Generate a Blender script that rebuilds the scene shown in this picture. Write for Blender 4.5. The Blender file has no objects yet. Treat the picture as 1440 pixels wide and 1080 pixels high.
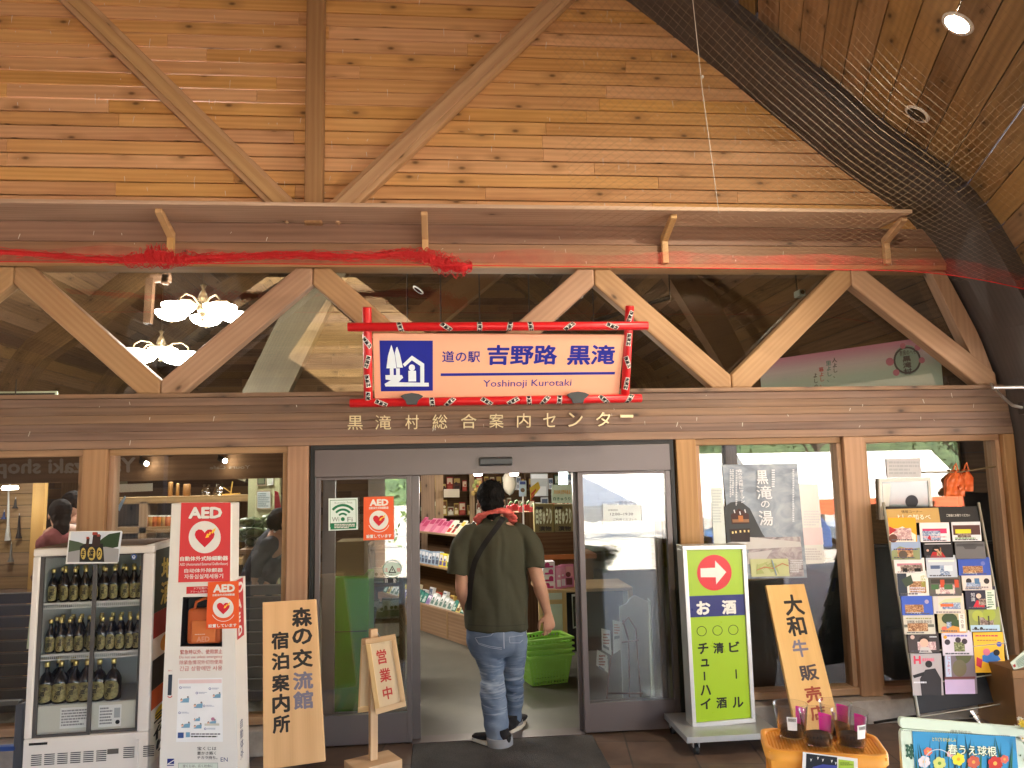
import bpy, math, random
import numpy as np
from mathutils import Vector, Matrix, noise
random.seed(11)
S = bpy.context.scene
COL = S.collection
R = math.radians

# ---------------------------------------------------------------- camera
FPX = 1067.0
CAM = Vector((0.0, -5.35, 1.76))
YAW, PIT, ROL = R(5.3), R(6.9), R(1.2)
cf = Vector((math.sin(YAW)*math.cos(PIT), math.cos(YAW)*math.cos(PIT), math.sin(PIT)))
r0 = Vector((math.cos(YAW), -math.sin(YAW), 0))
u0 = r0.cross(cf)
cr = r0*math.cos(ROL) - u0*math.sin(ROL)
cu = u0*math.cos(ROL) + r0*math.sin(ROL)
cd = bpy.data.cameras.new('camera')
cd.sensor_width = 36
cd.lens = 36*FPX/1440
cd.clip_end = 600
cd.clip_start = 0.05
cam = bpy.data.objects.new('camera', cd)
COL.objects.link(cam)
m = Matrix((cr, cu, -cf)).transposed().to_4x4()
m.translation = CAM
cam.matrix_world = m
S.camera = cam

# ---------------------------------------------------------------- sky, sun, exposure
SUN_EL, SUN_AZ = R(50), R(50)      # azimuth measured clockwise from +Y
w = bpy.data.worlds.new("World"); S.world = w; w.use_nodes = True
nt = w.node_tree
sky = nt.nodes.new('ShaderNodeTexSky'); sky.sky_type = 'NISHITA'; sky.sun_disc = False
sky.sun_elevation = SUN_EL; sky.sun_rotation = SUN_AZ
sky.dust_density = 2.0; sky.air_density = 0.8
bg = nt.nodes['Background']; bg.inputs['Strength'].default_value = 0.15
nt.links.new(sky.outputs[0], bg.inputs[0])
sl = bpy.data.lights.new('sun', 'SUN'); sl.energy = 5.0; sl.angle = R(0.5); sl.color = (1, .91, .78)
so = bpy.data.objects.new('sun', sl); COL.objects.link(so)
sdir = Vector((math.sin(SUN_AZ)*math.cos(SUN_EL), math.cos(SUN_AZ)*math.cos(SUN_EL), math.sin(SUN_EL)))
so.rotation_euler = sdir.to_track_quat('Z', 'Y').to_euler()
so.location = (0, -20, 30)
S.view_settings.view_transform = 'Standard'
S.view_settings.look = 'None'
S.view_settings.exposure = 3.85
S.view_settings.gamma = 1
S.render.engine = 'CYCLES'
S.cycles.use_denoising = True
S.cycles.max_bounces = 10
S.cycles.diffuse_bounces = 6
S.cycles.transparent_max_bounces = 24
S.cycles.sample_clamp_indirect = 6
S.cycles.caustics_reflective = False
S.cycles.caustics_refractive = False

# ---------------------------------------------------------------- photograph pixel -> point in the place
def dray(px, py): return cf + cr*((px-720)/FPX) - cu*((py-540)/FPX)
def P(px, py, Y=0.0):
    v = dray(px, py); return CAM + v*((Y-CAM.y)/v.y)
def G(px, py, z=0.0):
    v = dray(px, py); return CAM + v*((z-CAM.z)/v.z)
def V(*a): return Vector(a)

# ---------------------------------------------------------------- mesh helper
class MB:
    def __init__(s):
        s.v=[]; s.f=[]; s.m=[]; s.r=[]; s.g=[]; s.sm=[]; s.mats=[]
    def mi(s, mat):
        if mat not in s.mats: s.mats.append(mat)
        return s.mats.index(mat)
    def add(s, vs, fs, mat, g=None, rnd=None, sm=False):
        b=len(s.v); s.v += [Vector(p) for p in vs]; k=s.mi(mat)
        if rnd is None: rnd=random.random()
        for f in fs:
            s.f.append([b+i for i in f]); s.m.append(k); s.r.append(rnd); s.g.append(g); s.sm.append(sm)
    def quad(s, a, b, c, d, mat, g=None, rnd=None): s.add([a,b,c,d],[(0,1,2,3)],mat,g,rnd)
    def obox(s, o, U, Vv, W, mat, g=None, rnd=None):
        o=Vector(o);U=Vector(U);Vv=Vector(Vv);W=Vector(W)
        if U.cross(Vv).dot(W)<0: U,Vv=Vv,U
        p=[o,o+U,o+U+Vv,o+Vv]; p+= [q+W for q in p]
        if g is None: g=max((U,Vv,W),key=lambda q:q.length)
        s.add(p,[(3,2,1,0),(4,5,6,7),(0,1,5,4),(1,2,6,5),(2,3,7,6),(3,0,4,7)],mat,g,rnd)
    def box(s, a, b, mat, g=None, rnd=None):
        s.obox((min(a[0],b[0]),min(a[1],b[1]),min(a[2],b[2])),(abs(b[0]-a[0]),0,0),(0,abs(b[1]-a[1]),0),(0,0,abs(b[2]-a[2])),mat,g,rnd)
    def beam(s, p0, p1, w, h, mat, up=(0,0,1), rnd=None):
        p0=Vector(p0);p1=Vector(p1);d=p1-p0;a=d.cross(Vector(up)).normalized()*w;b=a.cross(d).normalized()*h
        s.obox(p0-a/2-b/2,a,b,d,mat,d,rnd)
    def prism(s, pts, ext, mat, g=None, rnd=None):
        n=len(pts);pts=[Vector(p) for p in pts];ext=Vector(ext)
        nn=Vector((0,0,0))
        for i in range(n): nn+=pts[i].cross(pts[(i+1)%n])
        if nn.dot(ext)>0: pts=pts[::-1]
        q=[p+ext for p in pts]
        fs=[tuple(range(n)),tuple(range(2*n-1,n-1,-1))]
        fs+=[(i,i+n,(i+1)%n+n,(i+1)%n) for i in range(n)]
        s.add(pts+q,fs,mat,g,rnd)
    def tube(s, path, rad, mat, n=10, caps=True, ref=None, sm=True, g=None, rnd=None):
        path=[Vector(p) for p in path];N=len(path)
        if not isinstance(rad,(list,tuple)): rad=[rad]*N
        rad=[(r,r) if not isinstance(r,(list,tuple)) else r for r in rad]
        vs=[];a=Vector(ref) if ref else None
        for i in range(N):
            t=(path[min(i+1,N-1)]-path[max(i-1,0)]).normalized()
            if a is None:
                a=t.cross(Vector((0,0,1)))
                if a.length<.01: a=t.cross(Vector((0,1,0)))
            ax=(a-t*a.dot(t)).normalized();bx=t.cross(ax)
            if not ref: a=ax
            for k in range(n):
                c=2*math.pi*k/n
                vs.append(path[i]+ax*math.cos(c)*rad[i][0]+bx*math.sin(c)*rad[i][1])
        fs=[(i*n+k,i*n+(k+1)%n,(i+1)*n+(k+1)%n,(i+1)*n+k) for i in range(N-1) for k in range(n)]
        s.add(vs,fs,mat,g or (path[-1]-path[0]),rnd,sm)
        if caps:
            s.add(vs[:n],[tuple(range(n-1,-1,-1))],mat,None,rnd); s.add(vs[-n:],[tuple(range(n))],mat,None,rnd)
    def cyl(s, p0, p1, r, mat, n=16, r1=None, caps=True, sm=True): s.tube([p0,p1],[r,r if r1 is None else r1],mat,n,caps,sm=sm)
    def lathe(s, prof, mat, o=(0,0,0), n=20, axis=(0,0,1), a0=0, a1=2*math.pi, sm=True):
        o=Vector(o);Z=Vector(axis).normalized();X=Z.orthogonal().normalized() if abs(Z.z)<.99 else Vector((1,0,0));Y=Z.cross(X)
        full=abs(a1-a0-2*math.pi)<1e-4;k=n if full else n+1;vs=[]
        for r,z in prof:
            for i in range(k):
                c=a0+(a1-a0)*i/n; vs.append(o+Z*z+X*r*math.cos(c)+Y*r*math.sin(c))
        fs=[(j*k+i,j*k+(i+1)%k,(j+1)*k+(i+1)%k,(j+1)*k+i) for j in range(len(prof)-1) for i in range(k if full else n)]
        s.add(vs,fs,mat,Z,None,sm)
    def ell(s, c, rx, ry, rz, mat, n=12, M=None):
        vs=[];h=n//2
        for j in range(h+1):
            t=math.pi*j/h
            for i in range(n):
                q=Vector((rx*math.sin(t)*math.cos(2*math.pi*i/n),ry*math.sin(t)*math.sin(2*math.pi*i/n),-rz*math.cos(t)))
                if M: q=M@q
                vs.append(Vector(c)+q)
        s.add(vs,[(j*n+i,j*n+(i+1)%n,(j+1)*n+(i+1)%n,(j+1)*n+i) for j in range(h) for i in range(n)],mat,None,None,True)
    def build(s, name, parent=None, bevel=0, loc=None, seg=2):
        me=bpy.data.meshes.new(name); me.from_pydata([tuple(p) for p in s.v],[],s.f)
        for q in s.mats: me.materials.append(q)
        n=len(s.f)
        me.polygons.foreach_set('material_index',s.m); me.polygons.foreach_set('use_smooth',s.sm)
        at=me.attributes.new('rnd','FLOAT','FACE'); at.data.foreach_set('value',s.r)
        uvl=me.uv_layers.new(name='UVMap'); buf=[]
        for i,f in enumerate(s.f):
            p=[s.v[j] for j in f]
            nn=Vector((0,0,0))
            for a in range(len(p)): nn+=(p[a]-p[0]).cross(p[(a+1)%len(p)]-p[0])
            if nn.length<1e-12: nn=Vector((0,0,1))
            nn.normalize(); g=s.g[i]
            if g is not None: g=Vector(g)
            if g is None or (g-nn*g.dot(nn)).length<.02*g.length:
                g=max(((p[(a+1)%len(p)]-p[a]) for a in range(len(p))),key=lambda q:q.length)
            g=(g-nn*g.dot(nn))
            g=g.normalized() if g.length>1e-9 else nn.orthogonal().normalized()
            h=nn.cross(g)
            for q in p: buf += [q.dot(g),q.dot(h)]
        uvl.data.foreach_set('uv',buf)
        me.update()
        o=bpy.data.objects.new(name,me); COL.objects.link(o)
        if parent: o.parent=parent
        if loc: o.location=loc
        if bevel:
            b=o.modifiers.new('bevel','BEVEL'); b.width=bevel; b.segments=seg; b.limit_method='ANGLE'; b.angle_limit=R(50)
        return o

def tag(o, label=None, cat=None, group=None, kind=None):
    if label: o['label']=label
    if cat: o['category']=cat
    if group: o['group']=group
    if kind: o['kind']=kind
    return o
def thing(name, label, cat, loc=(0,0,0), rz=0, group=None):
    o=bpy.data.objects.new(name,None); COL.objects.link(o); o.location=loc; o.rotation_euler=(0,0,rz); o.empty_display_size=.1
    return tag(o,label,cat,group)
def copy_tree(o, parent=None):
    c=o.copy(); COL.objects.link(c)
    if parent: c.parent=parent
    for ch in list(o.children): copy_tree(ch,c)
    return c

# ---------------------------------------------------------------- materials
MC={}
def mat0(name):
    m=bpy.data.materials.new(name); m.use_nodes=True
    return m, m.node_tree, m.node_tree.nodes['Principled BSDF']
def C(col, rough=.6, metal=0, name=None, var=.06, spec=.4, emit=0, coat=0, scale=14):
    """plain painted / printed / plastic surface with slight unevenness"""
    key=(col,rough,metal,var,emit,coat,scale,spec)
    if key in MC: return MC[key]
    m,t,b=mat0(name or 'surface')
    b.inputs['Roughness'].default_value=rough; b.inputs['Metallic'].default_value=metal
    b.inputs['Specular IOR Level'].default_value=spec; b.inputs['Coat Weight'].default_value=coat
    if var:
        tc=t.nodes.new('ShaderNodeTexCoord'); n=t.nodes.new('ShaderNodeTexNoise'); n.inputs['Scale'].default_value=scale; n.inputs['Detail'].default_value=5
        t.links.new(tc.outputs['Object'],n.inputs['Vector'])
        mx=t.nodes.new('ShaderNodeMix'); mx.data_type='RGBA'
        mx.inputs['A'].default_value=tuple(c*(1-var) for c in col)+(1,); mx.inputs['B'].default_value=tuple(min(1,c*(1+var)) for c in col)+(1,)
        t.links.new(n.outputs['Fac'],mx.inputs['Factor']); t.links.new(mx.outputs['Result'],b.inputs['Base Color'])
        mr=t.nodes.new('ShaderNodeMapRange'); mr.inputs['To Min'].default_value=max(0,rough-.08); mr.inputs['To Max'].default_value=min(1,rough+.1)
        t.links.new(n.outputs['Fac'],mr.inputs['Value']); t.links.new(mr.outputs['Result'],b.inputs['Roughness'])
    else: b.inputs['Base Color'].default_value=col+(1,)
    if emit:
        b.inputs['Emission Color'].default_value=col+(1,); b.inputs['Emission Strength'].default_value=emit
    MC[key]=m; return m
def K(r,g,b,**k):
    """colour given as an sRGB 0-255 triple"""
    f=lambda c:(c/255/12.92 if c/255<=.04045 else ((c/255+.055)/1.055)**2.4)
    return C((round(f(r),4),round(f(g),4),round(f(b),4)),**k)

def wood(name, dark, light, rough=.55, knots=1.0, tone=.5, grain=1.0, bump=.25, stain=0.0, staincol=(.12,.1,.09)):
    m,t,b=mat0(name); N=t.nodes.new; L=t.links.new
    uv=N('ShaderNodeUVMap'); uv.uv_map='UVMap'
    at=N('ShaderNodeAttribute'); at.attribute_name='rnd'
    off=N('ShaderNodeVectorMath'); off.operation='MULTIPLY_ADD'
    cb=N('ShaderNodeCombineXYZ')
    for i in range(3): L(at.outputs['Fac'],cb.inputs[i])
    L(cb.outputs[0],off.inputs[0]); off.inputs[1].default_value=(53.3,31.7,17.1); L(uv.outputs[0],off.inputs[2])
    def scl(v,s):
        q=N('ShaderNodeVectorMath'); q.operation='MULTIPLY'; L(v,q.inputs[0]); q.inputs[1].default_value=s; return q.outputs[0]
    n0=N('ShaderNodeTexNoise'); L(scl(off.outputs[0],(.9,7,1)),n0.inputs['Vector']); n0.inputs['Scale'].default_value=1; n0.inputs['Detail'].default_value=3
    n1=N('ShaderNodeTexNoise'); L(scl(off.outputs[0],(3,120,1)),n1.inputs['Vector']); n1.inputs['Scale'].default_value=1; n1.inputs['Detail'].default_value=4
    # growth lines: noise bent wave across the grain
    wv=N('ShaderNodeTexWave'); wv.bands_direction='Y'; wv.wave_profile='SIN'
    L(scl(off.outputs[0],(.45,6,1)),wv.inputs['Vector']); wv.inputs['Scale'].default_value=1.3*grain; wv.inputs['Distortion'].default_value=11; wv.inputs['Detail'].default_value=3; wv.inputs['Detail Scale'].default_value=.55
    vo=N('ShaderNodeTexVoronoi'); L(scl(off.outputs[0],(2.6,5.2,1)),vo.inputs['Vector']); vo.inputs['Scale'].default_value=1; vo.voronoi_dimensions='2D'
    def mrange(v,a,b_,c=0,d=1):
        q=N('ShaderNodeMapRange'); L(v,q.inputs[0]); q.inputs[1].default_value=a; q.inputs[2].default_value=b_; q.inputs[3].default_value=c; q.inputs[4].default_value=d; return q.outputs[0]
    def mth(op,a,c):
        q=N('ShaderNodeMath'); q.operation=op
        for i,x in enumerate((a,c)):
            if isinstance(x,(int,float)): q.inputs[i].default_value=x
            else: L(x,q.inputs[i])
        return q.outputs[0]
    f=mth('ADD',mth('MULTIPLY',n0.outputs['Fac'],.62),mth('MULTIPLY',wv.outputs['Fac'],.14))
    f=mth('ADD',f,mth('MULTIPLY',n1.outputs['Fac'],.24))
    f=mth('ADD',f,mth('MULTIPLY',mth('SUBTRACT',at.outputs['Fac'],.5),tone))
    f=mrange(f,.25,.75)
    mx=N('ShaderNodeMix'); mx.data_type='RGBA'; mx.inputs['A'].default_value=dark+(1,); mx.inputs['B'].default_value=light+(1,); L(f,mx.inputs['Factor'])
    col=mx.outputs['Result']
    # some boards redder
    hs=N('ShaderNodeHueSaturation'); L(col,hs.inputs['Color'])
    fr=N('ShaderNodeMath'); fr.operation='FRACT'; L(mth('MULTIPLY',at.outputs['Fac'],7.31),fr.inputs[0])
    L(mrange(fr.outputs[0],0,1,.493,.506),hs.inputs['Hue']); L(mrange(fr.outputs[0],0,1,.9,1.08),hs.inputs['Saturation'])
    col=hs.outputs['Color']
    if knots:
        sel=mth('GREATER_THAN',vo.outputs['Color'],1-.62*knots)
        kd=mrange(vo.outputs['Distance'],.025,.085,1,0); kh=mrange(vo.outputs['Distance'],.06,.30,1,0)
        k1=N('ShaderNodeMix'); k1.data_type='RGBA'; L(mth('MULTIPLY',mth('MULTIPLY',kh,.5),sel),k1.inputs['Factor']); L(col,k1.inputs['A']); k1.inputs['B'].default_value=tuple(c*.62 for c in dark)+(1,)
        k2=N('ShaderNodeMix'); k2.data_type='RGBA'; L(mth('MULTIPLY',mth('MULTIPLY',kd,.85),sel),k2.inputs['Factor']); L(k1.outputs['Result'],k2.inputs['A']); k2.inputs['B'].default_value=tuple(c*.22 for c in dark)+(1,)
        col=k2.outputs['Result']
    if stain:
        tc=N('ShaderNodeTexCoord'); n2=N('ShaderNodeTexNoise'); n2.inputs['Scale'].default_value=1.7; n2.inputs['Detail'].default_value=7; n2.inputs['Roughness'].default_value=.65
        L(scl(tc.outputs['Object'],(.8,1,1.6)),n2.inputs['Vector'])
        k3=N('ShaderNodeMix'); k3.data_type='RGBA'; L(mrange(n2.outputs['Fac'],.42,.72,0,stain),k3.inputs['Factor']); L(col,k3.inputs['A']); k3.inputs['B'].default_value=staincol+(1,)
        col=k3.outputs['Result']
    L(col,b.inputs['Base Color'])
    L(mrange(n1.outputs['Fac'],.3,.7,rough-.08,rough+.12),b.inputs['Roughness'])
    b.inputs['Specular IOR Level'].default_value=.35
    bp=N('ShaderNodeBump'); bp.inputs['Strength'].default_value=bump; bp.inputs['Distance'].default_value=.004
    L(mth('ADD',n1.outputs['Fac'],mth('MULTIPLY',wv.outputs['Fac'],.12)),bp.inputs['Height']); L(bp.outputs[0],b.inputs['Normal'])
    return m

def glass_mat(name, f0=.09, tint=(.93,.95,.94), rough=0.0):
    """thin clear sheet: each face lets light through and mirrors a Schlick share of it"""
    m=bpy.data.materials.new(name); m.use_nodes=True; t=m.node_tree; N=t.nodes.new; L=t.links.new
    t.nodes.remove(t.nodes['Principled BSDF'])
    tr=N('ShaderNodeBsdfTransparent'); tr.inputs[0].default_value=tint+(1,)
    gl=N('ShaderNodeBsdfGlossy'); gl.inputs['Roughness'].default_value=rough
    lw=N('ShaderNodeLayerWeight'); lw.inputs['Blend'].default_value=.5
    pw=N('ShaderNodeMath'); pw.operation='POWER'; L(lw.outputs['Facing'],pw.inputs[0]); pw.inputs[1].default_value=5
    ma=N('ShaderNodeMath'); ma.operation='MULTIPLY_ADD'; L(pw.outputs[0],ma.inputs[0]); ma.inputs[1].default_value=1-f0; ma.inputs[2].default_value=f0
    mx=N('ShaderNodeMixShader'); L(ma.outputs[0],mx.inputs[0]); L(tr.outputs[0],mx.inputs[1]); L(gl.outputs[0],mx.inputs[2])
    L(mx.outputs[0],t.nodes['Material Output'].inputs[0]); return m

W_GABLE=wood('gable boards',(.53,.268,.10),(.81,.475,.205),tone=.17,knots=.8)
W_BEAM=wood('weathered beam',(.125,.072,.048),(.32,.195,.125),tone=.45,knots=.45,stain=.55,staincol=(.20,.145,.115))
W_BEAM2=wood('upper beam boards',(.19,.10,.062),(.37,.215,.138),tone=.3,knots=.35,stain=.45,staincol=(.25,.16,.12))
W_TRUSS=wood('truss timber',(.30,.165,.088),(.47,.295,.165),tone=.08,knots=.35)
W_POST=wood('post timber',(.29,.15,.073),(.48,.285,.148),tone=.2,knots=.4)
W_BRACE=wood('brace timber',(.44,.25,.11),(.66,.43,.21),tone=.1,knots=.4,grain=.6)
W_SHELF=wood('shelf board',(.40,.26,.18),(.66,.48,.36),tone=.15,knots=.2)
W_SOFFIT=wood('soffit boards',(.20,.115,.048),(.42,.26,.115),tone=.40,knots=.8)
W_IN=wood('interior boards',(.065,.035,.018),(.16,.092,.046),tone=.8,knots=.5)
W_RIB=wood('dark stained rib',(.070,.060,.060),(.105,.092,.090),tone=.2,knots=0,rough=.5)
W_PALE=wood('pale new timber',(.52,.33,.16),(.74,.53,.30),tone=.2,knots=.15,grain=.5)
W_CEDAR=wood('planed cedar board',(.60,.335,.125),(.78,.50,.215),tone=.15,knots=0,grain=.4)
W_STEP=wood('shelf timber',(.22,.13,.06),(.40,.26,.135),tone=.3,knots=.2)
W_IN.node_tree.nodes['Principled BSDF'].inputs['Specular IOR Level'].default_value=.08
M_ALU=C((.135,.115,.118),rough=.38,metal=.35,name='bronze aluminium',var=.10,scale=5)
M_ALUD=C((.055,.047,.048),rough=.45,metal=.2,name='dark aluminium')
M_BLACK=C((.012,.012,.013),rough=.5,name='black')
M_WHITE=C((.78,.77,.74),rough=.45,name='white paint')
M_PAPER=C((.80,.80,.79),rough=.8,name='paper')
M_STEEL=C((.55,.55,.55),rough=.32,metal=.9,name='steel')
M_GLASS=glass_mat('window glass',.085)
M_CLEAR=glass_mat('clear pane',.025,(.97,.98,.98))

# ---------------------------------------------------------------- text and flat printed artwork
TXT={}
def text_geo(s, bold=0.0, ext=0.0):
    k=(s,bold,ext)
    if k in TXT: return TXT[k]
    c=bpy.data.curves.new('t','FONT'); c.body=s; c.resolution_u=2; c.extrude=ext
    o=bpy.data.objects.new('t',c); COL.objects.link(o); bpy.context.view_layer.update()
    me=bpy.data.meshes.new_from_object(o.evaluated_get(bpy.context.evaluated_depsgraph_get()))
    vs=[v.co.copy() for v in me.vertices]; fs=[tuple(p.vertices) for p in me.polygons]
    bpy.data.objects.remove(o); bpy.data.curves.remove(c); bpy.data.meshes.remove(me)
    if bold>.008 and vs:      # heavier strokes: the glyph laid down several times round itself, each a hair further out
        n=len(vs); V0,F0=vs,fs; vs,fs=[],[]
        K_=8 if len(s)<4 else 4
        for i in range(K_):
            q=2*math.pi*i/K_; dx,dy=bold*math.cos(q),bold*math.sin(q)
            vs+= [Vector((v.x+dx,v.y+dy,v.z+.00003*i)) for v in V0]; fs+=[tuple(j+n*i for j in f) for f in F0]
    TXT[k]=(vs,fs); return TXT[k]

class Fr:
    """a flat panel in the place: four corners tl,tr,br,bl (world) and, for reading positions off the photograph, their pixels"""
    def __init__(s, w, px=None, z=(0,0,1)):
        s.w=[Vector(q) for q in w]; s.z=z
        s.N=(s.w[1]-s.w[0]).cross(s.w[0]-s.w[3]).normalized()
        s.px=px or [(0,0),(1,0),(1,1),(0,1)]
        A=[];B=[]
        for (x,y),(u,t) in zip(s.px,[(0,0),(1,0),(1,1),(0,1)]):
            A+= [[x,y,1,0,0,0,-u*x,-u*y],[0,0,0,x,y,1,-t*x,-t*y]]; B+=[u,t]
        s.H=np.linalg.solve(np.array(A,float),np.array(B,float))
    def ut(s,x,y):
        x=s.z[0]+x/s.z[2]; y=s.z[1]+y/s.z[2]; h=s.H; k=h[6]*x+h[7]*y+1
        return (h[0]*x+h[1]*y+h[2])/k,(h[3]*x+h[4]*y+h[5])/k
    def at(s,u,t,d=0):
        a,b,c,e=s.w
        return (a*(1-u)+b*u)*(1-t)+(e*(1-u)+c*u)*t+s.N*d
    def zm(s,ox,oy,sc): s.z=(ox,oy,sc); return s
    def bx(s,x0,y0,x1,y1):
        xc,yc=(x0+x1)/2,(y0+y1)/2
        return s.ut(x0,yc)[0],s.ut(xc,y0)[1],s.ut(x1,yc)[0],s.ut(xc,y1)[1]
    def slab(s, mb, th, mat, g=None, rnd=None):
        """solid board behind this face"""
        p=[s.at(0,0),s.at(1,0),s.at(1,1),s.at(0,1)]
        mb.prism(p,-s.N*th,mat,g,rnd)
def panel(px, yt, yb=None):
    """panel from its photograph corners, its top edge at depth yt and bottom edge at depth yb"""
    yb=yt if yb is None else yb
    return Fr(flat(px,[P(*px[0],yt),P(*px[1],yt),P(*px[2],yb),P(*px[3],yb)]),px)
def flat(px,w):
    """bring four sighted corners onto one true plane"""
    c=(w[0]+w[1]+w[2]+w[3])/4; n=(w[2]-w[0]).cross(w[1]-w[3]).normalized(); out=[]
    for q in px:
        v=dray(*q); out.append(CAM+v*((c-CAM).dot(n)/v.dot(n)))
    return out
def put_text(mb, fr, s, u0,t0,u1,t1, mat, d=.001, bold=0, ext=0, shear=0):
    vs,fs=text_geo(s,bold,ext)
    if not vs: return
    x0=min(v.x for v in vs);x1=max(v.x for v in vs);y0=min(v.y for v in vs);y1=max(v.y for v in vs)
    if x1-x0<1e-6 or y1-y0<1e-6: return
    o=[]
    for v in vs:
        a=(v.x-x0)/(x1-x0);b=(v.y-y0)/(y1-y0)
        o.append(fr.at(u0+(u1-u0)*(a+shear*b),t1+(t0-t1)*b,d+v.z))
    mb.add(o,fs,mat,rnd=.5)
def vtext(mb, fr, s, u0,t0,u1,t1, mat, d=.001, bold=0, ext=0):
    """vertical writing, one square cell per character"""
    n=len(s);h=(t1-t0)/n
    for i,c in enumerate(s):
        if c in ' 　': continue
        vs,fs=text_geo(c,bold,ext);o=[]
        for v in vs:
            a=v.x; b=(v.y+.12)/1.0
            if c=='ー': a,b=.5+(v.y-.38),.5+(v.x-.5)*-1
            o.append(fr.at(u0+(u1-u0)*a,t0+h*i+h*(1-(b*.96+.02)),d+v.z))
        mb.add(o,fs,mat,rnd=.5)
def art(mb, fr, items, d0=.0008, dd=.0005):
    d=d0
    for it in items:
        k=it[0]
        if k=='r':
            u0,t0,u1,t1=fr.bx(*it[1:5]); mb.quad(fr.at(u0,t1,d),fr.at(u1,t1,d),fr.at(u1,t0,d),fr.at(u0,t0,d),it[5],rnd=.5)
        elif k=='p':
            q=[fr.at(*fr.ut(x,y),d) for x,y in it[1]]
            mb.add(q,[tuple(range(len(q)))],it[2],rnd=.5)
        elif k=='c':
            cx,cy,r=it[1:4]; ry=it[5] if len(it)>5 else r
            q=[fr.at(*fr.ut(cx+r*math.cos(a*math.pi/16),cy-ry*math.sin(a*math.pi/16)),d) for a in range(32)]
            mb.add(q,[tuple(range(32))],it[4],rnd=.5)
        elif k=='o':   # ring or arc: cx,cy,r0,r1,mat,a0,a1 (degrees)
            cx,cy,ra,rb=it[1:5]; a0,a1=(it[6],it[7]) if len(it)>6 else (0,360); q=[];n=32
            for i in range(n+1):
                a=R(a0+(a1-a0)*i/n)
                for rr in (ra,rb): q.append(fr.at(*fr.ut(cx+rr*math.cos(a),cy-rr*math.sin(a)),d))
            mb.add(q,[(2*i,2*i+1,2*i+3,2*i+2) for i in range(n)],it[5],rnd=.5)
        elif k in 'tv':
            b=it[7] if len(it)>7 else 0
            (put_text if k=='t' else vtext)(mb,fr,it[1],*fr.bx(*it[2:6]),it[6],d,b)
        elif k=='l':   # rows of unreadable small print: x0,y0,x1,y1,rows,mat
            x0,y0,x1,y1,n,mt=it[1:7]; h=(y1-y0)/n
            for i in range(n):
                x=x0; e=x1-(x1-x0)*random.choice([0,0,.1,.3])
                while x<e:
                    q=min(e,x+(x1-x0)*random.uniform(.05,.16))
                    u0,t0,u1,t1=fr.bx(x,y0+h*i+.2*h,q,y0+h*i+.75*h)
                    mb.quad(fr.at(u0,t1,d),fr.at(u1,t1,d),fr.at(u1,t0,d),fr.at(u0,t0,d),mt,rnd=.5); x=q+(x1-x0)*.02
        d+=dd
HEART=[(0,.95),(-.55,.42),(-.9,0),(-1,-.35),(-.9,-.66),(-.62,-.85),(-.3,-.82),(-.08,-.62),(0,-.48),(.08,-.62),(.3,-.82),(.62,-.85),(.9,-.66),(1,-.35),(.9,0),(.55,.42)]
BOLT=[(-.9,.85),(-.55,.05),(-.35,.22),(-.1,-.25),(.15,-.05),(.35,-.5),(.95,-.95),(.75,-.35),(.35,.1),(.15,-.1),(-.1,.4),(-.25,.35),(-.35,.5),(-.2,.68)]
def heart_items(cx,cy,r,sx=1.0,ring=M_WHITE,red=None):
    red=red or K(205,30,50)
    return [('c',cx,cy,r,ring),('p',[(cx+x*r*.62,cy+.04*r+y*r*.62) for x,y in HEART],red),
            ('p',[(cx+r*.36+x*r*.36,cy-r*.26+y*r*.36) for x,y in BOLT],K(250,205,60))]
# ================================================================ setting
def PX(px,py,X):
    v=dray(px,py); return CAM+v*((X-CAM.x)/v.x)
def tiles_mat():
    m,t,b=mat0('porch tiles'); N=t.nodes.new; L=t.links.new
    tc=N('ShaderNodeTexCoord'); br=N('ShaderNodeTexBrick'); mp=N('ShaderNodeMapping'); mp.inputs['Rotation'].default_value=(0,0,R(8))
    L(tc.outputs['Object'],mp.inputs['Vector']); L(mp.outputs[0],br.inputs['Vector'])
    br.offset=0; br.inputs['Scale'].default_value=1; br.inputs['Brick Width'].default_value=.4; br.inputs['Row Height'].default_value=.4; br.inputs['Mortar Size'].default_value=.006
    br.inputs['Color1'].default_value=(.10,.068,.05,1); br.inputs['Color2'].default_value=(.135,.091,.066,1); br.inputs['Mortar'].default_value=(.06,.05,.042,1)
    n=N('ShaderNodeTexNoise'); n.inputs['Scale'].default_value=6; n.inputs['Detail'].default_value=8; L(tc.outputs['Object'],n.inputs['Vector'])
    mx=N('ShaderNodeMix'); mx.data_type='RGBA'; mx.blend_type='MULTIPLY'; mx.inputs['Factor'].default_value=.7
    rp=N('ShaderNodeValToRGB'); rp.color_ramp.elements[0].color=(.55,.55,.55,1); rp.color_ramp.elements[1].color=(1.25,1.22,1.2,1); rp.color_ramp.elements[0].position=.3; rp.color_ramp.elements[1].position=.7
    L(n.outputs['Fac'],rp.inputs[0]); L(br.outputs['Color'],mx.inputs['A']); L(rp.outputs[0],mx.inputs['B']); L(mx.outputs['Result'],b.inputs['Base Color'])
    b.inputs['Roughness'].default_value=.5
    bp=N('ShaderNodeBump'); bp.inputs['Distance'].default_value=.003; bp.invert=True; L(br.outputs['Fac'],bp.inputs['Height']); L(bp.outputs[0],b.inputs['Normal'])
    return m
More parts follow.
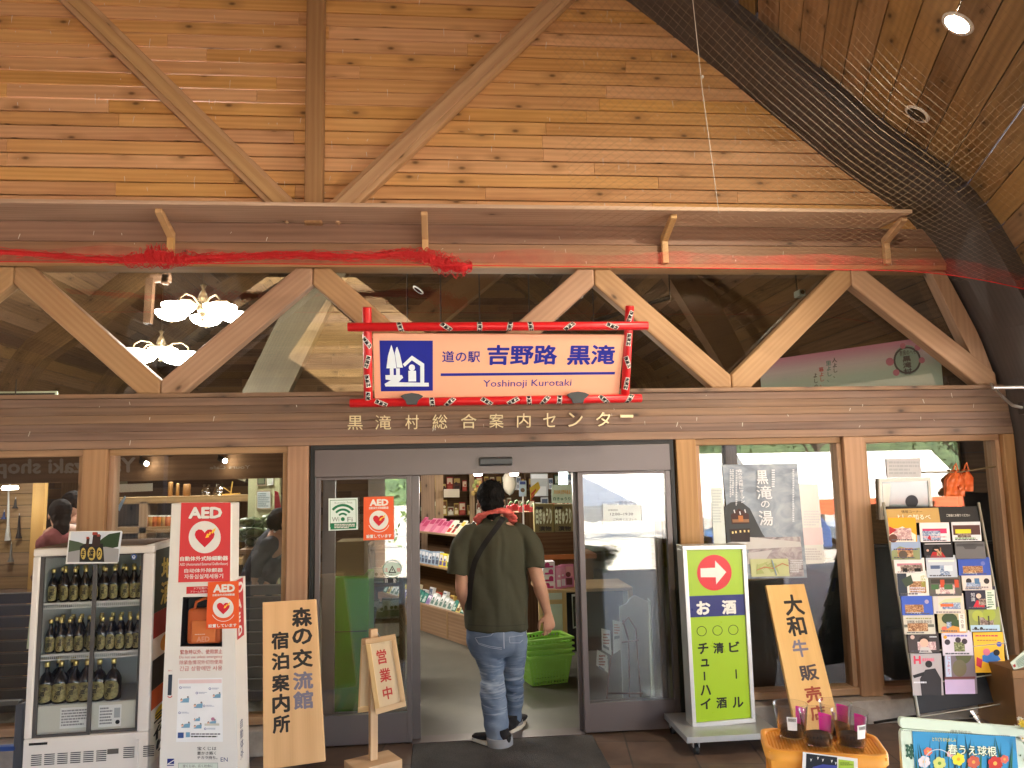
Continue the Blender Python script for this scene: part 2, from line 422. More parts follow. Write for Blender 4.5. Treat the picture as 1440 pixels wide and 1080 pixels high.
def noisy(name,a,b_,scale=3,rough=.8,bump=.0):
    m,t,b=mat0(name); N=t.nodes.new; L=t.links.new
    tc=N('ShaderNodeTexCoord'); n=N('ShaderNodeTexNoise'); n.inputs['Scale'].default_value=scale; n.inputs['Detail'].default_value=9; n.inputs['Roughness'].default_value=.62; L(tc.outputs['Object'],n.inputs['Vector'])
    rp=N('ShaderNodeValToRGB'); rp.color_ramp.elements[0].color=a+(1,); rp.color_ramp.elements[1].color=b_+(1,); rp.color_ramp.elements[0].position=.32; rp.color_ramp.elements[1].position=.68
    L(n.outputs['Fac'],rp.inputs[0]); L(rp.outputs[0],b.inputs['Base Color']); b.inputs['Roughness'].default_value=rough
    if bump:
        bp=N('ShaderNodeBump'); bp.inputs['Strength'].default_value=bump; bp.inputs['Distance'].default_value=.01; L(n.outputs['Fac'],bp.inputs['Height']); L(bp.outputs[0],b.inputs['Normal'])
    return m
M_TILE=tiles_mat()
M_SHOPF=noisy('shop floor vinyl',(.085,.083,.067),(.118,.115,.093),2.2,.42)
M_LOT=noisy('car park paving',(.33,.295,.25),(.44,.40,.34),1.2,.9)
M_STONE=noisy('kerb stone',(.27,.235,.21),(.40,.35,.315),9,.8,.3)

mb=MB(); mb.box((-9,-8.6,-.3),(6.5,.12,0),M_TILE); o=mb.build('porch_floor'); tag(o,kind='structure')
mb=MB(); mb.box((-9,.12,-.3),(6.5,9.4,-.002),M_SHOPF); o=mb.build('shop_floor'); tag(o,kind='structure')
mb=MB(); mb.quad((-120,-160,-.9),(120,-160,-.9),(120,60,-.9),(-120,60,-.9),M_LOT); o=mb.build('ground'); tag(o,kind='structure')

# ================================================================ the shop building
BLD=thing('shop_building','timber roadside shop with gabled board front, zigzag truss window and glass sliding door','building')
XC=P(441,285).x
Z_B0=P(700,622).z; Z_B1=P(700,555).z; Z_H=P(960,372).z; Z_S=P(960,322).z
arch=[(XC,7.0),(XC+.35,6.85),(XC+1.2,6.22)]
for q in [(890,0),(1020,100),(1160,215),(1283,305),(1316,345),(1345,395),(1385,470),(1410,535),(1425,610),(1436,700)]:
    p=P(*q); arch.append((p.x,p.z))
arch.append((arch[-1][0]+.05,0))
def archx(z,prof=arch):
    for (xa,za),(xb,zb) in zip(prof,prof[1:]):
        if zb<=z<=za: return xa+(xb-xa)*((za-z)/(za-zb) if za>zb else 0)
    return prof[0][0] if z>prof[0][1] else prof[-1][0]
def mirror(x): return 2*XC-x
def nrm(prof,i):
    a=prof[max(i-1,0)];b=prof[min(i+1,len(prof)-1)];d=Vector((b[0]-a[0],b[1]-a[1])).normalized(); return Vector((-d.y,d.x))*-1 if d.x*0-d.y*0<0 else Vector((-d.y,d.x))
def offs(prof,d):
    return [(p[0]+nrm(prof,i).x*d,p[1]+nrm(prof,i).y*d) for i,p in enumerate(prof)]

# gable boards, each board its own strip with butt joints
mb=MB(); z=Z_S+.02; pitch=.103
M_FLECK=C((.72,.69,.62),rough=.9,name='bird dropping')
while z<6.9:
    xr=archx(z+.05)+.12; xl=mirror(xr); x=xl; h=pitch
    if xr-xl<.3: break
    while x<xr:
        e=min(xr,x+random.uniform(1.2,4.2)); 
        if xr-e<.4: e=xr
        mb.obox((x+.0006,.05,z),(e-x-.0012,0,0),(0,.03,0),(0,0,h-.0085),W_GABLE,(1,0,0)); x=e
    z+=pitch
mb.box((XC-4.4,.082,Z_S),(XC+4.4,.1,4.4),M_BLACK)
o=mb.build('gable_wall',BLD,bevel=.003,seg=1)
mb=MB()
for i in range(230):
    x=random.uniform(-3.2,3.2); zz=random.uniform(Z_S+.1,5.4)
    if x<archx(zz)-.05:
        a=random.uniform(-.006,.006); l=random.choice([.01,.015,.03,.05,.07])*random.uniform(.6,1.2); ww=random.uniform(.0022,.005)
        mb.add([(x,.0485,zz),(x+ww,.0485,zz),(x+ww*.7+a,.0485,zz-l*.5),(x+ww*.4+a*1.6,.0485,zz-l),(x-ww*.2+a,.0485,zz-l*.5)],[(4,3,2,1,0)],M_FLECK)
tag(mb.build('droppings',BLD),kind='stuff')
mb=MB(); p=P(428,288,-.05);q=P(453,288,-.05)
mb.box((p.x,-.06,Z_S),(q.x,.047,6.8),W_POST,(0,0,1)); mb.build('gable_post',BLD,bevel=.006)
for (a,b) in [((394,285),(95,-8)),((486,287),(800,-12))]:
    mb=MB(); p0=P(*a,0);p1=P(*b,0); d=(p1-p0).normalized(); p1=p1+d*1.6; p0=p0-d*.15
    p0.y=p1.y=.0; mb.beam(p0,p1,.155,.085,W_BRACE,up=(0,1,0)); 
    p0.y=p1.y=-.055; mb.beam(p0,p1,.085,.024,W_BRACE,up=(0,1,0)); mb.build('gable_brace',BLD,bevel=.008)
# shelf and upper beam
SH_Y=-.34
zf=P(960,296,SH_Y).z
xr=P(1283,297,SH_Y).x; xrb=P(1236,322,0).x
mb=MB(); mb.prism([(-6,.045,zf),(xrb,.045,zf),(xr,SH_Y,zf),(-6,SH_Y,zf)],(0,0,.028),W_SHELF,(1,0,0)); mb.build('shelf',BLD,bevel=.003)
xa=archx(Z_H+.1)
mb=MB(); zs=[Z_H,Z_H+(zf-Z_H)*.5,zf]
for a,b in zip(zs,zs[1:]): mb.box((-6,-.0,a+.001),(xa+.25,.14,b-.002),W_BEAM2,(1,0,0))
mb.box((-6,-.015,Z_H-.035),(archx(Z_H)-.02,.16,Z_H-.001),W_TRUSS,(1,0,0))
mb.build('upper_beam',BLD,bevel=.005)
for px in (242,598,933,1243):
    x=P(px,345,0).x; mb=MB(); w_=.045
    for pts in ([(0,zf-.02),(0,Z_H+.03)],):
        mb.box((x-w_/2,-.045,Z_H+.0),(x+w_/2,-.003,zf-.12),W_BRACE,(0,0,1))
    mb.prism([(x-w_/2,-.003,zf-.13),(x-w_/2,-.045,zf-.13),(x-w_/2,-.28,zf-.035),(x-w_/2,-.28,zf-.004),(x-w_/2,-.24,zf-.004),(x-w_/2,-.003,zf-.085)],(w_,0,0),W_BRACE,(0,1,.6)); mb.build('shelf_bracket',BLD,bevel=.004)
# lower beam of the truss
mb=MB(); n=2; hh=(Z_B1-Z_B0)
xe=lambda z: archx(z)-.01

for k in range(6):      # glued laminations
    za,zb_=Z_B0+hh*k/6,Z_B0+hh*(k+1)/6-.0012
    mb.prism([(-6,-.02,za),(xe(za),-.02,za),(xe(zb_),-.02,zb_),(-6,-.02,zb_)],(0,.2,0),W_BEAM,(1,0,0),random.uniform(.1,.9))

mb.box((-6,-.035,Z_B1+.001),(xe(Z_B1)-.02,.16,Z_B1+.03),W_BEAM,(1,0,0))
mb.build('lower_beam',BLD,bevel=.003)
fl=MB()
for i in range(60):
    x=random.uniform(-3,4); zz_,yy_=(random.uniform(Z_B0+.02,Z_B1-.02),-.0212) if i<32 else (random.uniform(Z_H+.02,Z_S-.05),-.0012)
    l=random.uniform(.006,.035); ww=random.uniform(.002,.006); a=random.uniform(-.01,.01)
    fl.add([(x,yy_,zz_),(x+ww,yy_,zz_),(x+ww*.7+a,yy_,zz_-l),(x+a,yy_,zz_-l*1.1)],[(3,2,1,0)],M_FLECK)
tag(fl.build('beam_droppings',BLD),kind='stuff')
# zigzag braces
zt=Z_H-.036; zb=Z_B1+.031
tops=[P(x,365).x for x in (20,440,835,1195)]; bots=[P(x,555).x for x in (225,640,1030)]
bots=[2*tops[0]-bots[0]]+bots
def zig(xt,xb,w_=.168,v1=.12,v2=.095):
    s=1 if xb>xt else -1; X=abs(xb-xt); mm=(zt-zb)/X
    for _ in range(12):
        vc=w_*math.sqrt(1+mm*mm); h1=(vc-v1)/mm; h2=(vc-v2)/mm; mm=(zt-zb-v2)/(X-h1)
    pts=[(xt+.001*s,0,zt),(xt+s*h1,0,zt),(xb-.001*s,0,zb+v2),(xb-.001*s,0,zb),(xb-s*h2,0,zb),(xt+.001*s,0,zt-v1)]
    mb=MB(); mb.prism(pts,(0,.11,0),W_TRUSS,(xb-xt,0,zb-zt)); return mb.build('truss_brace',BLD,bevel=.014)
for q in ((0,1),(1,1),(1,2),(2,2),(2,3),(3,3)): zig(tops[q[0]],bots[q[1]])
xr2=archx(zb)-.03
zig(tops[3],xr2-.02); zig(tops[0],bots[0])
# curved jamb of the truss window
zs=[zt-(zt-zb)*i/8 for i in range(9)]
a=[(archx(z)-.03,.02,z) for z in zs]; b=[(P(1310,372).x+(P(1390,548).x-P(1310,372).x)*i/8,.02,z) for i,z in enumerate(zs)]
mb=MB(); mb.prism(a+b[::-1],(0,.1,0),W_TRUSS,(0,0,1)); mb.build('window_jamb',BLD,bevel=.006)
mb=MB(); mb.box((-6,.125,Z_B1+.03),(archx(zb)-.1,.131,Z_H-.03),M_GLASS); mb.build('clerestory_pane',BLD)

# posts
ztop=Z_B0-.001
def post(xa,xb,y=630,ya=-.02,yb=.2,name='post',za=.16):
    mb=MB(); mb.box((P(xa,y).x,ya,za),(P(xb,y).x,yb,ztop),W_POST,(0,0,1)); return mb.build(name,BLD,bevel=.007)
post(118,152); post(405,435); post(949,977,616); post(1184,1213,616); post(1408,1424,616)
xl0=P(118,630).x
mb=MB(); mb.box((-6,-.02,.16),(xl0-1.75,.2,ztop),W_POST,(0,0,1)); mb.build('corner_post',BLD)
# windows: frame and pane each
def window(xa,xb,zlo=.17,pane=M_GLASS):
    fr=MB(); t=.035
    fr.box((xa,.02,ztop-.045),(xb,.12,ztop),W_TRUSS,(1,0,0)); fr.box((xa,.0,zlo),(xb,.14,zlo+.05),W_TRUSS,(1,0,0))
    fr.box((xa,.02,zlo+.051),(xa+t,.12,ztop-.046),W_TRUSS,(0,0,1)); fr.box((xb-t,.02,zlo+.051),(xb,.12,ztop-.046),W_TRUSS,(0,0,1))
    f=fr.build('window',BLD,bevel=.004)
    g=MB(); g.box((xa+t,.068,zlo+.05),(xb-t,.074,ztop-.045),pane); g.build('pane',f); return f
window(xl0-1.74,xl0-.002); window(P(152,630).x+.002,P(405,630).x-.002)
window(P(977,616).x+.002,P(1184,616).x-.002); window(P(1213,616).x+.002,P(1408,616).x-.002)
# kerb below the windows
mb=MB(); mb.box((-6,-.10,.001),(P(440,630).x-.06,.19,.16),M_STONE); mb.build('kerb',BLD,bevel=.008); mb=MB(); mb.box((P(946,630).x+.03,-.10,.001),(archx(.5)-.02,.19,.16),M_STONE); mb.build('kerb',BLD,bevel=.008)

# automatic door: bronze frame, header with sensor, two fixed lights, sliding leaves pushed behind them
DX0=P(437,635).x; DX1=P(946,620).x; ZH0=P(700,666).z
mb=MB()
mb.box((DX0+.03,-.012,ZH0),(DX1-.03,.11,ztop-.032),M_ALU)
o=mb.build('automatic_door',BLD,bevel=.003)
mb=MB(); mb.box((DX0,-.005,0),(DX0+.028,.12,ztop),M_BLACK); mb.box((DX1-.028,-.005,0),(DX1,.12,ztop),M_BLACK); mb.box((DX0+.028,-.005,ztop-.03),(DX1-.028,.12,ztop),M_BLACK); mb.build('outer_frame',o)
def leaf(xa,xb,y0,y1,name,st=.05,bot=.2,top=.02):
    f=MB(); zt_=ZH0-.002; zb_=.012
    f.box((xa,y0,zb_),(xa+st,y1,zt_),M_ALU); f.box((xb-st,y0,zb_),(xb,y1,zt_),M_ALU); f.box((xa+st,y0+.002,zb_),(xb-st,y1-.002,zb_+bot),M_ALU); f.box((xa+st,y0+.002,zt_-top),(xb-st,y1-.002,zt_),M_ALU)
    q=f.build(name,o,bevel=.002)
    g=MB(); ym=(y0+y1)/2; g.box((xa+st,ym-.003,zb_+bot),(xb-st,ym+.003,zt_-top),M_GLASS); g.build('door_glass',o)
xA,xB=P(441,700).x+.012,P(578,700).x
leaf(xA,xB,.0,.045,'fixed_light',.032,.19)
leaf(P(451,800).x,P(590,800).x,.06,.10,'sliding_leaf',.085,.19)
xC,xD=P(816,800).x,DX1-.03
leaf(xC,xD,.0,.045,'fixed_light',.038,.19)
leaf(P(811,800).x,P(936,800).x,.06,.10,'sliding_leaf',.04,.19)
mb=MB(); x=P(697,648).x; zc=P(697,649).z
mb.prism([(x-.115,-.013,zc-.032),(x-.115,-.05,zc-.022),(x-.115,-.055,zc+.02),(x-.115,-.013,zc+.034)],(.23,0,0),C((.05,.055,.06),rough=.3,name='sensor plastic')); mb.build('door_sensor',o,bevel=.006)
mb=MB(); mb.box((xB,-.01,.0),(xC,.13,.008),M_ALU); mb.build('threshold',o)

# dark laminated arch rib standing before the gable
RY0=-.5
ao=offs(arch,.42)
def strip(mb,pa,pb,y0,y1,mat):   # ring section between two profiles
    n=len(pa)
    for i in range(n-1):
        A,B,Cc,D=pa[i],pa[i+1],pb[i+1],pb[i]
        vs=[(q[0],y,q[1]) for y in (y0,y1) for q in (A,B,Cc,D)]
        mb.add(vs,[(0,1,2,3),(7,6,5,4),(0,4,5,1),(1,5,6,2),(2,6,7,3),(3,7,4,0)],mat,(B[0]-A[0],0,B[1]-A[1]),.4)
mb=MB(); strip(mb,arch,ao,RY0,.24,W_RIB); mb.build('arch_rib',BLD)
am=[(mirror(x),z) for x,z in arch]; amo=[(mirror(x),z) for x,z in ao]
mb=MB(); strip(mb,am,amo,RY0,.24,W_RIB); mb.build('arch_rib',BLD)
# board soffit running back over the porch
Dv=dray(1070,650); Dv.z=0; Dv.normalize(); LEN=8.2
def dense(prof,step):
    out=[];acc=0
    pts=[Vector(p) for p in prof]; L=[0]
    for a,b in zip(pts,pts[1:]): L.append(L[-1]+(b-a).length)
    n=int(L[-1]/step); 
    for k in range(n+1):
        s=k*step; i=max(j for j in range(len(L)-1) if L[j]<=s+1e-9); f=(s-L[i])/max(1e-9,L[i+1]-L[i]); out.append(pts[i].lerp(pts[i+1],min(1,f)))
    return out
cp=[q for q in offs(arch,.13) if q[1]>2.35]
cpd=dense(cp,.19)
SOF=[]
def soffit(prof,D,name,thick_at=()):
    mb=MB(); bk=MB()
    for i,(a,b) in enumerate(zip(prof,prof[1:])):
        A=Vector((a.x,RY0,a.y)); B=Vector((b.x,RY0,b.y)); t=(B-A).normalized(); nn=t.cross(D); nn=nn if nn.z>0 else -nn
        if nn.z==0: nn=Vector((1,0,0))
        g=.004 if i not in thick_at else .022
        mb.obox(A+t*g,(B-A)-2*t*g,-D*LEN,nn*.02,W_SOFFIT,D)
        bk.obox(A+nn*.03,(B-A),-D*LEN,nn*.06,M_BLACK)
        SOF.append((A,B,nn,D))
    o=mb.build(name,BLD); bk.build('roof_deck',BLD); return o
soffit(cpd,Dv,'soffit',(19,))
mb=MB(); q=cpd[-1]; A=Vector((q.x,RY0,q.y)); mb.obox(A+V(-.05,0,.03),V(6.5,0,-.4),-Dv*LEN,V(0,0,.05),W_SOFFIT,Dv); mb.build('light_blocker',BLD)  # unseen roof sheet added to block side light and bright clerestory reflections
mb=MB(); mb.obox(V(mirror(q.x)+.05,RY0,q.y+.03),V(-5,0,-.3),(0,-LEN,0),V(0,0,.05),W_SOFFIT,(0,1,0)); mb.build('light_blocker',BLD)  # left counterpart, added to darken reflections in the left windows
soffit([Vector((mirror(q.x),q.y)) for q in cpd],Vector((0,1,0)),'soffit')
def sof_hit(px,py):
    v=dray(px,py)
    for A,B,nn,D in SOF:
        k=v.dot(nn)
        if abs(k)<1e-6: continue
        s=(A-CAM).dot(nn)/k
        if s<=0: continue
        p=CAM+v*s; e=(B-A); w_=(p-A); q=w_-D*(w_.dot(D)); e2=e-D*e.dot(D)
        f=q.dot(e2)/e2.length_squared
        if -.01<=f<=1.01 and w_.dot(D)<.01: return p,nn
    return None

# ================================================================ shop interior shell
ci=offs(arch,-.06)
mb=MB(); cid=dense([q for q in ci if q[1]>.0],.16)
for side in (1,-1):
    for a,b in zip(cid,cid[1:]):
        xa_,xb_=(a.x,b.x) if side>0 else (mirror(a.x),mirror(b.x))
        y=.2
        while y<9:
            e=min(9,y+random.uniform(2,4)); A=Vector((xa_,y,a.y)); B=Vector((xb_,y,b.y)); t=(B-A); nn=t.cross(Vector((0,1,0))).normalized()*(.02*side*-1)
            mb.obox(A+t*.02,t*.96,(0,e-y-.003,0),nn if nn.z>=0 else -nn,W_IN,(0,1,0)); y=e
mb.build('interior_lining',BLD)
mb=MB()
for pr in (offs(arch,.05),):
    strip(mb,pr,offs(pr,.06),.14,9,M_BLACK); pm=[(mirror(x),z) for x,z in pr]; strip(mb,pm,[(mirror(x),z) for x,z in offs(pr,.06)],.14,9,M_BLACK)
mb.build('roof_deck',BLD)
for y in (4.9,7.4):
    mb=MB()
    for pr in (ci,[(mirror(x),z) for x,z in ci]):
        strip(mb,offs(pr,-.34 if pr is ci else .34),pr,y,y+.22,W_IN)
    mb.build('interior_rib',BLD)
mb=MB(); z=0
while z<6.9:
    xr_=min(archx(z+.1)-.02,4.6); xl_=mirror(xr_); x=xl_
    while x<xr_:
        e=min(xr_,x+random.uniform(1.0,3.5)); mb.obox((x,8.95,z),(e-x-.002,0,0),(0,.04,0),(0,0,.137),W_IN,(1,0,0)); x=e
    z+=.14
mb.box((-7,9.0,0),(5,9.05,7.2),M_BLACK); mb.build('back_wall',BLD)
mb=MB()   # back of the front wall above the truss
mb.box((XC-4.2,.11,Z_S),(XC+4.2,.13,4.4),W_IN); mb.build('wall_lining',BLD)
# ================================================================ writing and signs on the front
BLUE=K(18,32,150); GOLD=C((.80,.68,.42),rough=.4,metal=.15,name='gold letters'); RED=K(200,28,34,rough=.3); INK=K(18,16,18,rough=.6)
PEACH=K(240,182,150,rough=.55,var=.02); ORANGE=K(232,92,40,rough=.4); TXR=K(200,50,55); GRN=K(20,120,80)

# gold letters on the beam
t=thing('beam_lettering','row of raised gold characters on the weathered beam just below the red framed sign','lettering',P(690,605,-.03))
y=-.0215
for s,(a,b) in zip('黒滝村総合案内センター',[(489,510),(528,550),(570,589),(608,629),(648,670),(688,708),(727,746),(764,781),(799,819),(838,858),(872,890)]):
    mb=MB(); px=[(a,582),(b,582),(b,602),(a,602)]
    dy=(690-(a+b)/2)*.014
    px=[(x,y_+dy) for x,y_ in px]
    if s=='ー': px=[(a,586+dy),(b,586+dy),(b,590+dy),(a,590+dy)]
    f=panel(px,y-.012); put_text(mb,f,s,0,0,1,1,GOLD,.004,.006,.007)
    o=mb.build('raised_character'); o.parent=t; o.matrix_parent_inverse=Matrix.Translation(-Vector(t.location))

# main sign in a red pole frame
f=panel([(524,469),(879,471),(870,556),(527,562)],-.42,-.26)
t=thing('station_sign','peach sign board lettered in blue inside a frame of red poles, hung over the door','sign',(0,0,0))
mb=MB(); f.slab(mb,.03,PEACH); mb.build('sign_board',t,bevel=.003)
mb=MB(); f.zm(480,420,1440/440)
art(mb,f,[('r',181,193,434,425,BLUE)],.0015)
W=K(226,240,252,var=.02)
art(mb,f,[('p',[(235,212),(252,262),(260,321),(211,321),(219,262)],W),('p',[(264,222),(276,255),(291,318),(262,318),(252,250),(259,225)],W),('r',228,321,246,365,W),('r',258,321,276,365,W),
  ('p',[(206,352),(286,352),(292,364),(282,372),(270,385),(414,387),(415,404),(206,404),(202,392),(232,376),(207,372)],W),
  ('p',[(290,302),(334,262),(393,300),(393,390),(374,390),(374,310),(334,284),(300,314)],W),('c',334,318,15,W),('r',317,332,354,381,W)],.0025,.0003)
f.zm(480,420,1440/440)
art(mb,f,[('t','道の駅',478,241,656,294,BLUE,.012),('t','吉野路',688,213,1007,306,BLUE,.03),('t','黒滝',1052,213,1262,306,BLUE,.03),('r',471,341,1260,353,BLUE)],.0015,.0)
f2=text_geo('Yoshinoji Kurotaki',.004)
art(mb,f,[('t','Yoshinoji Kurotaki',670,373,1069,413,BLUE,.004)],.0015)
mb.build('sign_print',t)
def pole(a,b,ya,yb,r=.029,name='red_pole'):
    mb=MB(); p,q=P(*a,ya),P(*b,yb); d=(q-p).normalized()
    mb.tube([p,p+d*.004,q-d*.004,q],[r*.9,r,r,r*.9],RED,18); 
    return mb.build(name,t),p,q
TAGW=K(238,236,228); TAGK=K(25,24,30)
def tagsticker(a,b,ya,yb,spots,r=.029,vert=False):
    """paper name slips stuck round a pole"""
    p,q=P(*a,ya),P(*b,yb); d=(q-p).normalized(); out=Vector((0,-1,-.25)).normalized(); sd=d.cross(out).normalized()
    for s,ang,flip in spots:
        mb=MB(); c=p.lerp(q,s); L,Wd=.085,.034; al=R(ang)
        def pt(u,v,dd):   # u along slip, v across, wrapped on the pole
            x=u*math.cos(al)-v*math.sin(al); yv=u*math.sin(al)+v*math.cos(al); th=yv/r
            if abs(th)>1.75: th=1.75*math.copysign(1,th)
            return c+d*x+(out*math.cos(th)+sd*math.sin(th))*(r+dd)
        def patch(u0,u1,v0,v1,mat,dd,n=7):
            nu=9
            vs=[pt(u0+(u1-u0)*i/nu,v0+(v1-v0)*j/n,dd) for i in range(nu+1) for j in range(n+1)]
            mb.add(vs,[(i*(n+1)+j,i*(n+1)+j+1,(i+1)*(n+1)+j+1,(i+1)*(n+1)+j) for i in range(nu) for j in range(n)],mat,rnd=.5,sm=True)
        patch(-L/2,L/2,-Wd/2,Wd/2,TAGW,.0007)
        # ink border and the characters of the slip
        for e in (-1,1): patch(-L*.46,L*.46,e*Wd*.43-.0006,e*Wd*.43+.0006,TAGK,.0012,1)
        for ch,u in zip('黒滝村',(-.027,0,.027)):
            vs,fs=text_geo(ch,.05); o=[]
            for v in vs: o.append(pt(u+(.5-v.y+ -.12)*-.025*(1 if flip else -1),(v.x-.5)*.027*(1 if flip else -1),.0014+v.z))
            mb.add(o,fs,TAGK,rnd=.5)
        mb.build('name_slip',t)
pole((489,460),(911,458),-.45,-.45); pole((492,567),(902,560),-.29,-.29); pole((516,432),(518,567),-.47,-.28); pole((885.5,430),(879,556),-.47,-.28)
tagsticker((489,460),(911,458),-.45,-.45,[(.17,75,0),(.32,38,1),(.43,90,0),(.53,100,1),(.6,80,1),(.73,-40,1),(.875,25,1)])
tagsticker((492,567),(902,560),-.29,-.29,[(.105,25,1),(.275,85,0),(.335,-45,0),(.46,35,1),(.55,-30,0),(.605,85,1),(.66,-50,0),(.71,95,1),(.865,45,0),(.955,-60,1)])
tagsticker((516,432),(518,567),-.47,-.28,[(.36,-40,1),(.56,18,0),(.76,-10,1),(.94,4,0)])
tagsticker((885.5,430),(879,556),-.47,-.28,[(.12,20,1),(.37,4,0),(.62,-24,1),(.86,12,0)])
DG=C((.055,.062,.068),rough=.5,name='dark grey metal')
for cx,cy in ((579,561),(813,559)):
    mb=MB(); px=[(-16,-4),(-10,-7),(0,-8.5),(10,-7),(16,-4),(9,2),(7,8),(-7,8),(-9,2)]
    q=[P(cx+a,cy+b,-.335) for a,b in px]; mb.prism(q,(0,.02,0),DG); mb.build('pole_clamp',t,bevel=.002)
mb=MB(); 
for x in (530,872): 
    p=P(x,520,-.3); mb.box((p.x-.02,-.3,p.z-.02),(p.x+.02,-.02,p.z+.02),DG)
mb.build('wall_bracket',t)

# notices on the door glass
def sheet(name,label,cat,px,Y,items,base,z=(0,0,1),group=None,th=.0012,curl=False):
    f=panel(px,Y); mb=MB(); f.slab(mb,th,base); f.z=z
    art(mb,f,items); o=mb.build(name); return tag(o,label,cat,group)
z=(430,620,986/210.)
GY=-.006
sheet('door_sticker','square white and green wireless network sticker on the left door glass','sticker',[(462,701),(503,700),(503.5,744.5),(462,746.5)],GY+.02,
 [('r',160,389,334,392,GRN),('r',160,389,163,570,GRN),('r',331,389,334,560,GRN),('r',163,540,333,582,GRN),('t','Kurotaki Free',192,400,308,415,K(150,165,160)),
  ('o',246,512,80,96,GRN,40,140),('o',246,512,52,66,GRN,40,140),('o',246,512,26,38,GRN,40,140),('c',246,516,13,GRN),('t','Wi',174,502,222,532,K(120,130,128)),('t','Fi',276,502,310,532,K(120,130,128)),('l',190,545,325,578,3,M_WHITE)],K(225,240,236),z)
def aed_notice(px,Y,z,it,label,thick=.0012,name='defibrillator_notice'):
    return sheet(name,label,'notice',px,Y,it,ORANGE,z,None,thick)
aed_notice([(511.5,699),(553.5,698),(554,758.5),(511,760)],GY+.02,z,
 [('t','AED',422,384,546,428,M_WHITE,.05),('t','自動体外式除細動器',418,433,546,450,M_WHITE,.02)]+heart_items(483,522,63)+[('o',483,530,68,72,M_WHITE,200,340),('t','設置しています',400,616,566,640,M_WHITE,.03)],
 'orange heart symbol notice on the left door glass beside the green wireless sticker')
sheet('door_sticker','small oval caution sticker low on the left door glass','sticker',[(537.5,790),(565.5,790),(565.5,811),(537.5,811)],GY+.021,
 [('c',571,847,63,K(190,215,205),46),('o',571,847,58,62,K(40,90,80)),('t','注',516,838,543,864,K(200,60,60)),('t','意',600,838,627,864,K(200,60,60)),('p',[(571,822),(545,872),(598,872)],INK),('p',[(571,834),(556,865),(587,865)],K(200,220,210)),('r',568,843,574,858,INK),('t','自動ドア',551,876,594,886,INK)],M_CLEAR,z)
sheet('door_sticker','small black sticker reading automatic under the oval caution sticker','sticker',[(539.5,813),(558.5,813),(558.5,819.5),(539.5,819.5)],GY+.021,
 [('t','自',523,908,540,936,M_WHITE),('t','動',578,908,597,936,M_WHITE)],K(30,30,34),z)
z=(830,660,648/120.)
sheet('hours_notice','white paper of bath opening hours taped inside the right door glass','notice',[(848,708),(901,708),(901.5,739),(848.5,739.5)],.035,
 [('t','地場産温泉',128,258,205,272,INK),('t','黒滝の湯',217,238,353,272,INK,.02),('t','営業時間',135,303,208,317,INK),('t','12:00~19:30',152,330,325,350,INK,.01),('t','ご利用ください!!',174,371,350,390,INK)],M_PAPER,z)
sheet('window_decal','yellow and white lettering sticker at the top corner of the right door glass','sticker',[(912,661),(938,661),(938,694),(912,694)],.034,
 [('t','酒',470,15,540,85,K(225,190,90),.06),('t','木',515,95,555,185,K(225,190,90),.06)],M_CLEAR,z)

# ---------------------------------------------------------------- showcase refrigerator with bottles
FY=-.95
p0=P(47,772,FY); wF=P(215,764,FY).x-p0.x; hF=p0.z
RZ=R(3.0); dF=.5
fr_=thing('showcase_fridge','white glass fronted drinks fridge full of dark bottles, left of the defibrillator cabinet','refrigerator',(p0.x,FY,0),RZ)
FW=C((.70,.66,.62),rough=.35,name='enamel',var=.05,scale=6); FIN=C((.50,.52,.50),rough=.5,name='fridge liner',var=.1,scale=5)
zz=lambda py: P(120,py,FY).z
zo0,zo1=zz(1036),zz(781)       # glazed opening
xo0,xo1=.035,wF-.06
mb=MB()
mb.box((0,0,zo1),(wF,.06,hF),FW); mb.box((0,0,.06),(wF,.06,zo0),FW); mb.box((0,0,zo0),(xo0,.06,zo1),FW); mb.box((xo1,0,zo0),(wF,.06,zo1),FW)
mb.box((0,.06,.06),(.02,dF,hF),FW); mb.box((wF-.02,.06,.06),(wF,dF,hF),FW); mb.box((.02,.06,hF-.02),(wF-.02,dF,hF),FW); mb.box((.02,dF-.02,.06),(wF-.02,dF,hF-.02),FW); mb.box((.02,.06,.06),(wF-.02,dF-.02,zo0-.05),FW)
o=mb.build('cabinet',fr_,bevel=.008)
mb=MB(); mb.box((.022,dF-.05,zo0-.04),(wF-.022,dF-.022,hF-.022),FIN); mb.box((.021,.07,zo0),(.03,dF-.05,hF-.03),FIN); mb.box((wF-.03,.07,zo0),(wF-.021,dF-.05,hF-.03),FIN); mb.build('liner',fr_)
M_GASK=C((.07,.065,.065),rough=.5,name='door frame plastic')
xm=xo0+(xo1-xo0)*.52
for xa,xb,yy in ((xo0,xm+.012,.012),(xm-.012,xo1,.03)):
    mb=MB(); b_=.018
    mb.box((xa,yy,zo0),(xa+b_,yy+.016,zo1),M_GASK); mb.box((xb-b_,yy,zo0),(xb,yy+.016,zo1),M_GASK); mb.box((xa+b_,yy,zo0),(xb-b_,yy+.016,zo0+.012),M_GASK); mb.box((xa+b_,yy,zo1-.008),(xb-b_,yy+.016,zo1),M_GASK)
    d=mb.build('sliding_door',fr_); mb=MB(); mb.box((xa+b_,yy+.006,zo0+.012),(xb-b_,yy+.009,zo1-.008),M_CLEAR); mb.build('door_pane',d)
SHZ=[zz(849),zz(922),zz(994)]
WIRE=C((.68,.68,.66),rough=.35,metal=.3,name='coated wire')
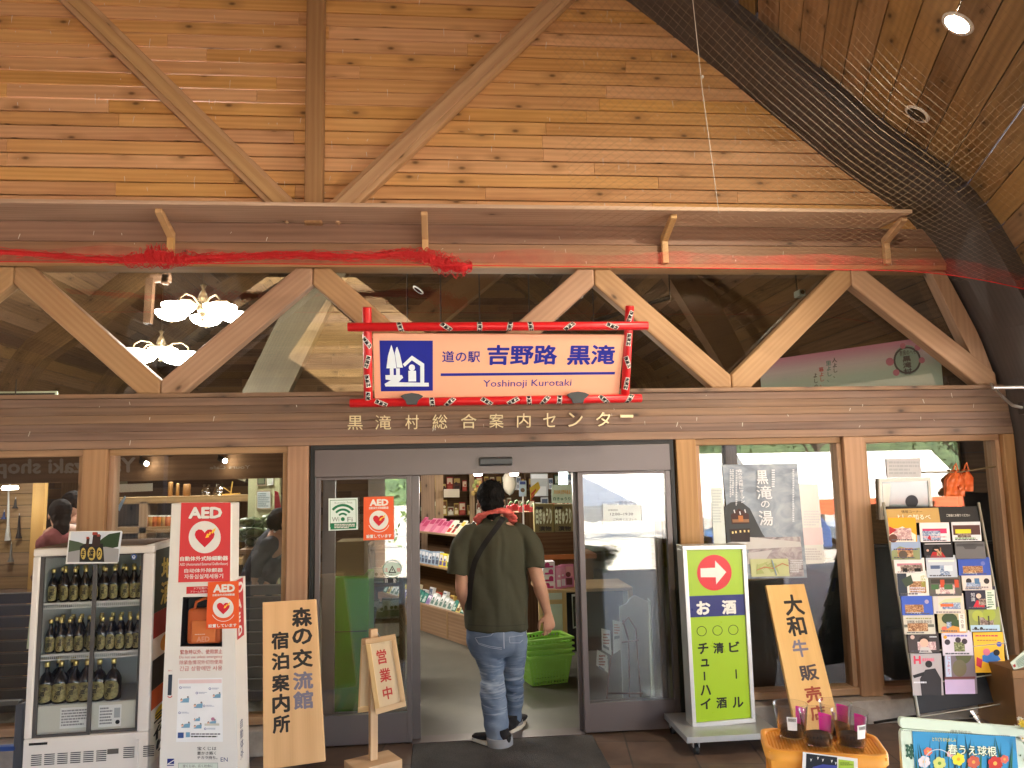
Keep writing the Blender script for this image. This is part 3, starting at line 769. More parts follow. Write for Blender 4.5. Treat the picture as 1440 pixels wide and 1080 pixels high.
for i,z_ in enumerate(SHZ[:2]):
    mb=MB(); mb.box((xo0,.07,z_-.012),(xo1,.078,z_-.001),WIRE); mb.box((xo0,.07,z_-.034),(xo1,.075,z_-.028),WIRE)
    for k in range(40): mb.box((xo0+(xo1-xo0)*k/40,.078,z_-.006),(xo0+(xo1-xo0)*k/40+.003,dF-.06,z_-.002),WIRE)
    for k in range(50): mb.box((xo0+(xo1-xo0)*k/50,.071,z_-.028),(xo0+(xo1-xo0)*k/50+.003,.073,z_-.012),WIRE)
    mb.build('wire_shelf',fr_)
mb=MB(); mb.box((.03,.075,SHZ[2]-.004),(wF-.03,dF-.05,SHZ[2]-.001),FIN); mb.box((xo0,.065,zo0),(xo1-.03,.075,SHZ[2]-.005),C((.62,.61,.54),rough=.6)); mb.build('deck_panel',fr_)
mb=MB(); f=Fr([(.15,.064,SHZ[2]-.02),(.29,.064,SHZ[2]-.02),(.29,.064,zo0+.025),(.15,.064,zo0+.025)]); f.slab(mb,.0006,M_PAPER); art(mb,f,[('l',.05,.08,.95,.9,6,K(130,130,135))])
f=Fr([(.345,.064,SHZ[2]-.018),(.46,.064,SHZ[2]-.018),(.46,.064,zo0+.02),(.345,.064,zo0+.02)]); f.slab(mb,.0006,M_PAPER); art(mb,f,[('l',.05,.08,.6,.9,6,K(130,130,135)),('r',.68,.15,.95,.6,K(170,175,180)),('c',.85,.8,.1,INK)]); mb.build('instruction_sheet',fr_)
# louvres, badge, handle groove in the base
for g in range(6):
    mb=MB(); x=.045+.064*g
    for k in range(6): mb.box((x,-.003,zz(1058)-.010*k-.004),(x+.05,-.0002,zz(1058)-.010*k),INK)
    mb.build('air_grille',fr_)
for x in (.50,.60):
    mb=MB()
    for k in range(6): mb.box((x,-.003,zz(1056)-.010*k-.004),(x+.055,-.0002,zz(1056)-.010*k),INK)
    mb.build('air_grille',fr_)
mb=MB(); mb.box((.03,-.003,zz(1043)-.006),(.12,-.0003,zz(1043)+.006),INK); mb.build('badge',fr_); mb=MB(); mb.box((.42,-.004,zz(1064)),(.475,-.0003,zz(1057)),K(90,85,80)); mb.build('latch',fr_); mb=MB(); mb.box((.565,-.012,.09),(.577,-.0003,zz(1046)),FW); mb.build('grip',fr_)
# printed advert down the right side
mb=MB(); f=Fr([(wF+.0006,.02,hF-.03),(wF+.0006,dF-.02,hF-.03),(wF+.0006,dF-.02,.25),(wF+.0006,.02,.25)])
art(mb,f,[('r',0,0,1,.30,K(45,50,38)),('r',0,.30,1,.42,K(150,40,30)),('r',0,.42,1,.52,K(225,205,185)),('c',.5,.47,.22,K(225,150,50),.04),('r',0,.52,1,.66,K(60,48,40)),('r',0,.66,1,.75,K(205,92,40)),('r',0,.75,1,1,K(235,228,214)),('c',.35,.79,.2,K(235,200,50),.03),('v','手作り',.1,.78,.8,.98,INK,.03),('v','地酒',.2,.04,.7,.28,K(205,180,90),.03)]); mb.build('side_advert',fr_)
mb=MB(); f=Fr([(.50,-.0006,hF-.045),(.53,-.0006,hF-.045),(.53,-.0006,hF-.075),(.50,-.0006,hF-.075)])
art(mb,f,[('c',.5,.5,.5,K(40,80,150)),('c',.5,.5,.3,M_WHITE),('p',[(.5,.2),(.7,.6),(.3,.6)],K(40,80,150))]); mb.build('round_sticker',fr_)
mb=MB(); mb.box((.03,.02,hF+.001),(wF-.05,dF-.03,hF+.006),K(105,85,70,rough=.8)); mb.build('top_sheet',fr_)
mb=MB(); mb.obox((-.002,.05,zz(912)),(-.028,0,0),(0,.002,0),(.02,0,zz(800)-zz(912)),K(165,175,150)); mb.build('side_flyer',fr_)
Mfr=Matrix.Translation((p0.x,FY,0))@Matrix.Rotation(RZ,4,'Z')
# bottles
B_GL=C((.012,.011,.014),rough=.12,spec=.6,name='dark bottle glass',var=0); B_LB=noisy('bottle label',(.12,.10,.03),(.33,.28,.11),60,.6); B_CP=C((.52,.40,.14),rough=.3,metal=.7,name='gold cap')
def make_bottle(h,r,neck,label):
    e=thing('bottle',label,'bottle')
    mb=MB(); s=h*.62
    mb.lathe([(0,0),(r*.9,0),(r,h*.02),(r,h*.50),(r*.93,h*.56),(r*.62,h*.68),(neck,h*.76),(neck,h*.90),(neck*1.15,h*.90),(neck*1.15,h*.93),(0,h*.93)],B_GL,n=18); mb.build('glass_body',e)
    mb=MB(); n=12
    mb.lathe([(neck*1.2,h*.88),(neck*1.28,h*.89),(neck*1.28,h*.985),(neck*1.1,h),(0,h)],B_CP,n=14); mb.build('cap',e)
    mb=MB(); a=1.15; prof=[]
    vs=[];nn=14
    for i in range(nn+1):
        th=-math.pi/2-a+2*a*i/nn; k=math.sqrt(max(0,1-((i/nn-.5)*2)**2)); zc=h*.27; hz=h*(.10+.125*k)
        vs+= [Vector(((r+.0006)*math.cos(th),(r+.0006)*math.sin(th),zc-hz)),Vector(((r+.0006)*math.cos(th),(r+.0006)*math.sin(th),zc+hz))]
    mb.add(vs,[(2*i,2*i+2,2*i+3,2*i+1) for i in range(nn)],B_LB,sm=True)
    def wr(x,z,k=0): th=-math.pi/2+x/r; return Vector(((r+.0012+k)*math.cos(th),(r+.0012+k)*math.sin(th),z))
    for ch,(cx,cz) in zip('手造り',((0.25*r,h*.37),(-.05*r,h*.27),(-.3*r,h*.16))):
        vs,fs=text_geo(ch,.03); sc=h*.12
        mb.add([wr(cx+(v.x-.5)*sc,cz+(v.y-.4)*sc,v.z) for v in vs],fs,INK)
    mb.build('bottle_label',e); return e
def put_bottles(proto,lst,labels,groups):
    for i,((x,y,z_),lb,g) in enumerate(zip(lst,labels,groups)):
        c=proto if i==0 else copy_tree(proto)
        c.location=Mfr@Vector((x,y,z_)); c.rotation_euler=(0,0,RZ+random.uniform(-.25,.35)); c['label']=lb; c['group']=g
def lx(px,py=830,yy=.12):   # pixel column -> local x on the shelf at depth yy
    p=P(px,py,FY+yy); return (p.x-p0.x)/math.cos(RZ)
c1=[65,77,94,107,121,134,149,162,176,189,199]; c2=[62,77,91,103,117,133,147,160,172,186,197]
h1=.178; lst=[];lab=[];gr=[]
for row,(cols,z_,nm) in enumerate(((c1,SHZ[0],'top'),(c2,SHZ[1],'middle'))):
    for k in range(3):
        for c in cols:
            if k and random.random()<.08: continue
            lst.append((lx(c)+random.uniform(-.004,.004)+(.02 if k==1 else 0),.105+.075*k,z_)); 
            gr.append(f'bottles on the {nm} fridge shelf'+(' in front' if k==0 else ' behind'))
            lab.append(f'slim dark bottle with gold cap standing '+('in the front row of' if k==0 else 'behind the front row on')+f' the {nm} fridge shelf')
lst=[(min(max(x,xo0+.03),xo1-.028),y,z_) for x,y,z_ in lst]
pb=make_bottle(h1,.0245,.0085,'bottle'); put_bottles(pb,lst,lab,gr)
lst=[(lx(c,960),.11,SHZ[2]) for c in (68,87.5,107,123,140,159.5)]+[(lx(c,960,.22),.2,SHZ[2]) for c in (86,106,126)]
pb=make_bottle(.215,.042,.0105,'bottle')
put_bottles(pb,lst,['broad dark bottle with gold cap in the front row on the fridge floor']*6+['broad dark bottle half hidden behind the front row on the fridge floor']*3,['broad bottles on the fridge floor in front']*6+['broad bottles on the fridge floor behind']*3)
# photo print hung over the fridge edge
f=panel([(97.5,747),(171,746.5),(165,792),(92,793)],FY-.0,FY-.012)
mb=MB(); f.slab(mb,.002,M_PAPER); f.zm(0,620,1127/240)
art(mb,f,[('r',458,600,796,800,K(205,212,222)),('p',[(458,655),(520,668),(580,690),(600,740),(450,745)],K(70,85,66)),('p',[(796,602),(720,615),(670,650),(640,690),(700,720),(780,700)],K(40,62,36)),('p',[(450,735),(560,715),(700,700),(785,715),(780,800),(445,800)],K(150,150,152)),
 ('p',[(530,700),(560,680),(680,680),(690,800),(525,800)],K(24,22,22)),('r',570,640,590,700,K(50,30,26)),('r',612,605,642,700,K(50,30,26)),('r',640,622,664,700,K(50,30,26)),('r',612,602,642,622,K(150,50,40)),('r',572,634,590,648,K(150,60,45)),('r',643,616,662,632,K(150,60,45)),
 ('c',552,745,17,K(190,165,85),38),('c',606,745,26,K(190,165,85),44),('c',658,745,18,K(190,165,85),40),('t','手',540,722,562,770,INK,.04),('t','造',590,712,622,775,INK,.04),('t','り',648,722,668,770,INK,.04)],.0006,.0002)
tag(mb.build('photo_print'),'photograph of three labelled bottles by a river taped to the top edge of the fridge','photograph')

# ---------------------------------------------------------------- defibrillator cabinet
AY=-.95
a=thing('defibrillator_cabinet','tall white cabinet with a red heart header, between the fridge and the cedar board','cabinet',(P(285,1080,AY).x,AY,0))
AW=C((.76,.74,.70),rough=.35,name='cabinet enamel',var=.03)
inv=Matrix.Translation(-Vector(a.location))
def ap(mb,name,bevel=0):
    o=mb.build(name,a,bevel); o.matrix_parent_inverse=inv; return o
fh=panel([(241,708),(326,707.5),(325,819),(236,821)],AY-.005)
mb=MB(); fh.slab(mb,.16,AW); ap(mb,'header_box',.004)
mb=MB(); fh.zm(160,620,1315/280.)
art(mb,fh,[('r',436,408,770,930,K(212,62,66))]+[('t','AED',496,437,718,512,K(90,20,25),.06),('t','AED',495,435,717,510,M_WHITE,.05)]+heart_items(602,632,106)+
 [('t','自動体外式除細動器',440,756,756,788,M_WHITE,.03),('t','AED (Automated External Defibrillator)',437,800,755,824,M_WHITE,.01),('t','自动体外除颤器',468,838,722,866,M_WHITE,.015),('t','자동심실제세동기',468,876,724,908,M_WHITE,.015)]); ap(mb,'header_print')
fb=Fr([P(236,821,AY-.012),P(329,818,AY-.012),P(335,1105,AY-.012),P(223,1105,AY-.012)],[(236,821),(329,818),(335,1105),(223,1105)])
x0,x1=P(236,821,AY).x,P(329,818,AY).x
# body with a real window recess
win=[(257,837),(312,836),(312,900),(253.5,900)]
def bpt(x,y): return fb.at(*fb.ut(x,y),0)
fb.z=(0,0,1)
mb=MB(); TL,TR,BR,BL=fb.w; w_=[bpt(*q) for q in win]
mb.add([TL,TR,BR,BL]+w_,[(0,4,5,1),(1,5,6,2),(2,6,7,3),(3,7,4,0)],AW); bk=[q+V(0,.10,0) for q in w_]; b2=[q+V(0,.24,0) for q in fb.w]
mb.add(w_+bk,[(0,4,5,1),(1,5,6,2),(2,6,7,3),(3,7,4,0),(4,7,6,5)],M_BLACK)
mb.add(fb.w+b2,[(0,1,5,4),(1,2,6,5),(2,3,7,6),(3,0,4,7),(4,5,6,7)],AW); ap(mb,'body')
mb=MB(); p=P(280,1080,AY); mb.box((x0-.06,AY-.06,0),(x1+.13,AY+.34,.03),K(150,130,105)); ap(mb,'base_plate',.004)
mb=MB(); q=[v+V(0,.002,0) for v in w_]; mb.add(q,[(0,1,2,3)],M_CLEAR); ap(mb,'window_pane')
mb=MB(); fb.zm(220,690,665/240.)
PR=K(190,80,75)
art(mb,fb,[('r',116,371,215,395,K(200,45,55)),('t','ドアを開けると',146,373,215,381,M_WHITE),('t','アラームが鳴ります',132,384,215,392,M_WHITE),
 ('t','緊急時以外、使用禁止',93,592,256,609,PR,.01),('t','Do not use unless emergency',90,614,256,627,PR),('t','除紧急情况外切勿使用',91,631,256,647,PR),('t','긴급 상황에만 사용',91,653,256,671,PR),
 ('r',47,686,62,766,K(45,55,70)),('t','開く',48,668,64,674,PR),('o',54,766,7,10,K(200,40,40),200,350)])
fb.zm(220,940,1003/130.)
LB=K(120,165,195); DB=K(60,80,150); SK=K(235,190,170); GY_=K(225,225,228)
it=[('r',225,20,715,735,K(236,238,240)),('r',245,35,705,75,K(230,205,205))]
for x,y,s in ((310,265,1),(455,325,1),(655,215,.9),(320,550,1),(440,480,.7),(600,520,1),(450,560,.9)):
    it+=[('p',[(x-55*s,y+22*s),(x-15*s,y-22*s),(x+45*s,y-32*s),(x+40*s,y+20*s)],LB),('c',x-40*s,y-5*s,14*s,SK),('p',[(x-52*s,y-12*s),(x-40*s,y-26*s),(x-24*s,y-12*s)],K(90,80,80)),('c',x+30*s,y-40*s,10*s,K(120,110,115))]
for x,y in ((262,122),(437,180),(577,133),(515,322),(252,400),(527,582)):
    it+=[('c',x,y,13,DB),('c',x,y,8,K(235,235,240)),('l',x+20,y-12,x+110,y+8,2,K(150,160,185))]
it+=[('r',232,625,295,690,K(55,80,140)),('r',318,622,362,680,LB),('l',375,630,690,655,1,K(80,80,90)),('l',375,660,690,685,1,INK),('c',610,470,20,K(190,130,160)),('r',520,520,680,545,K(205,205,195)),
 ('t','宝くじは',440,790,648,832,INK,.01),('t','豊かさ築く',440,848,645,888,INK,.01),('t','チカラ持ち。',440,902,660,942,INK,.01),
 ('r',118,935,192,1022,K(25,45,120)),('p',[(118,1000),(192,945),(192,958),(135,1000),(192,1000),(192,1010),(118,1010)],M_WHITE),('t','EN',695,920,772,970,K(40,60,120)),
 ('r',235,985,665,1100,K(120,135,130)),('r',239,990,661,1100,K(205,215,205)),('t','宝くじは、広く社会に',285,1005,610,1040,K(60,60,60)),('t','役立てられています。',285,1052,620,1085,K(60,60,60))]
art(mb,fb,it,.0008,.00003); ap(mb,'body_print')
# red band with vertical letters on the right flank
mb=MB(); fs_=Fr([TR+V(.0006,.02,-.0),TR+V(.0006,.2,0),TR.lerp(BR,.30)+V(.0006,.2,0),TR.lerp(BR,.30)+V(.0006,.02,0)])
art(mb,fs_,[('r',.1,0,.9,1,K(185,45,55)),('c',.5,.14,.38,M_WHITE,.09),('p',[(.5+x*.22,.15+y*.055) for x,y in HEART],K(205,30,50)),('v','AED',.2,.3,.8,.97,M_WHITE,.05)]); ap(mb,'flank_print')
mb=MB(); fs_=Fr([TR.lerp(BR,.70)+V(.0008,.05,0),TR.lerp(BR,.70)+V(.0008,.12,0),TR.lerp(BR,.9)+V(.0008,.12,0),TR.lerp(BR,.9)+V(.0008,.05,0)]); vtext(mb,fs_,'自動体外',0,0,1,1,K(40,60,110),.0004); ap(mb,'flank_lettering')
# orange bag in the window
b=thing('defibrillator_bag','orange carrying bag seen through the cabinet window','bag',(w_[0].x+.1,w_[0].y+.04,w_[3].z))
OB=C((.62,.13,.03),rough=.6,name='orange nylon'); iv=Matrix.Translation(-Vector(b.location))
xL,xR=w_[3].x+.02,w_[2].x-.012; zB,zT=w_[3].z+.001,w_[0].z; yy=w_[0].y
mb=MB(); mb.box((xL,yy+.03,zB),(xR,yy+.09,zB+.19),OB); o=mb.build('bag_body',b,.02,seg=3); o.matrix_parent_inverse=iv
mb=MB(); mb.box((xL+.03,yy+.016,zB+.01),(xR-.03,yy+.034,zB+.13),C((.74,.20,.05),rough=.55)); o=mb.build('front_pocket',b,.008); o.matrix_parent_inverse=iv
mb=MB(); xm_=(xL+xR)/2; mb.tube([(xm_-.06,yy+.05,zB+.18),(xm_-.05,yy+.045,zB+.225),(xm_,yy+.04,zB+.245),(xm_+.05,yy+.045,zB+.225),(xm_+.06,yy+.05,zB+.18)],.008,OB,8); o=mb.build('bag_handle',b); o.matrix_parent_inverse=iv
mb=MB(); f=Fr([(xL+.04,yy+.0155,zB+.06),(xR-.05,yy+.0155,zB+.06),(xR-.05,yy+.0155,zB+.015),(xL+.04,yy+.0155,zB+.015)]); art(mb,f,[('t','AED',.2,.35,.9,.98,K(230,160,130),.03),('l',.1,.0,.9,.18,1,K(230,190,170))]); o=mb.build('bag_print',b); o.matrix_parent_inverse=iv
# plate hung on the cabinet corner
aed_notice([(292.5,818.5),(335.5,817),(336,883.5),(289.5,885)],AY-.03,(225,810,10.8),
 [('t','AED',808,122,1140,238,M_WHITE,.05),('t','自動体外式除細動器',800,258,1135,292,M_WHITE,.02)]+heart_items(962,470,158)+[('o',962,500,175,184,M_WHITE,205,335),('t','設置しています',735,718,1168,775,M_WHITE,.03)],
 'orange heart symbol plate hung on the right front corner of the white cabinet',.004)
# ================================================================ cedar boards, open sign, mat
def board_face(px,yt,yb): return Fr(flat(px,[P(*px[0],yt),P(*px[1],yt),P(*px[2],yb),P(*px[3],yb)]),px)
# tall board on feet
f=board_face([(369,847),(444,842.5),(457,1071),(370,1083)],-.62,-.78)
t=thing('wooden_signboard','cedar board brushed with two columns of black characters, on wooden feet left of the door','signboard',f.at(.5,1))
iv=Matrix.Translation(-Vector(t.location))
def part(mb,name,parent,iv,bevel=0):
    o=mb.build(name,parent,bevel); o.matrix_parent_inverse=iv; return o
mb=MB(); f.slab(mb,.035,W_CEDAR,f.w[0]-f.w[3]); part(mb,'board',t,iv,.004)
INKB=K(34,28,26,rough=.5); INKF=K(110,105,125,rough=.35,spec=.8); INKM=K(70,60,62)
mb=MB(); f.zm(220,690,665/240.)
for s,x0,x1,cells in (('森の交流館',528,606,[(452,522),(528,588),(604,676),(690,760),(765,838)]),('宿泊案内所',446,515,[(540,606),(618,684),(700,768),(776,852),(862,934)])):
    for i,(ch,(a,b_)) in enumerate(zip(s,cells)):
        sh=(a-452)*.018
        art(mb,f,[('t',ch,x0+sh,a,x1+sh,b_,(INKF if ch in '流館' else INKB),.035)],.0012)
part(mb,'brush_lettering',t,iv)
for px in (405,445):
    mb=MB(); q=P(px,1074,-.86); mb.obox((q.x-.055,-.98,0),(.085,0,0),(0,.42,0),(0,0,.07),W_STEP,(0,1,0)); part(mb,'foot',t,iv,.005)

# swinging open sign on a post
g=G(518,1062,.04)
c0=G(516,1055,.062)
bl,br_,tr,tl=G(533,1068,.07),G(566,1053,.07),G(535,1044,.07),G(502,1060,.07)
ex=(br_-bl).normalized(); ey=(tl-bl); ey=(ey-ex*ey.dot(ex)).normalized()
t=thing('open_sign_stand','small pale wood stand with a hinged red lettered open sign, before the left door glass','sign',bl)
iv=Matrix.Translation(-Vector(t.location))
# the block, measured off its front lower edge
b0=P(502,1085,-.62); 
fb0=[P(476,1065,-.50),P(502,1078,-.72),P(566,1068,-.62)]
pA=G(502,1081,.0) if False else P(502,1080,-.66); pA=V(pA.x,-.66,0)
pB=P(566,1068,-.52); pB=V(pB.x,-.52,0); d1=(pB-pA); n1=V(-d1.y,d1.x,0).normalized()
hb=.088
mb=MB(); mb.obox(pA,d1,n1*.20,(0,0,hb),W_PALE,d1); part(mb,'base_block',t,iv,.004)
cb=pA+d1*.5+n1*.10; e1=d1.normalized()
pt_=P(527,884,cb.y).z
mb=MB(); mb.obox(cb-e1*.024-n1*.016+V(0,0,hb),e1*.048,n1*.032,(0,0,pt_-hb),W_PALE,(0,0,1)); part(mb,'post',t,iv,.003)
yq=cb.y-.06
for nm,px,dy,txt in (('front_panel',[(513,898.5),(555.5,892),(571,993),(528.5,1005.5)],-.045,1),('rear_panel',[(508,900),(520,898),(522,1000),(503,1003)],.06,0)):
    ff=board_face(px,cb.y-.02+dy*.3,cb.y+dy*1.6)
    ff.zm(430,850,986/210.)
    fm=MB(); B=.15
    for (u0,t0,u1,t1) in ((0,0,1,B*.5),(0,1-B*.5,1,1),(0,B*.5,B,1-B*.5),(1-B,B*.5,1,1-B*.5)):
        q=[ff.at(u0,t0),ff.at(u1,t0),ff.at(u1,t1),ff.at(u0,t1)]; fm.prism(q,-ff.N*.022,W_PALE)
    o=part(fm,nm,t,iv,.002)
    fm=MB(); q=[ff.at(B,B*.5,-.008),ff.at(1-B,B*.5,-.008),ff.at(1-B,1-B*.5,-.008),ff.at(B,1-B*.5,-.008)]; fm.prism(q,-ff.N*.01,K(222,200,165,rough=.5))
    if txt: art(fm,ff,[('t','営',470,296,536,394,K(196,66,62),.02),('t','業',488,420,564,512,K(196,66,62),.02),('t','中',510,540,574,628,K(196,66,62),.02)],-.0068)
    o2=fm.build('sign_face',o); o2.matrix_parent_inverse=iv@Matrix.Identity(4); o2.matrix_parent_inverse=Matrix.Identity(4)
mb=MB(); q=P(531,890,cb.y-.03); 
for k in range(5): mb.lathe([(.004,-.001),(.0055,0),(.004,.001)],M_STEEL,q+V(.004*k,-.004,-.006*k),8,(1,.3*(-1)**k,.2))
part(mb,'chain_hinge',t,iv)

# entrance mat
def mat_mat():
    m,t_,b=mat0('ribbed mat'); N=t_.nodes.new; L=t_.links.new
    tc=N('ShaderNodeTexCoord'); n=N('ShaderNodeTexNoise'); n.inputs['Scale'].default_value=160; n.inputs['Detail'].default_value=3; L(tc.outputs['Object'],n.inputs['Vector'])
    n2=N('ShaderNodeTexNoise'); n2.inputs['Scale'].default_value=3; n2.inputs['Detail'].default_value=6; L(tc.outputs['Object'],n2.inputs['Vector'])
    mx=N('ShaderNodeMath'); mx.operation='MULTIPLY'; L(n.outputs['Fac'],mx.inputs[0]); L(n2.outputs['Fac'],mx.inputs[1])
    rp=N('ShaderNodeValToRGB'); rp.color_ramp.elements[0].color=(.018,.018,.019,1); rp.color_ramp.elements[1].color=(.085,.083,.08,1); rp.color_ramp.elements[0].position=.12; rp.color_ramp.elements[1].position=.5
    L(mx.outputs[0],rp.inputs[0]); L(rp.outputs[0],b.inputs['Base Color']); b.inputs['Roughness'].default_value=.95
    bp=N('ShaderNodeBump'); bp.inputs['Distance'].default_value=.004; L(n.outputs['Fac'],bp.inputs['Height']); L(bp.outputs[0],b.inputs['Normal']); return m
q=[G(581,1049),G(827,1034),G(870,1090),G(578,1100)]
mb=MB(); yn=-1.9; a0=q[0]; a1=q[1]; mb.box((a0.x,yn,.003),(a1.x+.02,min(a0.y,a1.y,-.04),.014),mat_mat()); o=mb.build('door_mat',bevel=.004); tag(o,'dark grey entrance mat lying before the open doorway','mat')

# ---------------------------------------------------------------- liquor light box on castors
LY=-.32
f=board_face([(959.5,767.5),(1049,766),(1063,1016),(974,1024)],LY,LY)
t=thing('lightbox_sign','lime green upright sign with red arrow disc on a castor base right of the door','sign',V(f.at(.5,1).x,LY,0))
iv=Matrix.Translation(-Vector(t.location)); f.zm(930,610,4.5)
SIL=C((.55,.55,.55),rough=.35,metal=.6,name='brushed frame'); LIME=K(160,196,40,rough=.3,var=.02)
mb=MB()
for (u0,t0,u1,t1) in ((0,0,1,.025),(0,.975,1,1),(0,.025,.065,.975),(.935,.025,1,.975)):
    mb.prism([f.at(u0,t0),f.at(u1,t0),f.at(u1,t1),f.at(u0,t1)],-f.N*.13,SIL)
part(mb,'frame',t,iv,.003)
mb=MB(); mb.prism([f.at(.066,.026,-.01),f.at(.934,.026,-.01),f.at(.934,.974,-.01),f.at(.066,.974,-.01)],-f.N*.1,LIME)
u0,t0,u1,t1=.066,f.ut(340,1030)[1],.934,f.ut(340,1030)[1]+.118
mb.quad(f.at(u0,t1,-.0092),f.at(u1,t1,-.0092),f.at(u1,t0,-.0092),f.at(u0,t0,-.0092),K(28,36,110,rough=.3),rnd=.5)
art(mb,f,[('c',340,884,110,K(208,30,44,rough=.3),116),('p',[(252,856),(345,852),(345,806),(416,880),(352,960),(350,914),(254,914)],M_WHITE)],-.0092)
f.zm(930,820,1163/280.)
art(mb,f,[('t','お',208,112,292,194,M_WHITE,.045),('t','酒',358,106,442,190,M_WHITE,.045)],-.0086)
TK=K(22,26,14); it=[]
for cx,yy in ((240,290),(333,286),(425,282)): it.append(('o',cx,yy,26,29.5,TK))
it+=[('t','チ',218,358,280,424,TK,.03),('t','ュ',234,452,284,496,TK,.03),('r',252,526,261,576,TK),('t','ハ',232,602,294,662,TK,.03),('t','イ',232,680,294,742,TK,.03),
     ('t','清',308,356,370,420,TK,.03),('t','酒',326,672,388,736,TK,.03),('t','ビ',400,350,462,412,TK,.03),('r',438,512,446,566,TK),('t','ル',420,670,484,732,TK,.03)]
art(mb,f,it,-.0092,0); part(mb,'lit_panel',t,iv)
pb=f.at(0,1); pr=f.at(1,1); zb_=.085
mb=MB(); mb.box((pb.x-.10,LY-.19,zb_),(pr.x+.08,LY+.30,zb_+.035),C((.40,.41,.42),rough=.4,metal=.5,name='base tray')); mb.box((pb.x-.0,LY+.0,zb_+.035),(pr.x-.0,LY+.12,pb.z+.01),SIL); part(mb,'base_tray',t,iv,.005)
for x,y in ((pb.x-.03,LY-.14),(pr.x+.03,LY-.12),(pb.x-.06,LY+.25),(pr.x+.04,LY+.25)):
    mb=MB(); mb.cyl((x-.012,y,.032),(x+.012,y,.032),.032,M_BLACK,18); mb.box((x-.02,y-.018,.045),(x-.016,y+.018,zb_),M_STEEL); mb.box((x+.016,y-.018,.045),(x+.02,y+.018,zb_),M_STEEL); mb.box((x-.02,y-.02,zb_-.005),(x+.02,y+.02,zb_),M_STEEL); part(mb,'castor',t,iv)

# leaning cedar board right
f=board_face([(1077,823),(1131,821),(1180,1015),(1119,1024)],-.10,-.42)
t=thing('wooden_signboard','cedar board with one brushed column fading to red, leaning on the right window kerb','signboard',f.at(.5,1)); iv=Matrix.Translation(-Vector(t.location))
f2=Fr([f.at(0,0),f.at(1,0),f.at(1,1.12),f.at(0,1.12)]); mb=MB(); f2.slab(mb,.032,W_CEDAR,f.w[0]-f.w[3]); part(mb,'board',t,iv,.004)
mb=MB(); f.zm(930,820,1163/280.); RB=K(150,62,36)
for ch,b,mt in (('大',(716,62,828,180),INKB),('和',(732,182,842,298),INKB),('牛',(764,316,856,420),INKF),('販',(806,462,914,558),INKM),('売',(838,590,938,690),RB),('店',(868,706,962,800),RB)):
    art(mb,f,[('t',ch,*b,mt,.03)],.0012)
part(mb,'brush_lettering',t,iv)

# ---------------------------------------------------------------- posters on the right windows
GW=.060
z=(930,610,4.5)
def mottled(name,cols,sc,warp=2.0):
    m,t_,b=mat0(name); N=t_.nodes.new; L=t_.links.new
    tc=N('ShaderNodeTexCoord'); mp=N('ShaderNodeMapping'); mp.inputs['Scale'].default_value=sc; L(tc.outputs['Object'],mp.inputs['Vector'])
    n=N('ShaderNodeTexNoise'); n.inputs['Scale'].default_value=1; n.inputs['Detail'].default_value=6; n.inputs['Distortion'].default_value=warp; L(mp.outputs[0],n.inputs['Vector'])
    rp=N('ShaderNodeValToRGB'); e=rp.color_ramp.elements; e[0].position=.3; e[1].position=.7; e[0].color=cols[0]+(1,); e[1].color=cols[-1]+(1,)
    for i,c in enumerate(cols[1:-1]): q=e.new(.3+.4*(i+1)/(len(cols)-1)); q.color=c+(1,)
    L(n.outputs['Fac'],rp.inputs[0]); L(rp.outputs[0],b.inputs['Base Color']); b.inputs['Roughness'].default_value=.35; return m
PSKY=mottled('poster dusk',[(.13,.16,.21),(.22,.27,.34),(.33,.37,.43)],(5,1,9)); PROCK=mottled('poster rock',[(.10,.08,.09),(.30,.25,.27),(.5,.46,.47)],(9,1,14))
WT=K(225,228,235)
it=[('p',[(398,470),(440,440),(500,432),(560,480),(640,640),(700,720),(545,720),(420,720),(408,600)],K(62,66,70)),
    ('r',555,660,892,905,PROCK),('p',[(410,700),(560,660),(880,690),(885,720),(560,735),(412,760)],K(200,198,200)),('p',[(545,760),(700,740),(660,800),(545,830)],K(190,186,190)),
    ('p',[(440,520),(490,480),(552,515),(556,575),(445,580)],K(70,44,42)),('p',[(430,610),(560,605),(560,690),(440,690)],K(52,40,40))]
for x,y in ((446,625),(466,622),(494,618),(520,616),(545,616)): it.append(('r',x,y,x+10,y+14,K(255,225,160)))
for x,y in ((455,490),(490,500),(522,488)): it.append(('p',[(x,y),(x+6,y-4),(x+12,y+18),(x+6,y+20)],WT))
it+=[('r',448,548,552,568,K(150,110,80)),('r',485,525,515,562,K(190,120,70)),('r',562,795,803,902,K(196,200,150)),('l',812,798,890,880,7,WT)]
it+=[('p',[(595+random.uniform(0,200),800+random.uniform(0,95)) for _ in range(3)],K(170,180,120)) for _ in range(7)]+[('p',[(600,860),(650,842),(700,850),(760,820),(800,835),(800,840),(760,826),(700,856),(650,848),(600,866)],K(190,120,90)),('p',[(690,800),(700,830),(720,895),(726,895),(706,828),(696,800)],K(120,150,180))]
it+=[('t','黒',598,232,668,324,WT,.02),('t','滝',598,332,694,420,WT,.01),('t','の',624,430,680,474,WT,.01),('t','湯',612,492,700,588,WT,.015),('v','森の交流館にオープン',484,225,514,445,WT,.01)]
for x,y0,y1 in ((434,225,410),(448,225,395),(470,228,462),(828,225,565)): it.append(('v','一'*1,x-1,y0,x,y0+1,WT)); it.append(('l',x-6,y0,x+5,y1,int((y1-y0)/11),WT))
it.append(('l',690,225,710,345,8,WT))
sheet('bath_poster','large grey blue poster with white brush lettering and small map in the right window','poster',[(1015.5,653.5),(1121,652),(1135,812.5),(1032,814)],GW,it,PSKY,z)
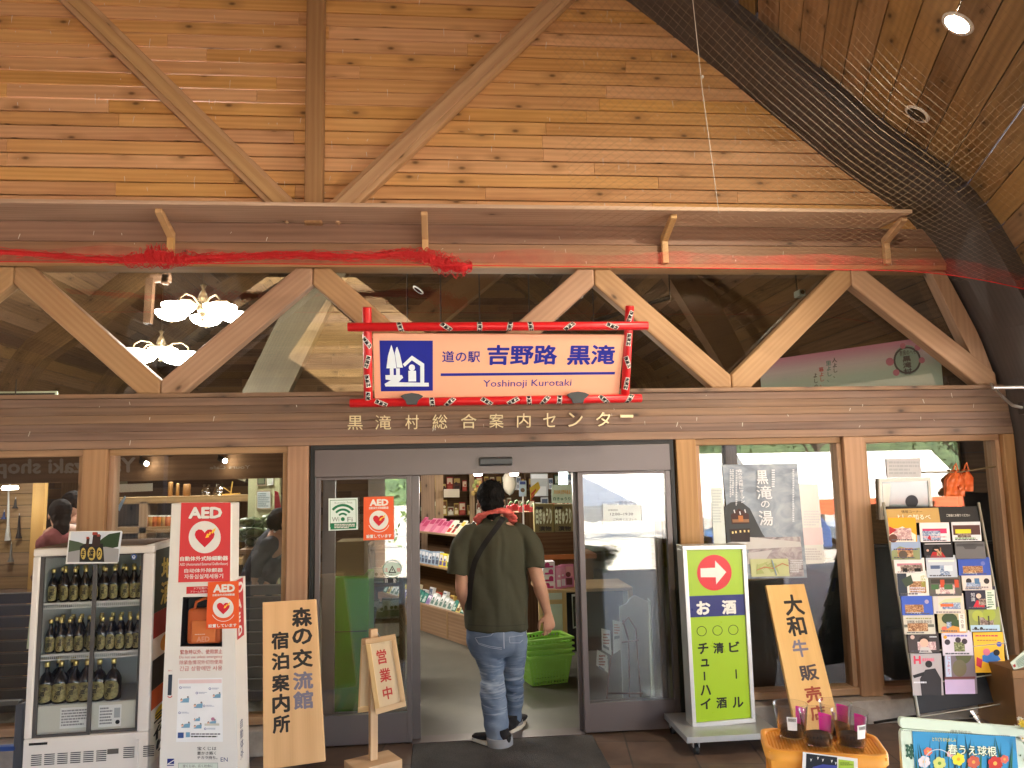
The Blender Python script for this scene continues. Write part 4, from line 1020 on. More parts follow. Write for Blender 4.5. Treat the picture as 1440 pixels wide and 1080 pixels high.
sheet('paper_notice','pale blank paper strip taped to the left of the grey bath poster','notice',[(1000,686),(1016,686),(1021,766),(1004,768)],GW+.004,[('l',322,350,380,560,12,K(190,200,205))],K(215,225,225),z)
sheet('paper_notice','white paper sheet with pink print to the right of the grey bath poster','notice',[(1123,680),(1150,681),(1160,792),(1132,793.5)],GW+.004,[('r',890,590,1022,700,K(235,215,220)),('l',900,480,1010,580,6,K(215,215,222)),('l',905,720,1015,800,5,K(205,200,205))],M_PAPER,z)
f=panel([(1246,645),(1294,644),(1296,671),(1248,672)],.062); mb=MB(); f.slab(mb,.0012,K(200,200,205)); art(mb,f,[('l',1250,648,1292,668,4,K(175,178,185))]); tag(mb.build('paper_notice'),'grey paper sheet stuck high inside the window behind the leaflet rack','notice')
# white framed board behind the rack inside the glass
f=panel([(1235.5,673),(1309,671),(1313,728),(1238,731)],.045)
t=thing('framed_board','white framed picture board standing inside the window behind the leaflet rack','picture frame',f.at(.5,1)); iv=Matrix.Translation(-Vector(t.location))
mb=MB(); 
for u0,t0,u1,t1 in ((0,0,1,.09),(0,.92,1,1),(0,.09,.06,.92),(.94,.09,1,.92)): mb.prism([f.at(u0,t0),f.at(u1,t0),f.at(u1,t1),f.at(u0,t1)],-f.N*.02,M_WHITE)
part(mb,'frame',t,iv,.002)
mb=MB(); mb.prism([f.at(.06,.09,-.008),f.at(.94,.09,-.008),f.at(.94,.92,-.008),f.at(.06,.92,-.008)],-f.N*.01,K(150,165,175,rough=.1)); f.z=(0,0,1)
art(mb,f,[('p',[(1242,680),(1254,680),(1250,725),(1244,725)],M_WHITE),('c',1283,705,9,K(60,60,70)),('p',[(1268,728),(1275,712),(1292,712),(1298,728)],K(70,75,85))],-.007); part(mb,'picture',t,iv)
# orange plastic bags hung inside the window
OBG=C((.75,.16,.04),rough=.4,name='orange film')
for k,(pxs,lbl) in enumerate((([(1331,671),(1341,672),(1342,664),(1347,653),(1343,648),(1337,648),(1338,654),(1341,660)],''),)): pass
def hung_bag(x0,y0,w_,h_,Y,label,skew=0):
    t=thing('hanging_bag',label,'plastic bag',P(x0+w_/2,y0+h_,Y),0,'orange plastic bags hung in the right window'); iv=Matrix.Translation(-Vector(t.location))
    mb=MB(); n=8;m_=8;vs=[]
    for j in range(m_+1):
        for i in range(n+1):
            u=i/n;v=j/m_; sh=1 if v>.36 else .26+.74*(v/.36)**1.3
            x=x0+w_*(.5+(u-.5)*sh)+skew*v; p=P(x,y0+h_*v,Y+.012*math.sin(u*9+v*4)+.01*math.sin(v*13)); vs.append(p)
    f_=[(j*(n+1)+i,j*(n+1)+i+1,(j+1)*(n+1)+i+1,(j+1)*(n+1)+i) for j in range(m_) for i in range(n)]
    b=len(vs); vs2=vs+[p+V(0,.03,0) for p in vs]
    ed=[i for i in range(n+1)]+[(j)*(n+1)+n for j in range(1,m_+1)]+[m_*(n+1)+i for i in range(n-1,-1,-1)]+[j*(n+1) for j in range(m_-1,0,-1)]
    f2_=[tuple(b+i for i in q[::-1]) for q in f_]+[(ed[i],ed[(i+1)%len(ed)],b+ed[(i+1)%len(ed)],b+ed[i]) for i in range(len(ed))]
    mb.add(vs2,f_+f2_,OBG,sm=True); part(mb,'bag_body',t,iv)
    for u in (.5,):
        mb=MB(); a=P(x0+w_*.5,y0+1,Y+.015); mb.tube([a+V(-.02,0,0),a+V(-.008,0,.035),a+V(.008,0,.055),a+V(.012,0,.03),a+V(.02,0,0)],.005,OBG,6); part(mb,'bag_handle',t,iv)
hung_bag(1331,661,26,37,.03,'crumpled orange plastic bag hung at the left of the pair in the right window')
hung_bag(1349,660,20,31,.038,'smaller orange plastic bag hung at the right of the pair in the right window')
mb=MB(); a=P(1300,664,.04); b_=P(1400,656,.04); mb.tube([a,a.lerp(b_,.5)+V(0,0,-.02),b_],.006,K(120,100,70),8); tag(mb.build('bag_line'),'thin brown cord carrying the orange bags across the right window','cord')
# black back panels of the fittings inside the right windows
for (xa,ya,xb) in ((985,797,1178),(1222,770,1402)):
    mb=MB(); p=P(xa,ya,.34);q=P(xb,ya,.34); mb.box((p.x-.03,.34,0),(q.x,.38,p.z),M_BLACK); mb.box((p.x-.03,.335,p.z),(q.x,.39,p.z+.02),C((.05,.05,.055),rough=.4)); o=mb.build('counter_back',bevel=.003)
    tag(o,'black back of a display counter behind the '+('bath poster window' if xa<1000 else 'leaflet rack window'),'counter')

# ---------------------------------------------------------------- leaflet rack
f=board_face([(1243,712),(1377,712),(1428,988),(1292,1010)],-.18,-.60)
t=thing('leaflet_rack','leaning wire leaflet rack with black header and rows of pamphlets at the far right window','rack',f.at(.5,1)); iv=Matrix.Translation(-Vector(t.location))
RAIL=C((.34,.33,.27),rough=.4,metal=.5,name='rack rail')
for u in (0,1):
    mb=MB(); a,b_=f.at(u,-.02),f.at(u,1.0); mb.tube([a,b_],.0095,RAIL,10); part(mb,'side_rail',t,iv)
mb=MB(); mb.prism([f.at(.02,.07,-.035),f.at(.98,.07,-.035),f.at(.98,.985,-.035),f.at(.02,.985,-.035)],-f.N*.012,K(32,32,35)); part(mb,'back_panel',t,iv)
mb=MB(); mb.prism([f.at(.03,.0,-.004),f.at(.98,.0,-.004),f.at(.98,.088,-.004),f.at(.03,.088,-.004)],-f.N*.02,K(38,38,40)); f.zm(1190,600,5.4)
art(mb,f,[('p',[(298,628),(712,614),(730,735),(318,740)],K(196,160,98)),('t','情報コーナー',428,636,590,660,K(90,70,40),.01),('t','よしの知るべ',388,672,655,716,K(110,85,40),.05),('t','よしの知るべ',386,670,653,714,K(250,240,215),.02),('t','ご自由にお取りください',772,666,946,688,M_WHITE,.01)],-.003); part(mb,'header',t,iv,.002)
for tt in (.72,.86,.995):
    mb=MB(); mb.tube([f.at(0,tt,.02),f.at(1,tt,.02)],.004,RAIL,8); part(mb,'cross_wire',t,iv)
mb=MB(); a,b_=f.at(.0,.99),f.at(1,.99); mb.tube([a,V(a.x-.02,-.12,.02)],.009,M_BLACK,8); mb.tube([b_,V(b_.x+.03,-.1,.02)],.009,M_BLACK,8); part(mb,'rear_leg',t,iv)
def ry(y): return (y-712)/290.
S4=(0,0,1)
brs=[ # px box, base, items in px, label
 ((1251,731,1288,762),K(240,170,50),[('p',[(1251,748),(1270,740),(1288,752),(1288,762),(1251,762)],K(245,230,220)),('p',[(1251,740),(1262,745),(1251,752)],K(180,50,60)),('c',1256,757,6,K(100,60,50))],'orange and white swirl leaflet at the top left of the rack'),
 ((1295,738,1335,762),K(240,232,238),[('r',1298,743,1332,750,K(205,60,110)),('l',1299,753,1331,757,1,K(220,180,190)),('p',[(1304,757),(1308,752),(1310,760)],K(200,50,60))],'white leaflet with a magenta title in the top row of the rack'),
 ((1340,737,1379,761),K(225,228,235),[('r',1341,738,1379,752,K(90,60,60)),('r',1344,744,1366,750,K(230,220,60)),('l',1343,755,1375,759,1,K(150,180,150))],'leaflet with yellow lettering on dark at the top right of the rack'),
 ((1254,756,1294,787),K(150,170,205),[('p',[(1254,775),(1266,768),(1280,772),(1294,770),(1294,787),(1254,787)],K(140,150,110)),('c',1270,780,6,K(90,80,70)),('l',1257,771,1291,774,1,K(60,70,140)),('l',1272,758,1292,761,1,K(60,70,140))],'pale blue landscape leaflet in the second row at the left rail'),
 ((1300,763,1339,784),K(40,40,46),[('p',[(1308,784),(1312,776),(1325,776),(1330,784)],K(180,40,45)),('c',1317,771,3.2,K(225,180,160)),('p',[(1312,770),(1317,766),(1322,770),(1323,778),(1320,772),(1314,772),(1311,778)],INK),('c',1305,774,1.8,K(225,180,160)),('r',1301,764,1338,765,WT)],'dark leaflet with a figure in red in the second row'),
 ((1344,762,1386,786),K(108,108,112),[('p',[(1346,764),(1353,764),(1358,772),(1372,772),(1378,764),(1384,764),(1384,768),(1346,768)],K(80,80,84))],'empty grey plastic pocket in the second row at the right'),
 ((1259,788,1300,806),K(230,225,225),[('r',1262,792,1297,796,K(195,130,150)),('r',1270,799,1276,804,INK),('r',1286,799,1295,804,INK)],'white leaflet with pink bar in the third row'),
 ((1304,784,1345,812),K(190,200,215),[('r',1306,787,1343,790,M_WHITE),('r',1309,795,1322,800,K(80,100,140)),('r',1328,795,1340,803,K(220,226,235))],'pale blue grey leaflet in the middle of the third row'),
 ((1349,787,1392,809),K(60,90,185),[('p',[(1354,806),(1362,797),(1372,800),(1374,808)],K(190,205,235)),('c',1383,792,3,K(110,120,190))],'deep blue sky leaflet in the third row at the right'),
 ((1263,806,1305,838),K(225,225,222),[('r',1263,806,1276,838,K(45,55,70)),('p',[(1268,815),(1282,808),(1285,820),(1274,826)],K(60,75,60)),('v','広重',1295,808,1303,826,K(150,165,60)),('l',1280,825,1303,836,3,K(205,200,215))],'white and navy ink print leaflet at the left of the fourth row'),
 ((1308,812,1351,838),K(95,92,88),[('r',1310,814,1350,820,K(60,55,50)),('r',1323,815,1329,826,K(200,80,50)),('r',1343,815,1349,826,K(200,80,50)),('r',1316,828,1322,836,K(220,210,200)),('r',1336,828,1342,836,K(220,210,200)),('r',1310,822,1320,829,K(70,110,70)),('r',1328,822,1340,829,K(70,110,70))],'brown photo collage leaflet in the middle of the fourth row'),
 ((1354,809,1394,830),K(222,212,205),[('c',1363,817,4,K(50,45,48)),('r',1371,813,1378,821,K(80,120,160)),('c',1388,817,4,K(50,45,48)),('l',1358,824,1390,828,1,K(150,140,140))],'cream leaflet with two dark emblems in the fourth row'),
 ((1269,840,1311,865),K(64,96,195),[('p',[(1274,862),(1283,850),(1293,854),(1296,864)],K(180,200,240)),('c',1304,846,3,K(170,160,190))],'blue sky leaflet at the left of the fifth row'),
 ((1313,838,1355,863),K(225,212,200),[('p',[(1318,850),(1330,842),(1352,840),(1352,850),(1335,852)],K(205,210,170)),('r',1323,849,1341,853,K(230,110,60)),('r',1313,838,1320,863,K(205,200,200))],'cream leaflet with an orange title in the fifth row'),
 ((1359,828,1400,857),K(42,42,62),[('p',[(1368,855),(1374,844),(1384,846),(1385,855)],K(205,40,60)),('c',1377,838,3.5,K(230,200,180)),('v','知識',1366,833,1372,846,WT),('r',1387,829,1400,857,K(220,228,215)),('l',1389,832,1398,855,7,K(90,140,110))],'navy leaflet with a figure in red at the right of the fifth row'),
 ((1272,866,1314,892),K(205,202,190),[('r',1272,878,1314,882,K(110,112,104)),('t','吉野路 大和路 散歩道',1276,872,1311,877,K(70,60,60)),('l',1275,868,1311,871,1,K(150,150,90))],'cream leaflet with dark text bands in the sixth row'),
 ((1320,861,1359,890),K(190,180,140),[('c',1336,870,11,K(52,70,40),8),('c',1345,877,7,K(60,80,44),6),('c',1328,884,4,K(225,110,90),3),('p',[(1322,890),(1340,880),(1358,884),(1358,890)],K(215,150,70)),('r',1349,862,1358,888,K(235,230,220)),('v','花の里',1351,864,1356,884,K(80,70,60))],'pine tree picture leaflet in the middle of the sixth row'),
 ((1364,857,1406,888),K(150,160,90),[('c',1376,866,8,K(175,185,80)),('c',1392,864,9,K(160,175,70)),('r',1376,866,1378,880,K(70,66,50)),('r',1390,866,1392,880,K(70,66,50)),('r',1365,879,1406,888,K(175,205,225)),('c',1372,884,2.2,INK),('c',1380,884,2.2,INK)],'green tree leaflet at the right of the sixth row'),
 ((1278,892,1320,918),K(66,58,60),[('c',1300,902,8,K(40,32,32)),('c',1300,904,6,K(228,185,165)),('p',[(1292,918),(1295,910),(1306,910),(1311,918)],K(200,195,195)),('c',1284,896,3,K(210,180,170)),('l',1308,894,1319,897,1,WT)],'dark leaflet with a child face at the left of the seventh row'),
 ((1326,890,1367,922),K(215,208,222),[('c',1333,903,4,K(60,50,60)),('c',1348,900,4,K(60,50,60)),('c',1357,902,4,K(60,50,60)),('l',1330,892,1365,896,1,K(120,110,190)),('c',1330,896,2.5,K(235,170,50))],'pale lilac leaflet partly hidden in the middle of the seventh row'),
 ((1370,889,1412,946),K(246,190,50),[('l',1373,892,1408,896,1,K(200,70,80)),('l',1375,899,1406,902,1,K(180,120,60)),('c',1406,906,3.6,K(70,90,180)),('p',[(1382,922),(1400,916),(1408,928),(1394,934),(1382,930)],K(50,120,200)),('p',[(1374,924),(1382,928),(1380,940),(1373,936)],K(205,50,70)),('c',1388,917,5,K(225,120,140)),('c',1402,918,4.5,INK)],'large yellow leaflet at the right end of the seventh row'),
 ((1282,919,1325,978),K(178,172,176),[('t','H',1286,922,1296,934,K(215,60,90),.04),('l',1298,924,1322,932,1,K(215,120,140)),('c',1307,934,5,INK),('p',[(1296,978),(1294,955),(1302,942),(1316,940),(1324,955),(1324,978)],K(35,33,38)),('p',[(1284,950),(1300,945),(1300,950),(1286,954)],INK),('l',1285,958,1305,962,1,WT)],'grey magazine with a dark clothed figure at the bottom left of the rack'),
 ((1328,902,1372,976),K(120,110,120),[('r',1330,905,1338,955,K(190,205,230)),('c',1356,918,12,K(90,95,60),16),('c',1350,940,10,K(110,105,80),12),('r',1328,952,1372,955,K(110,60,66)),('r',1329,956,1371,976,K(196,176,215)),('v','花だより',1332,908,1337,950,K(190,70,110))],'tall leaflet with leaves over a lilac band at the bottom centre of the rack'),
]
PHOTO=[mottled('printed photo',[(.03,.05,.02),(.16,.20,.07),(.45,.48,.30)],(60,60,70),1.2),mottled('printed photo',[(.06,.10,.22),(.25,.35,.55),(.75,.78,.80)],(40,40,70),1.5),mottled('printed photo',[(.10,.04,.02),(.40,.20,.10),(.75,.55,.35)],(60,60,60),1.5),mottled('printed photo',[(.05,.03,.03),(.22,.16,.14),(.55,.45,.40)],(70,70,80),1.0),mottled('printed photo',[(.25,.10,.12),(.60,.40,.42),(.85,.80,.78)],(50,50,60),1.2)]
random.seed(5)
for (x0,y0,x1,y1),base,it,lab in brs:
    tt=(y0-712)/290.; dfw=.012+.03*max(0,min(1,tt))
    sk=.17*(y1-y0)*.35
    fix='pocket' in lab or y1-y0>40
    if not fix:
        ph=PHOTO[random.randrange(5)]; w_=x1-x0; h_=y1-y0
        it=it[:1]+[('r',x0+w_*random.uniform(.06,.45),y0+h_*random.uniform(.3,.5),x0+w_*random.uniform(.6,.95),y0+h_*random.uniform(.75,.93),ph)]+it[1:]+[('l',x0+w_*.08,y0+h_*.86,x0+w_*.9,y0+h_*.97,1,K(90,90,100))]
        y0-=3.5; x0-=.8; x1+=.8
    px=[(x0,y0),(x1,y0-.6),(x1+sk*.6,y1-.6),(x0+sk*.6,y1)]
    o=f.N*dfw; O=f.w[0]+o
    def pl(q): v=dray(*q); return CAM+v*((O-CAM).dot(f.N)/v.dot(f.N))
    w4=[pl(q) for q in px]; tl_=f.N*.02
    ff=Fr([w4[0]-f.N*.012,w4[1]-f.N*.012,w4[2],w4[3]],px)
    mb=MB(); ff.slab(mb,.006,base); art(mb,ff,it,.0006,.00025)
    o=mb.build('leaflet'); tag(o,lab,'leaflet' if 'pocket' not in lab else 'leaflet pocket','leaflets in the rack'); 
    if 'pocket' in lab: o.name='leaflet_pocket'

# ---------------------------------------------------------------- seedling cups on an orange crate
CY=-3.0; zc=P(1165,1058,CY).z
FL,FRr=G(1077,1057,zc),G(1254,1067,zc); CE=(FRr-FL); CLEN=CE.length; CRZ=math.atan2(CE.y,CE.x); DC=.225; CM=(FL+FRr)/2
OC=C((.82,.36,.045),rough=.45,name='crate plastic',var=.05)
def crate(zt_,label):
    h=.30; t=thing('plastic_crate',label,'crate',(CM.x,CM.y,zt_-h),CRZ,'orange crates under the seedling cups')
    L=CLEN; x=L/2
    mb=MB(); r=.03   # lattice deck on top
    nx,ny=34,21
    for i in range(nx+1): mb.box((-x+.012+(L-.024)*i/nx-.0022,.012,h-.012),(-x+.012+(L-.024)*i/nx+.0022,DC-.012,h-.003),OC)
    for j in range(ny+1): mb.box((-x+.012,.012+(DC-.024)*j/ny-.0022,h-.0115),(x-.012,.012+(DC-.024)*j/ny+.0022,h-.0035),OC)
    mb.box((-x+.02,.02,h-.03),(x-.02,DC-.02,h-.013),OC)
    mb.build('deck',t)
    def rr(e,zz):
        q=[];rc=.045
        for cx,cy,a0 in ((x-rc+e,rc-e,-90),(x-rc+e,DC-rc+e,0),(-x+rc-e,DC-rc+e,90),(-x+rc-e,rc-e,180)):
            for k in range(6): a=R(a0+18*k); q.append(V(cx+rc*math.cos(a),cy+rc*math.sin(a),zz))
        return q
    mb=MB(); lev=[(.0,h-.028),(.0,h+.002),(-.005,h+.004),(-.014,h+.004),(-.016,h-.004)]; vs=[];n=24
    for e,zz in lev: vs+=rr(e,zz)
    mb.add(vs,[(j*n+i,j*n+(i+1)%n,(j+1)*n+(i+1)%n,(j+1)*n+i) for j in range(len(lev)-1) for i in range(n)],OC,sm=True); mb.build('rim',t)
    mb=MB(); lev=[(-.012,.0),(-.008,h-.03)]; # side walls: posts, mid band, lattice
    for yy,sgn in ((.012,1),(DC-.02,1)):
        for xx in (-x+.015,-x+.06,-x+.16,x-.17,x-.07,x-.027): mb.box((xx,yy,0),(xx+.012,yy+.008,h-.028),OC)
        mb.box((-x+.02,yy+.001,h-.085),(x-.02,yy+.004,h-.028),OC) if False else None
        mb.box((-x+.02,yy+.0015,.0),(x-.02,yy+.006,.05),OC)
        mb.box((-x+.02,yy+.0015,h-.055),(x-.02,yy+.006,h-.0285),OC)
        nn=26
        for k in range(-8,nn):
            a=V(-x+.02+(L-.04)*k/nn,yy+.003,.05); b_=a+V(.21*.9,0,h-.105)
            if a.x<-x+.02: s=(-x+.02-a.x)/(b_.x-a.x); a=a.lerp(b_,s)
            if b_.x>x-.02: s=(x-.02-a.x)/(b_.x-a.x); b_=a.lerp(b_,s)
            if (b_-a).length>.01:
                mb.beam(a,b_,.004,.004,OC,up=(0,1,0)); a2=V(-a.x,a.y+.001,a.z);b2=V(-b_.x,b_.y+.001,b_.z); mb.beam(a2,b2,.004,.004,OC,up=(0,1,0))
    for xx in (-x+.012,x-.02):
        mb.box((xx,.02,0),(xx+.008,DC-.02,.05),OC); mb.box((xx,.02,h-.055),(xx+.008,DC-.02,h-.0285),OC)
        for k in range(6): mb.box((xx+.001,.03+.030*k,.05),(xx+.007,.036+.030*k,h-.055),OC)
    mb.build('side_wall',t)
    return t
crate(zc,'orange plastic crate with a lattice top, carrying the clear seedling cups')
for i in (1,2): crate(zc-.306*i,'orange plastic crate stacked under the crate that carries the seedling cups')
M_CUP=glass_mat('cup plastic',.035,(.97,.97,.98)); M_SOIL=noisy('soil',(.012,.008,.007),(.04,.028,.024),60,.9); PINK=K(235,40,160,rough=.4)
def zpl(px,py): return G(px,py,zc+.005)
cups=[(1120,1043,.046,'clear cup with white price label at the left back of the orange crate',0,0,1),(1158,1054.5,.046,'clear cup of soil at the front centre of the orange crate',1,.9,0),(1184,1040,.043,'clear cup with a bright pink card at the back of the orange crate',1,.2,0),(1205,1055.5,.046,'clear cup with white price label at the front right of the orange crate',0,1.2,1)]
for px,py,r,lab,pk,pa,lb in cups:
    q=zpl(px,py-4); t=thing('seedling_cup',lab,'plant cup',(q.x,q.y+.03,zc+.005),0,'seedling cups on the crate')
    h=.100; rb=r*.90; rt=r*1.16
    mb=MB(); mb.lathe([(0,.001),(rb,.001),(rt,h-.004),(rt+.002,h-.002),(rt+.0015,h),(rt-.0012,h-.001),(rb-.0012,.003),(0,.003)],M_CUP,n=36); mb.build('cup',t)
    mb=MB(); mb.lathe([(0,.004),(rb-.002,.004),(rb+.002,.028),(rb*.6,.031+.004),(0,.03)],M_SOIL,n=24); mb.build('soil',t)
    mb=MB(); ww=.62; vs=[]; rr_=lambda z_:rb-.003+(rt-rb)*z_/h
    for i in range(9):
        a=R(18 if not pk else 35 if lb else 30)+(i/8-.5)*1.0 if True else 0
        for z_ in (.026,.082): vs.append(V(rr_(z_)*math.cos(a),rr_(z_)*math.sin(a),z_))
    mb.add(vs,[(2*i,2*i+2,2*i+3,2*i+1) for i in range(8)],PINK,sm=True); mb.build('pink_card',t)
    if lb:
        mb=MB(); a0=-1.95 if px<1150 else -1.35; vs=[]
        for i in range(7):
            a=a0+(i/6-.5)*.62
            for z_ in (.030,.072): rq=rb+(rt-rb)*z_/h+.001; vs.append(V(rq*math.cos(a),rq*math.sin(a),z_))
        mb.add(vs,[(2*i,2*i+2,2*i+3,2*i+1) for i in range(6)],M_PAPER,sm=True)
        for k in range(9):
            a=a0+(k/8-.5)*.42; rq=rb+(rt-rb)*.07/h+.0016
            mb.add([V(rq*math.cos(a),rq*math.sin(a),.058),V(rq*math.cos(a+.025),rq*math.sin(a+.025),.058),V(rq*math.cos(a+.025),rq*math.sin(a+.025),.068),V(rq*math.cos(a),rq*math.sin(a),.068)],[(0,1,2,3)],INK)
        mb.build('price_label',t)
CN=V(CE.y,-CE.x,0).normalized(); CO=FL+CN*.022
def cpl(q): v=dray(*q); return CAM+v*((CO-CAM).dot(CN)/v.dot(CN))
qq=[(1129,1057.5),(1206,1067),(1207,1125),(1127,1115)]; f=Fr([cpl(q) for q in qq],qq)
mb=MB(); f.slab(mb,.002,M_PAPER); f.zm(1060,1000,7.2)
it=[('r',526,447,845,800,K(24,30,40)),('r',858,495,1015,800,K(170,200,70)),('p',[(600,560),(700,535),(840,548),(845,620),(560,640)],K(60,70,150))]
for x,y in ((570,488),(640,470),(690,490),(780,500),(820,520)): it.append(('p',[(x,y-16),(x+9,y-4),(x+22,y-14),(x+8,y+18)],M_WHITE))
it.append(('l',870,510,1005,545,2,K(110,140,50)))
art(mb,f,it); tag(mb.build('flower_card'),'white edged flower photograph card hung on the front of the orange crate','card')

# ---------------------------------------------------------------- bulb sale board
BY=-3.05
t=thing('bulb_board','pale green notice board with a blue spring bulbs picture at the lower right corner','notice board',V(P(1360,1080,BY).x,BY,0)); iv=Matrix.Translation(-Vector(t.location))
f=panel([(1265,1008.5),(1450,1024),(1462,1130),(1272,1120)],BY,BY)
PG=K(208,226,208,rough=.5,var=.03)
mb=MB()
def rrect(fr,u0,t0,u1,t1,ru,rt,d):
    q=[]
    for cu_,ct,a0 in ((u1-ru,t0+rt,0),(u0+ru,t0+rt,90),(u0+ru,t1-rt,180),(u1-ru,t1-rt,270)):
        for k in range(6): a=R(a0+18*k); q.append(fr.at(cu_+ru*math.cos(a),ct-rt*math.sin(a),d))
    return q
f.zm(1060,980,1440/380.)
mb.prism(rrect(f,0,0,1,.135,.02,.06,.0),-f.N*.012,PG); mb.prism(rrect(f,.0,.145,1,1.3,.03,.08,0),-f.N*.012,PG); mb.box((f.at(0,.1).x+.05,BY+.013,.0),(f.at(1,.1).x-.05,BY+.03,f.at(.5,.3).z),K(120,120,110)); part(mb,'board',t,iv)
mb=MB(); f2=panel([(1283,1028.5),(1428,1036),(1436,1130),(1290,1122)],BY-.003,BY-.003)
f2.slab(mb,.0015,K(52,148,200)); f2.zm(1060,980,1440/380.)
it=[]
for k in range(26):
    x=860+20*k+random.uniform(-8,8); y=random.uniform(190,300); l=random.uniform(60,160); s=random.uniform(-40,40)
    it.append(('p',[(x,y+l+60),(x+s,y),(x+14,y+l+60)],random.choice([K(22,84,60),K(30,70,56),K(44,110,70),K(14,66,84)])))
def flower(x,y,r,c,c2): 
    o=[]
    for a in range(6):
        an=a*math.pi/3+.3; o.append(('c',x+r*.55*math.cos(an),y+r*.55*math.sin(an),r*.42,c))
    return o+[('c',x,y,r*.25,c2)]
for x,y,r,c,c2 in ((905,345,34,K(230,222,226),K(240,200,120)),(925,290,24,K(226,120,96),K(240,190,90)),(985,352,36,K(206,214,120),K(110,150,60)),(1085,330,36,K(228,222,60),K(240,170,40)),(1165,345,36,K(205,96,72),K(235,170,80)),(1280,352,42,K(196,50,44),K(240,180,80)),(1330,330,24,K(215,110,90),K(240,180,80)),(1040,300,20,K(235,170,170),K(240,210,130))): it+=flower(x,y,r,c,c2)
it+=[('o',975,350,70,75,K(190,215,225),20,200),('t','とりどりおたのしみ',945,215,1070,235,K(240,225,60),.01),('t','春うえ球根',1030,258,1290,312,K(60,90,60),.06),('t','春うえ球根',1027,255,1287,309,K(226,236,214),.02)]
art(mb,f2,it,.0006,.00005); part(mb,'bulb_picture',t,iv)
mb=MB(); art(mb,f,[('t','(種苗予約受付)',1052,178,1165,194,K(70,80,70)),('p',[],INK)][:1]+[('t','球',808,246,858,330,K(40,90,70),.05)],.001)
for k in range(60):
    x0_,y0_=790+ (1370-790)*k/60,176+ (30)*k/60
    art(mb,f,[('r',x0_,y0_,x0_+5,y0_+3,K(50,60,55))],.0009)
part(mb,'board_print',t,iv)

# wooden stand and flowers at the right border
t=thing('wooden_stand','brown wooden crate stand holding leaflets at the right edge beside the rack','stand',V(P(1420,1000,-.75).x,-.75,0)); iv=Matrix.Translation(-Vector(t.location))
p=P(1424,950,-.75); q=P(1422,942,-.75)
mb=MB(); mb.box((p.x,-.75,.11),(p.x+.5,-.40,q.z),K(112,80,44,rough=.6,var=.15)); mb.box((p.x-.015,-.77,q.z-.05),(p.x+.5,-.75,q.z+.0),K(126,92,52,rough=.6,var=.15)); part(mb,'box',t,iv,.004)
for x,y in ((p.x-.02,-.72),(p.x+.4,-.72)):
    mb=MB(); mb.cyl((x-.012,y,.04),(x+.012,y,.04),.04,M_BLACK,16); mb.box((x-.05,y-.01,.075),(x+.12,y+.01,.10),M_ALUD); part(mb,'castor',t,iv)
mb=MB(); f=Fr([P(1421,932,-.76),P(1442,914,-.76),P(1446,936,-.74),P(1426,942,-.74)]); f.slab(mb,.004,K(200,215,200)); art(mb,f,[('l',.3,.2,.95,.9,6,K(110,140,120)),('r',.05,.4,.2,.7,K(160,50,50))]); o=mb.build('leaflet_bundle'); tag(o,'pale green leaflet lying on the brown stand at the right edge','leaflet')
t=thing('flower_bouquet','bunch of white and yellow flowers in clear wrap at the lower right corner','flowers',P(1452,1075,-3.0)); iv=Matrix.Translation(-Vector(t.location))
LEAF=C((.05,.11,.03),rough=.6,name='leaf'); PET=C((.78,.78,.72),rough=.7,name='white petal'); YEL=C((.72,.55,.06),rough=.7,name='yellow petal')
mb=MB(); st=MB(); c0=P(1450,1110,-3.0)
for k in range(46):
    c=P(1450+random.gauss(0,16),1035+random.gauss(0,16),-3.0+random.uniform(-.06,.08)); st.tube([c0+V(random.uniform(-.02,.02),0,0),c],.0014,LEAF,4)
    yel=random.random()<.22; r=random.uniform(.009,.014); ax=V(random.uniform(-.5,.5),-1,random.uniform(.1,.9)).normalized(); a=ax.orthogonal().normalized(); b_=ax.cross(a)
    for i in range(8):
        an=2*math.pi*i/8; d=a*math.cos(an)+b_*math.sin(an); e=ax.cross(d)*r*.34
        mb.add([c,c+d*r*.6+e+ax*.002,c+d*r*1.1,c+d*r*.6-e+ax*.002],[(0,1,2,3)],YEL if yel else PET)
    mb.ell(c+ax*.002,r*.25,r*.25,r*.25,YEL,6)
    for i in range(3):
        u=c0.lerp(c,random.uniform(.5,.95)); d=V(random.uniform(-1,1),random.uniform(-.6,.3),random.uniform(-.2,1)).normalized()*.035; e=d.cross(V(0,1,0)).normalized()*.006; st.add([u,u+d*.5+e,u+d,u+d*.5-e],[(0,1,2,3)],LEAF)
part(mb,'blooms',t,iv); part(st,'stems',t,iv)
mb=MB(); vs=[];n=18
for j in range(5):
    for i in range(n):
        a=2*math.pi*i/n; r=.02+.035*j; p_=c0+V(r*math.cos(a),r*math.sin(a)*.8,.055*j+.012*math.sin(a*5)); vs.append(p_)
mb.add(vs,[(j*n+i,j*n+(i+1)%n,(j+1)*n+(i+1)%n,(j+1)*n+i) for j in range(4) for i in range(n)],M_CUP,sm=True); part(mb,'clear_wrap',t,iv)
# ================================================================ inside the shop
def place(o,iv): o.matrix_parent_inverse=iv; return o
def inv_of(t): return Matrix.Translation(-Vector(t.location))
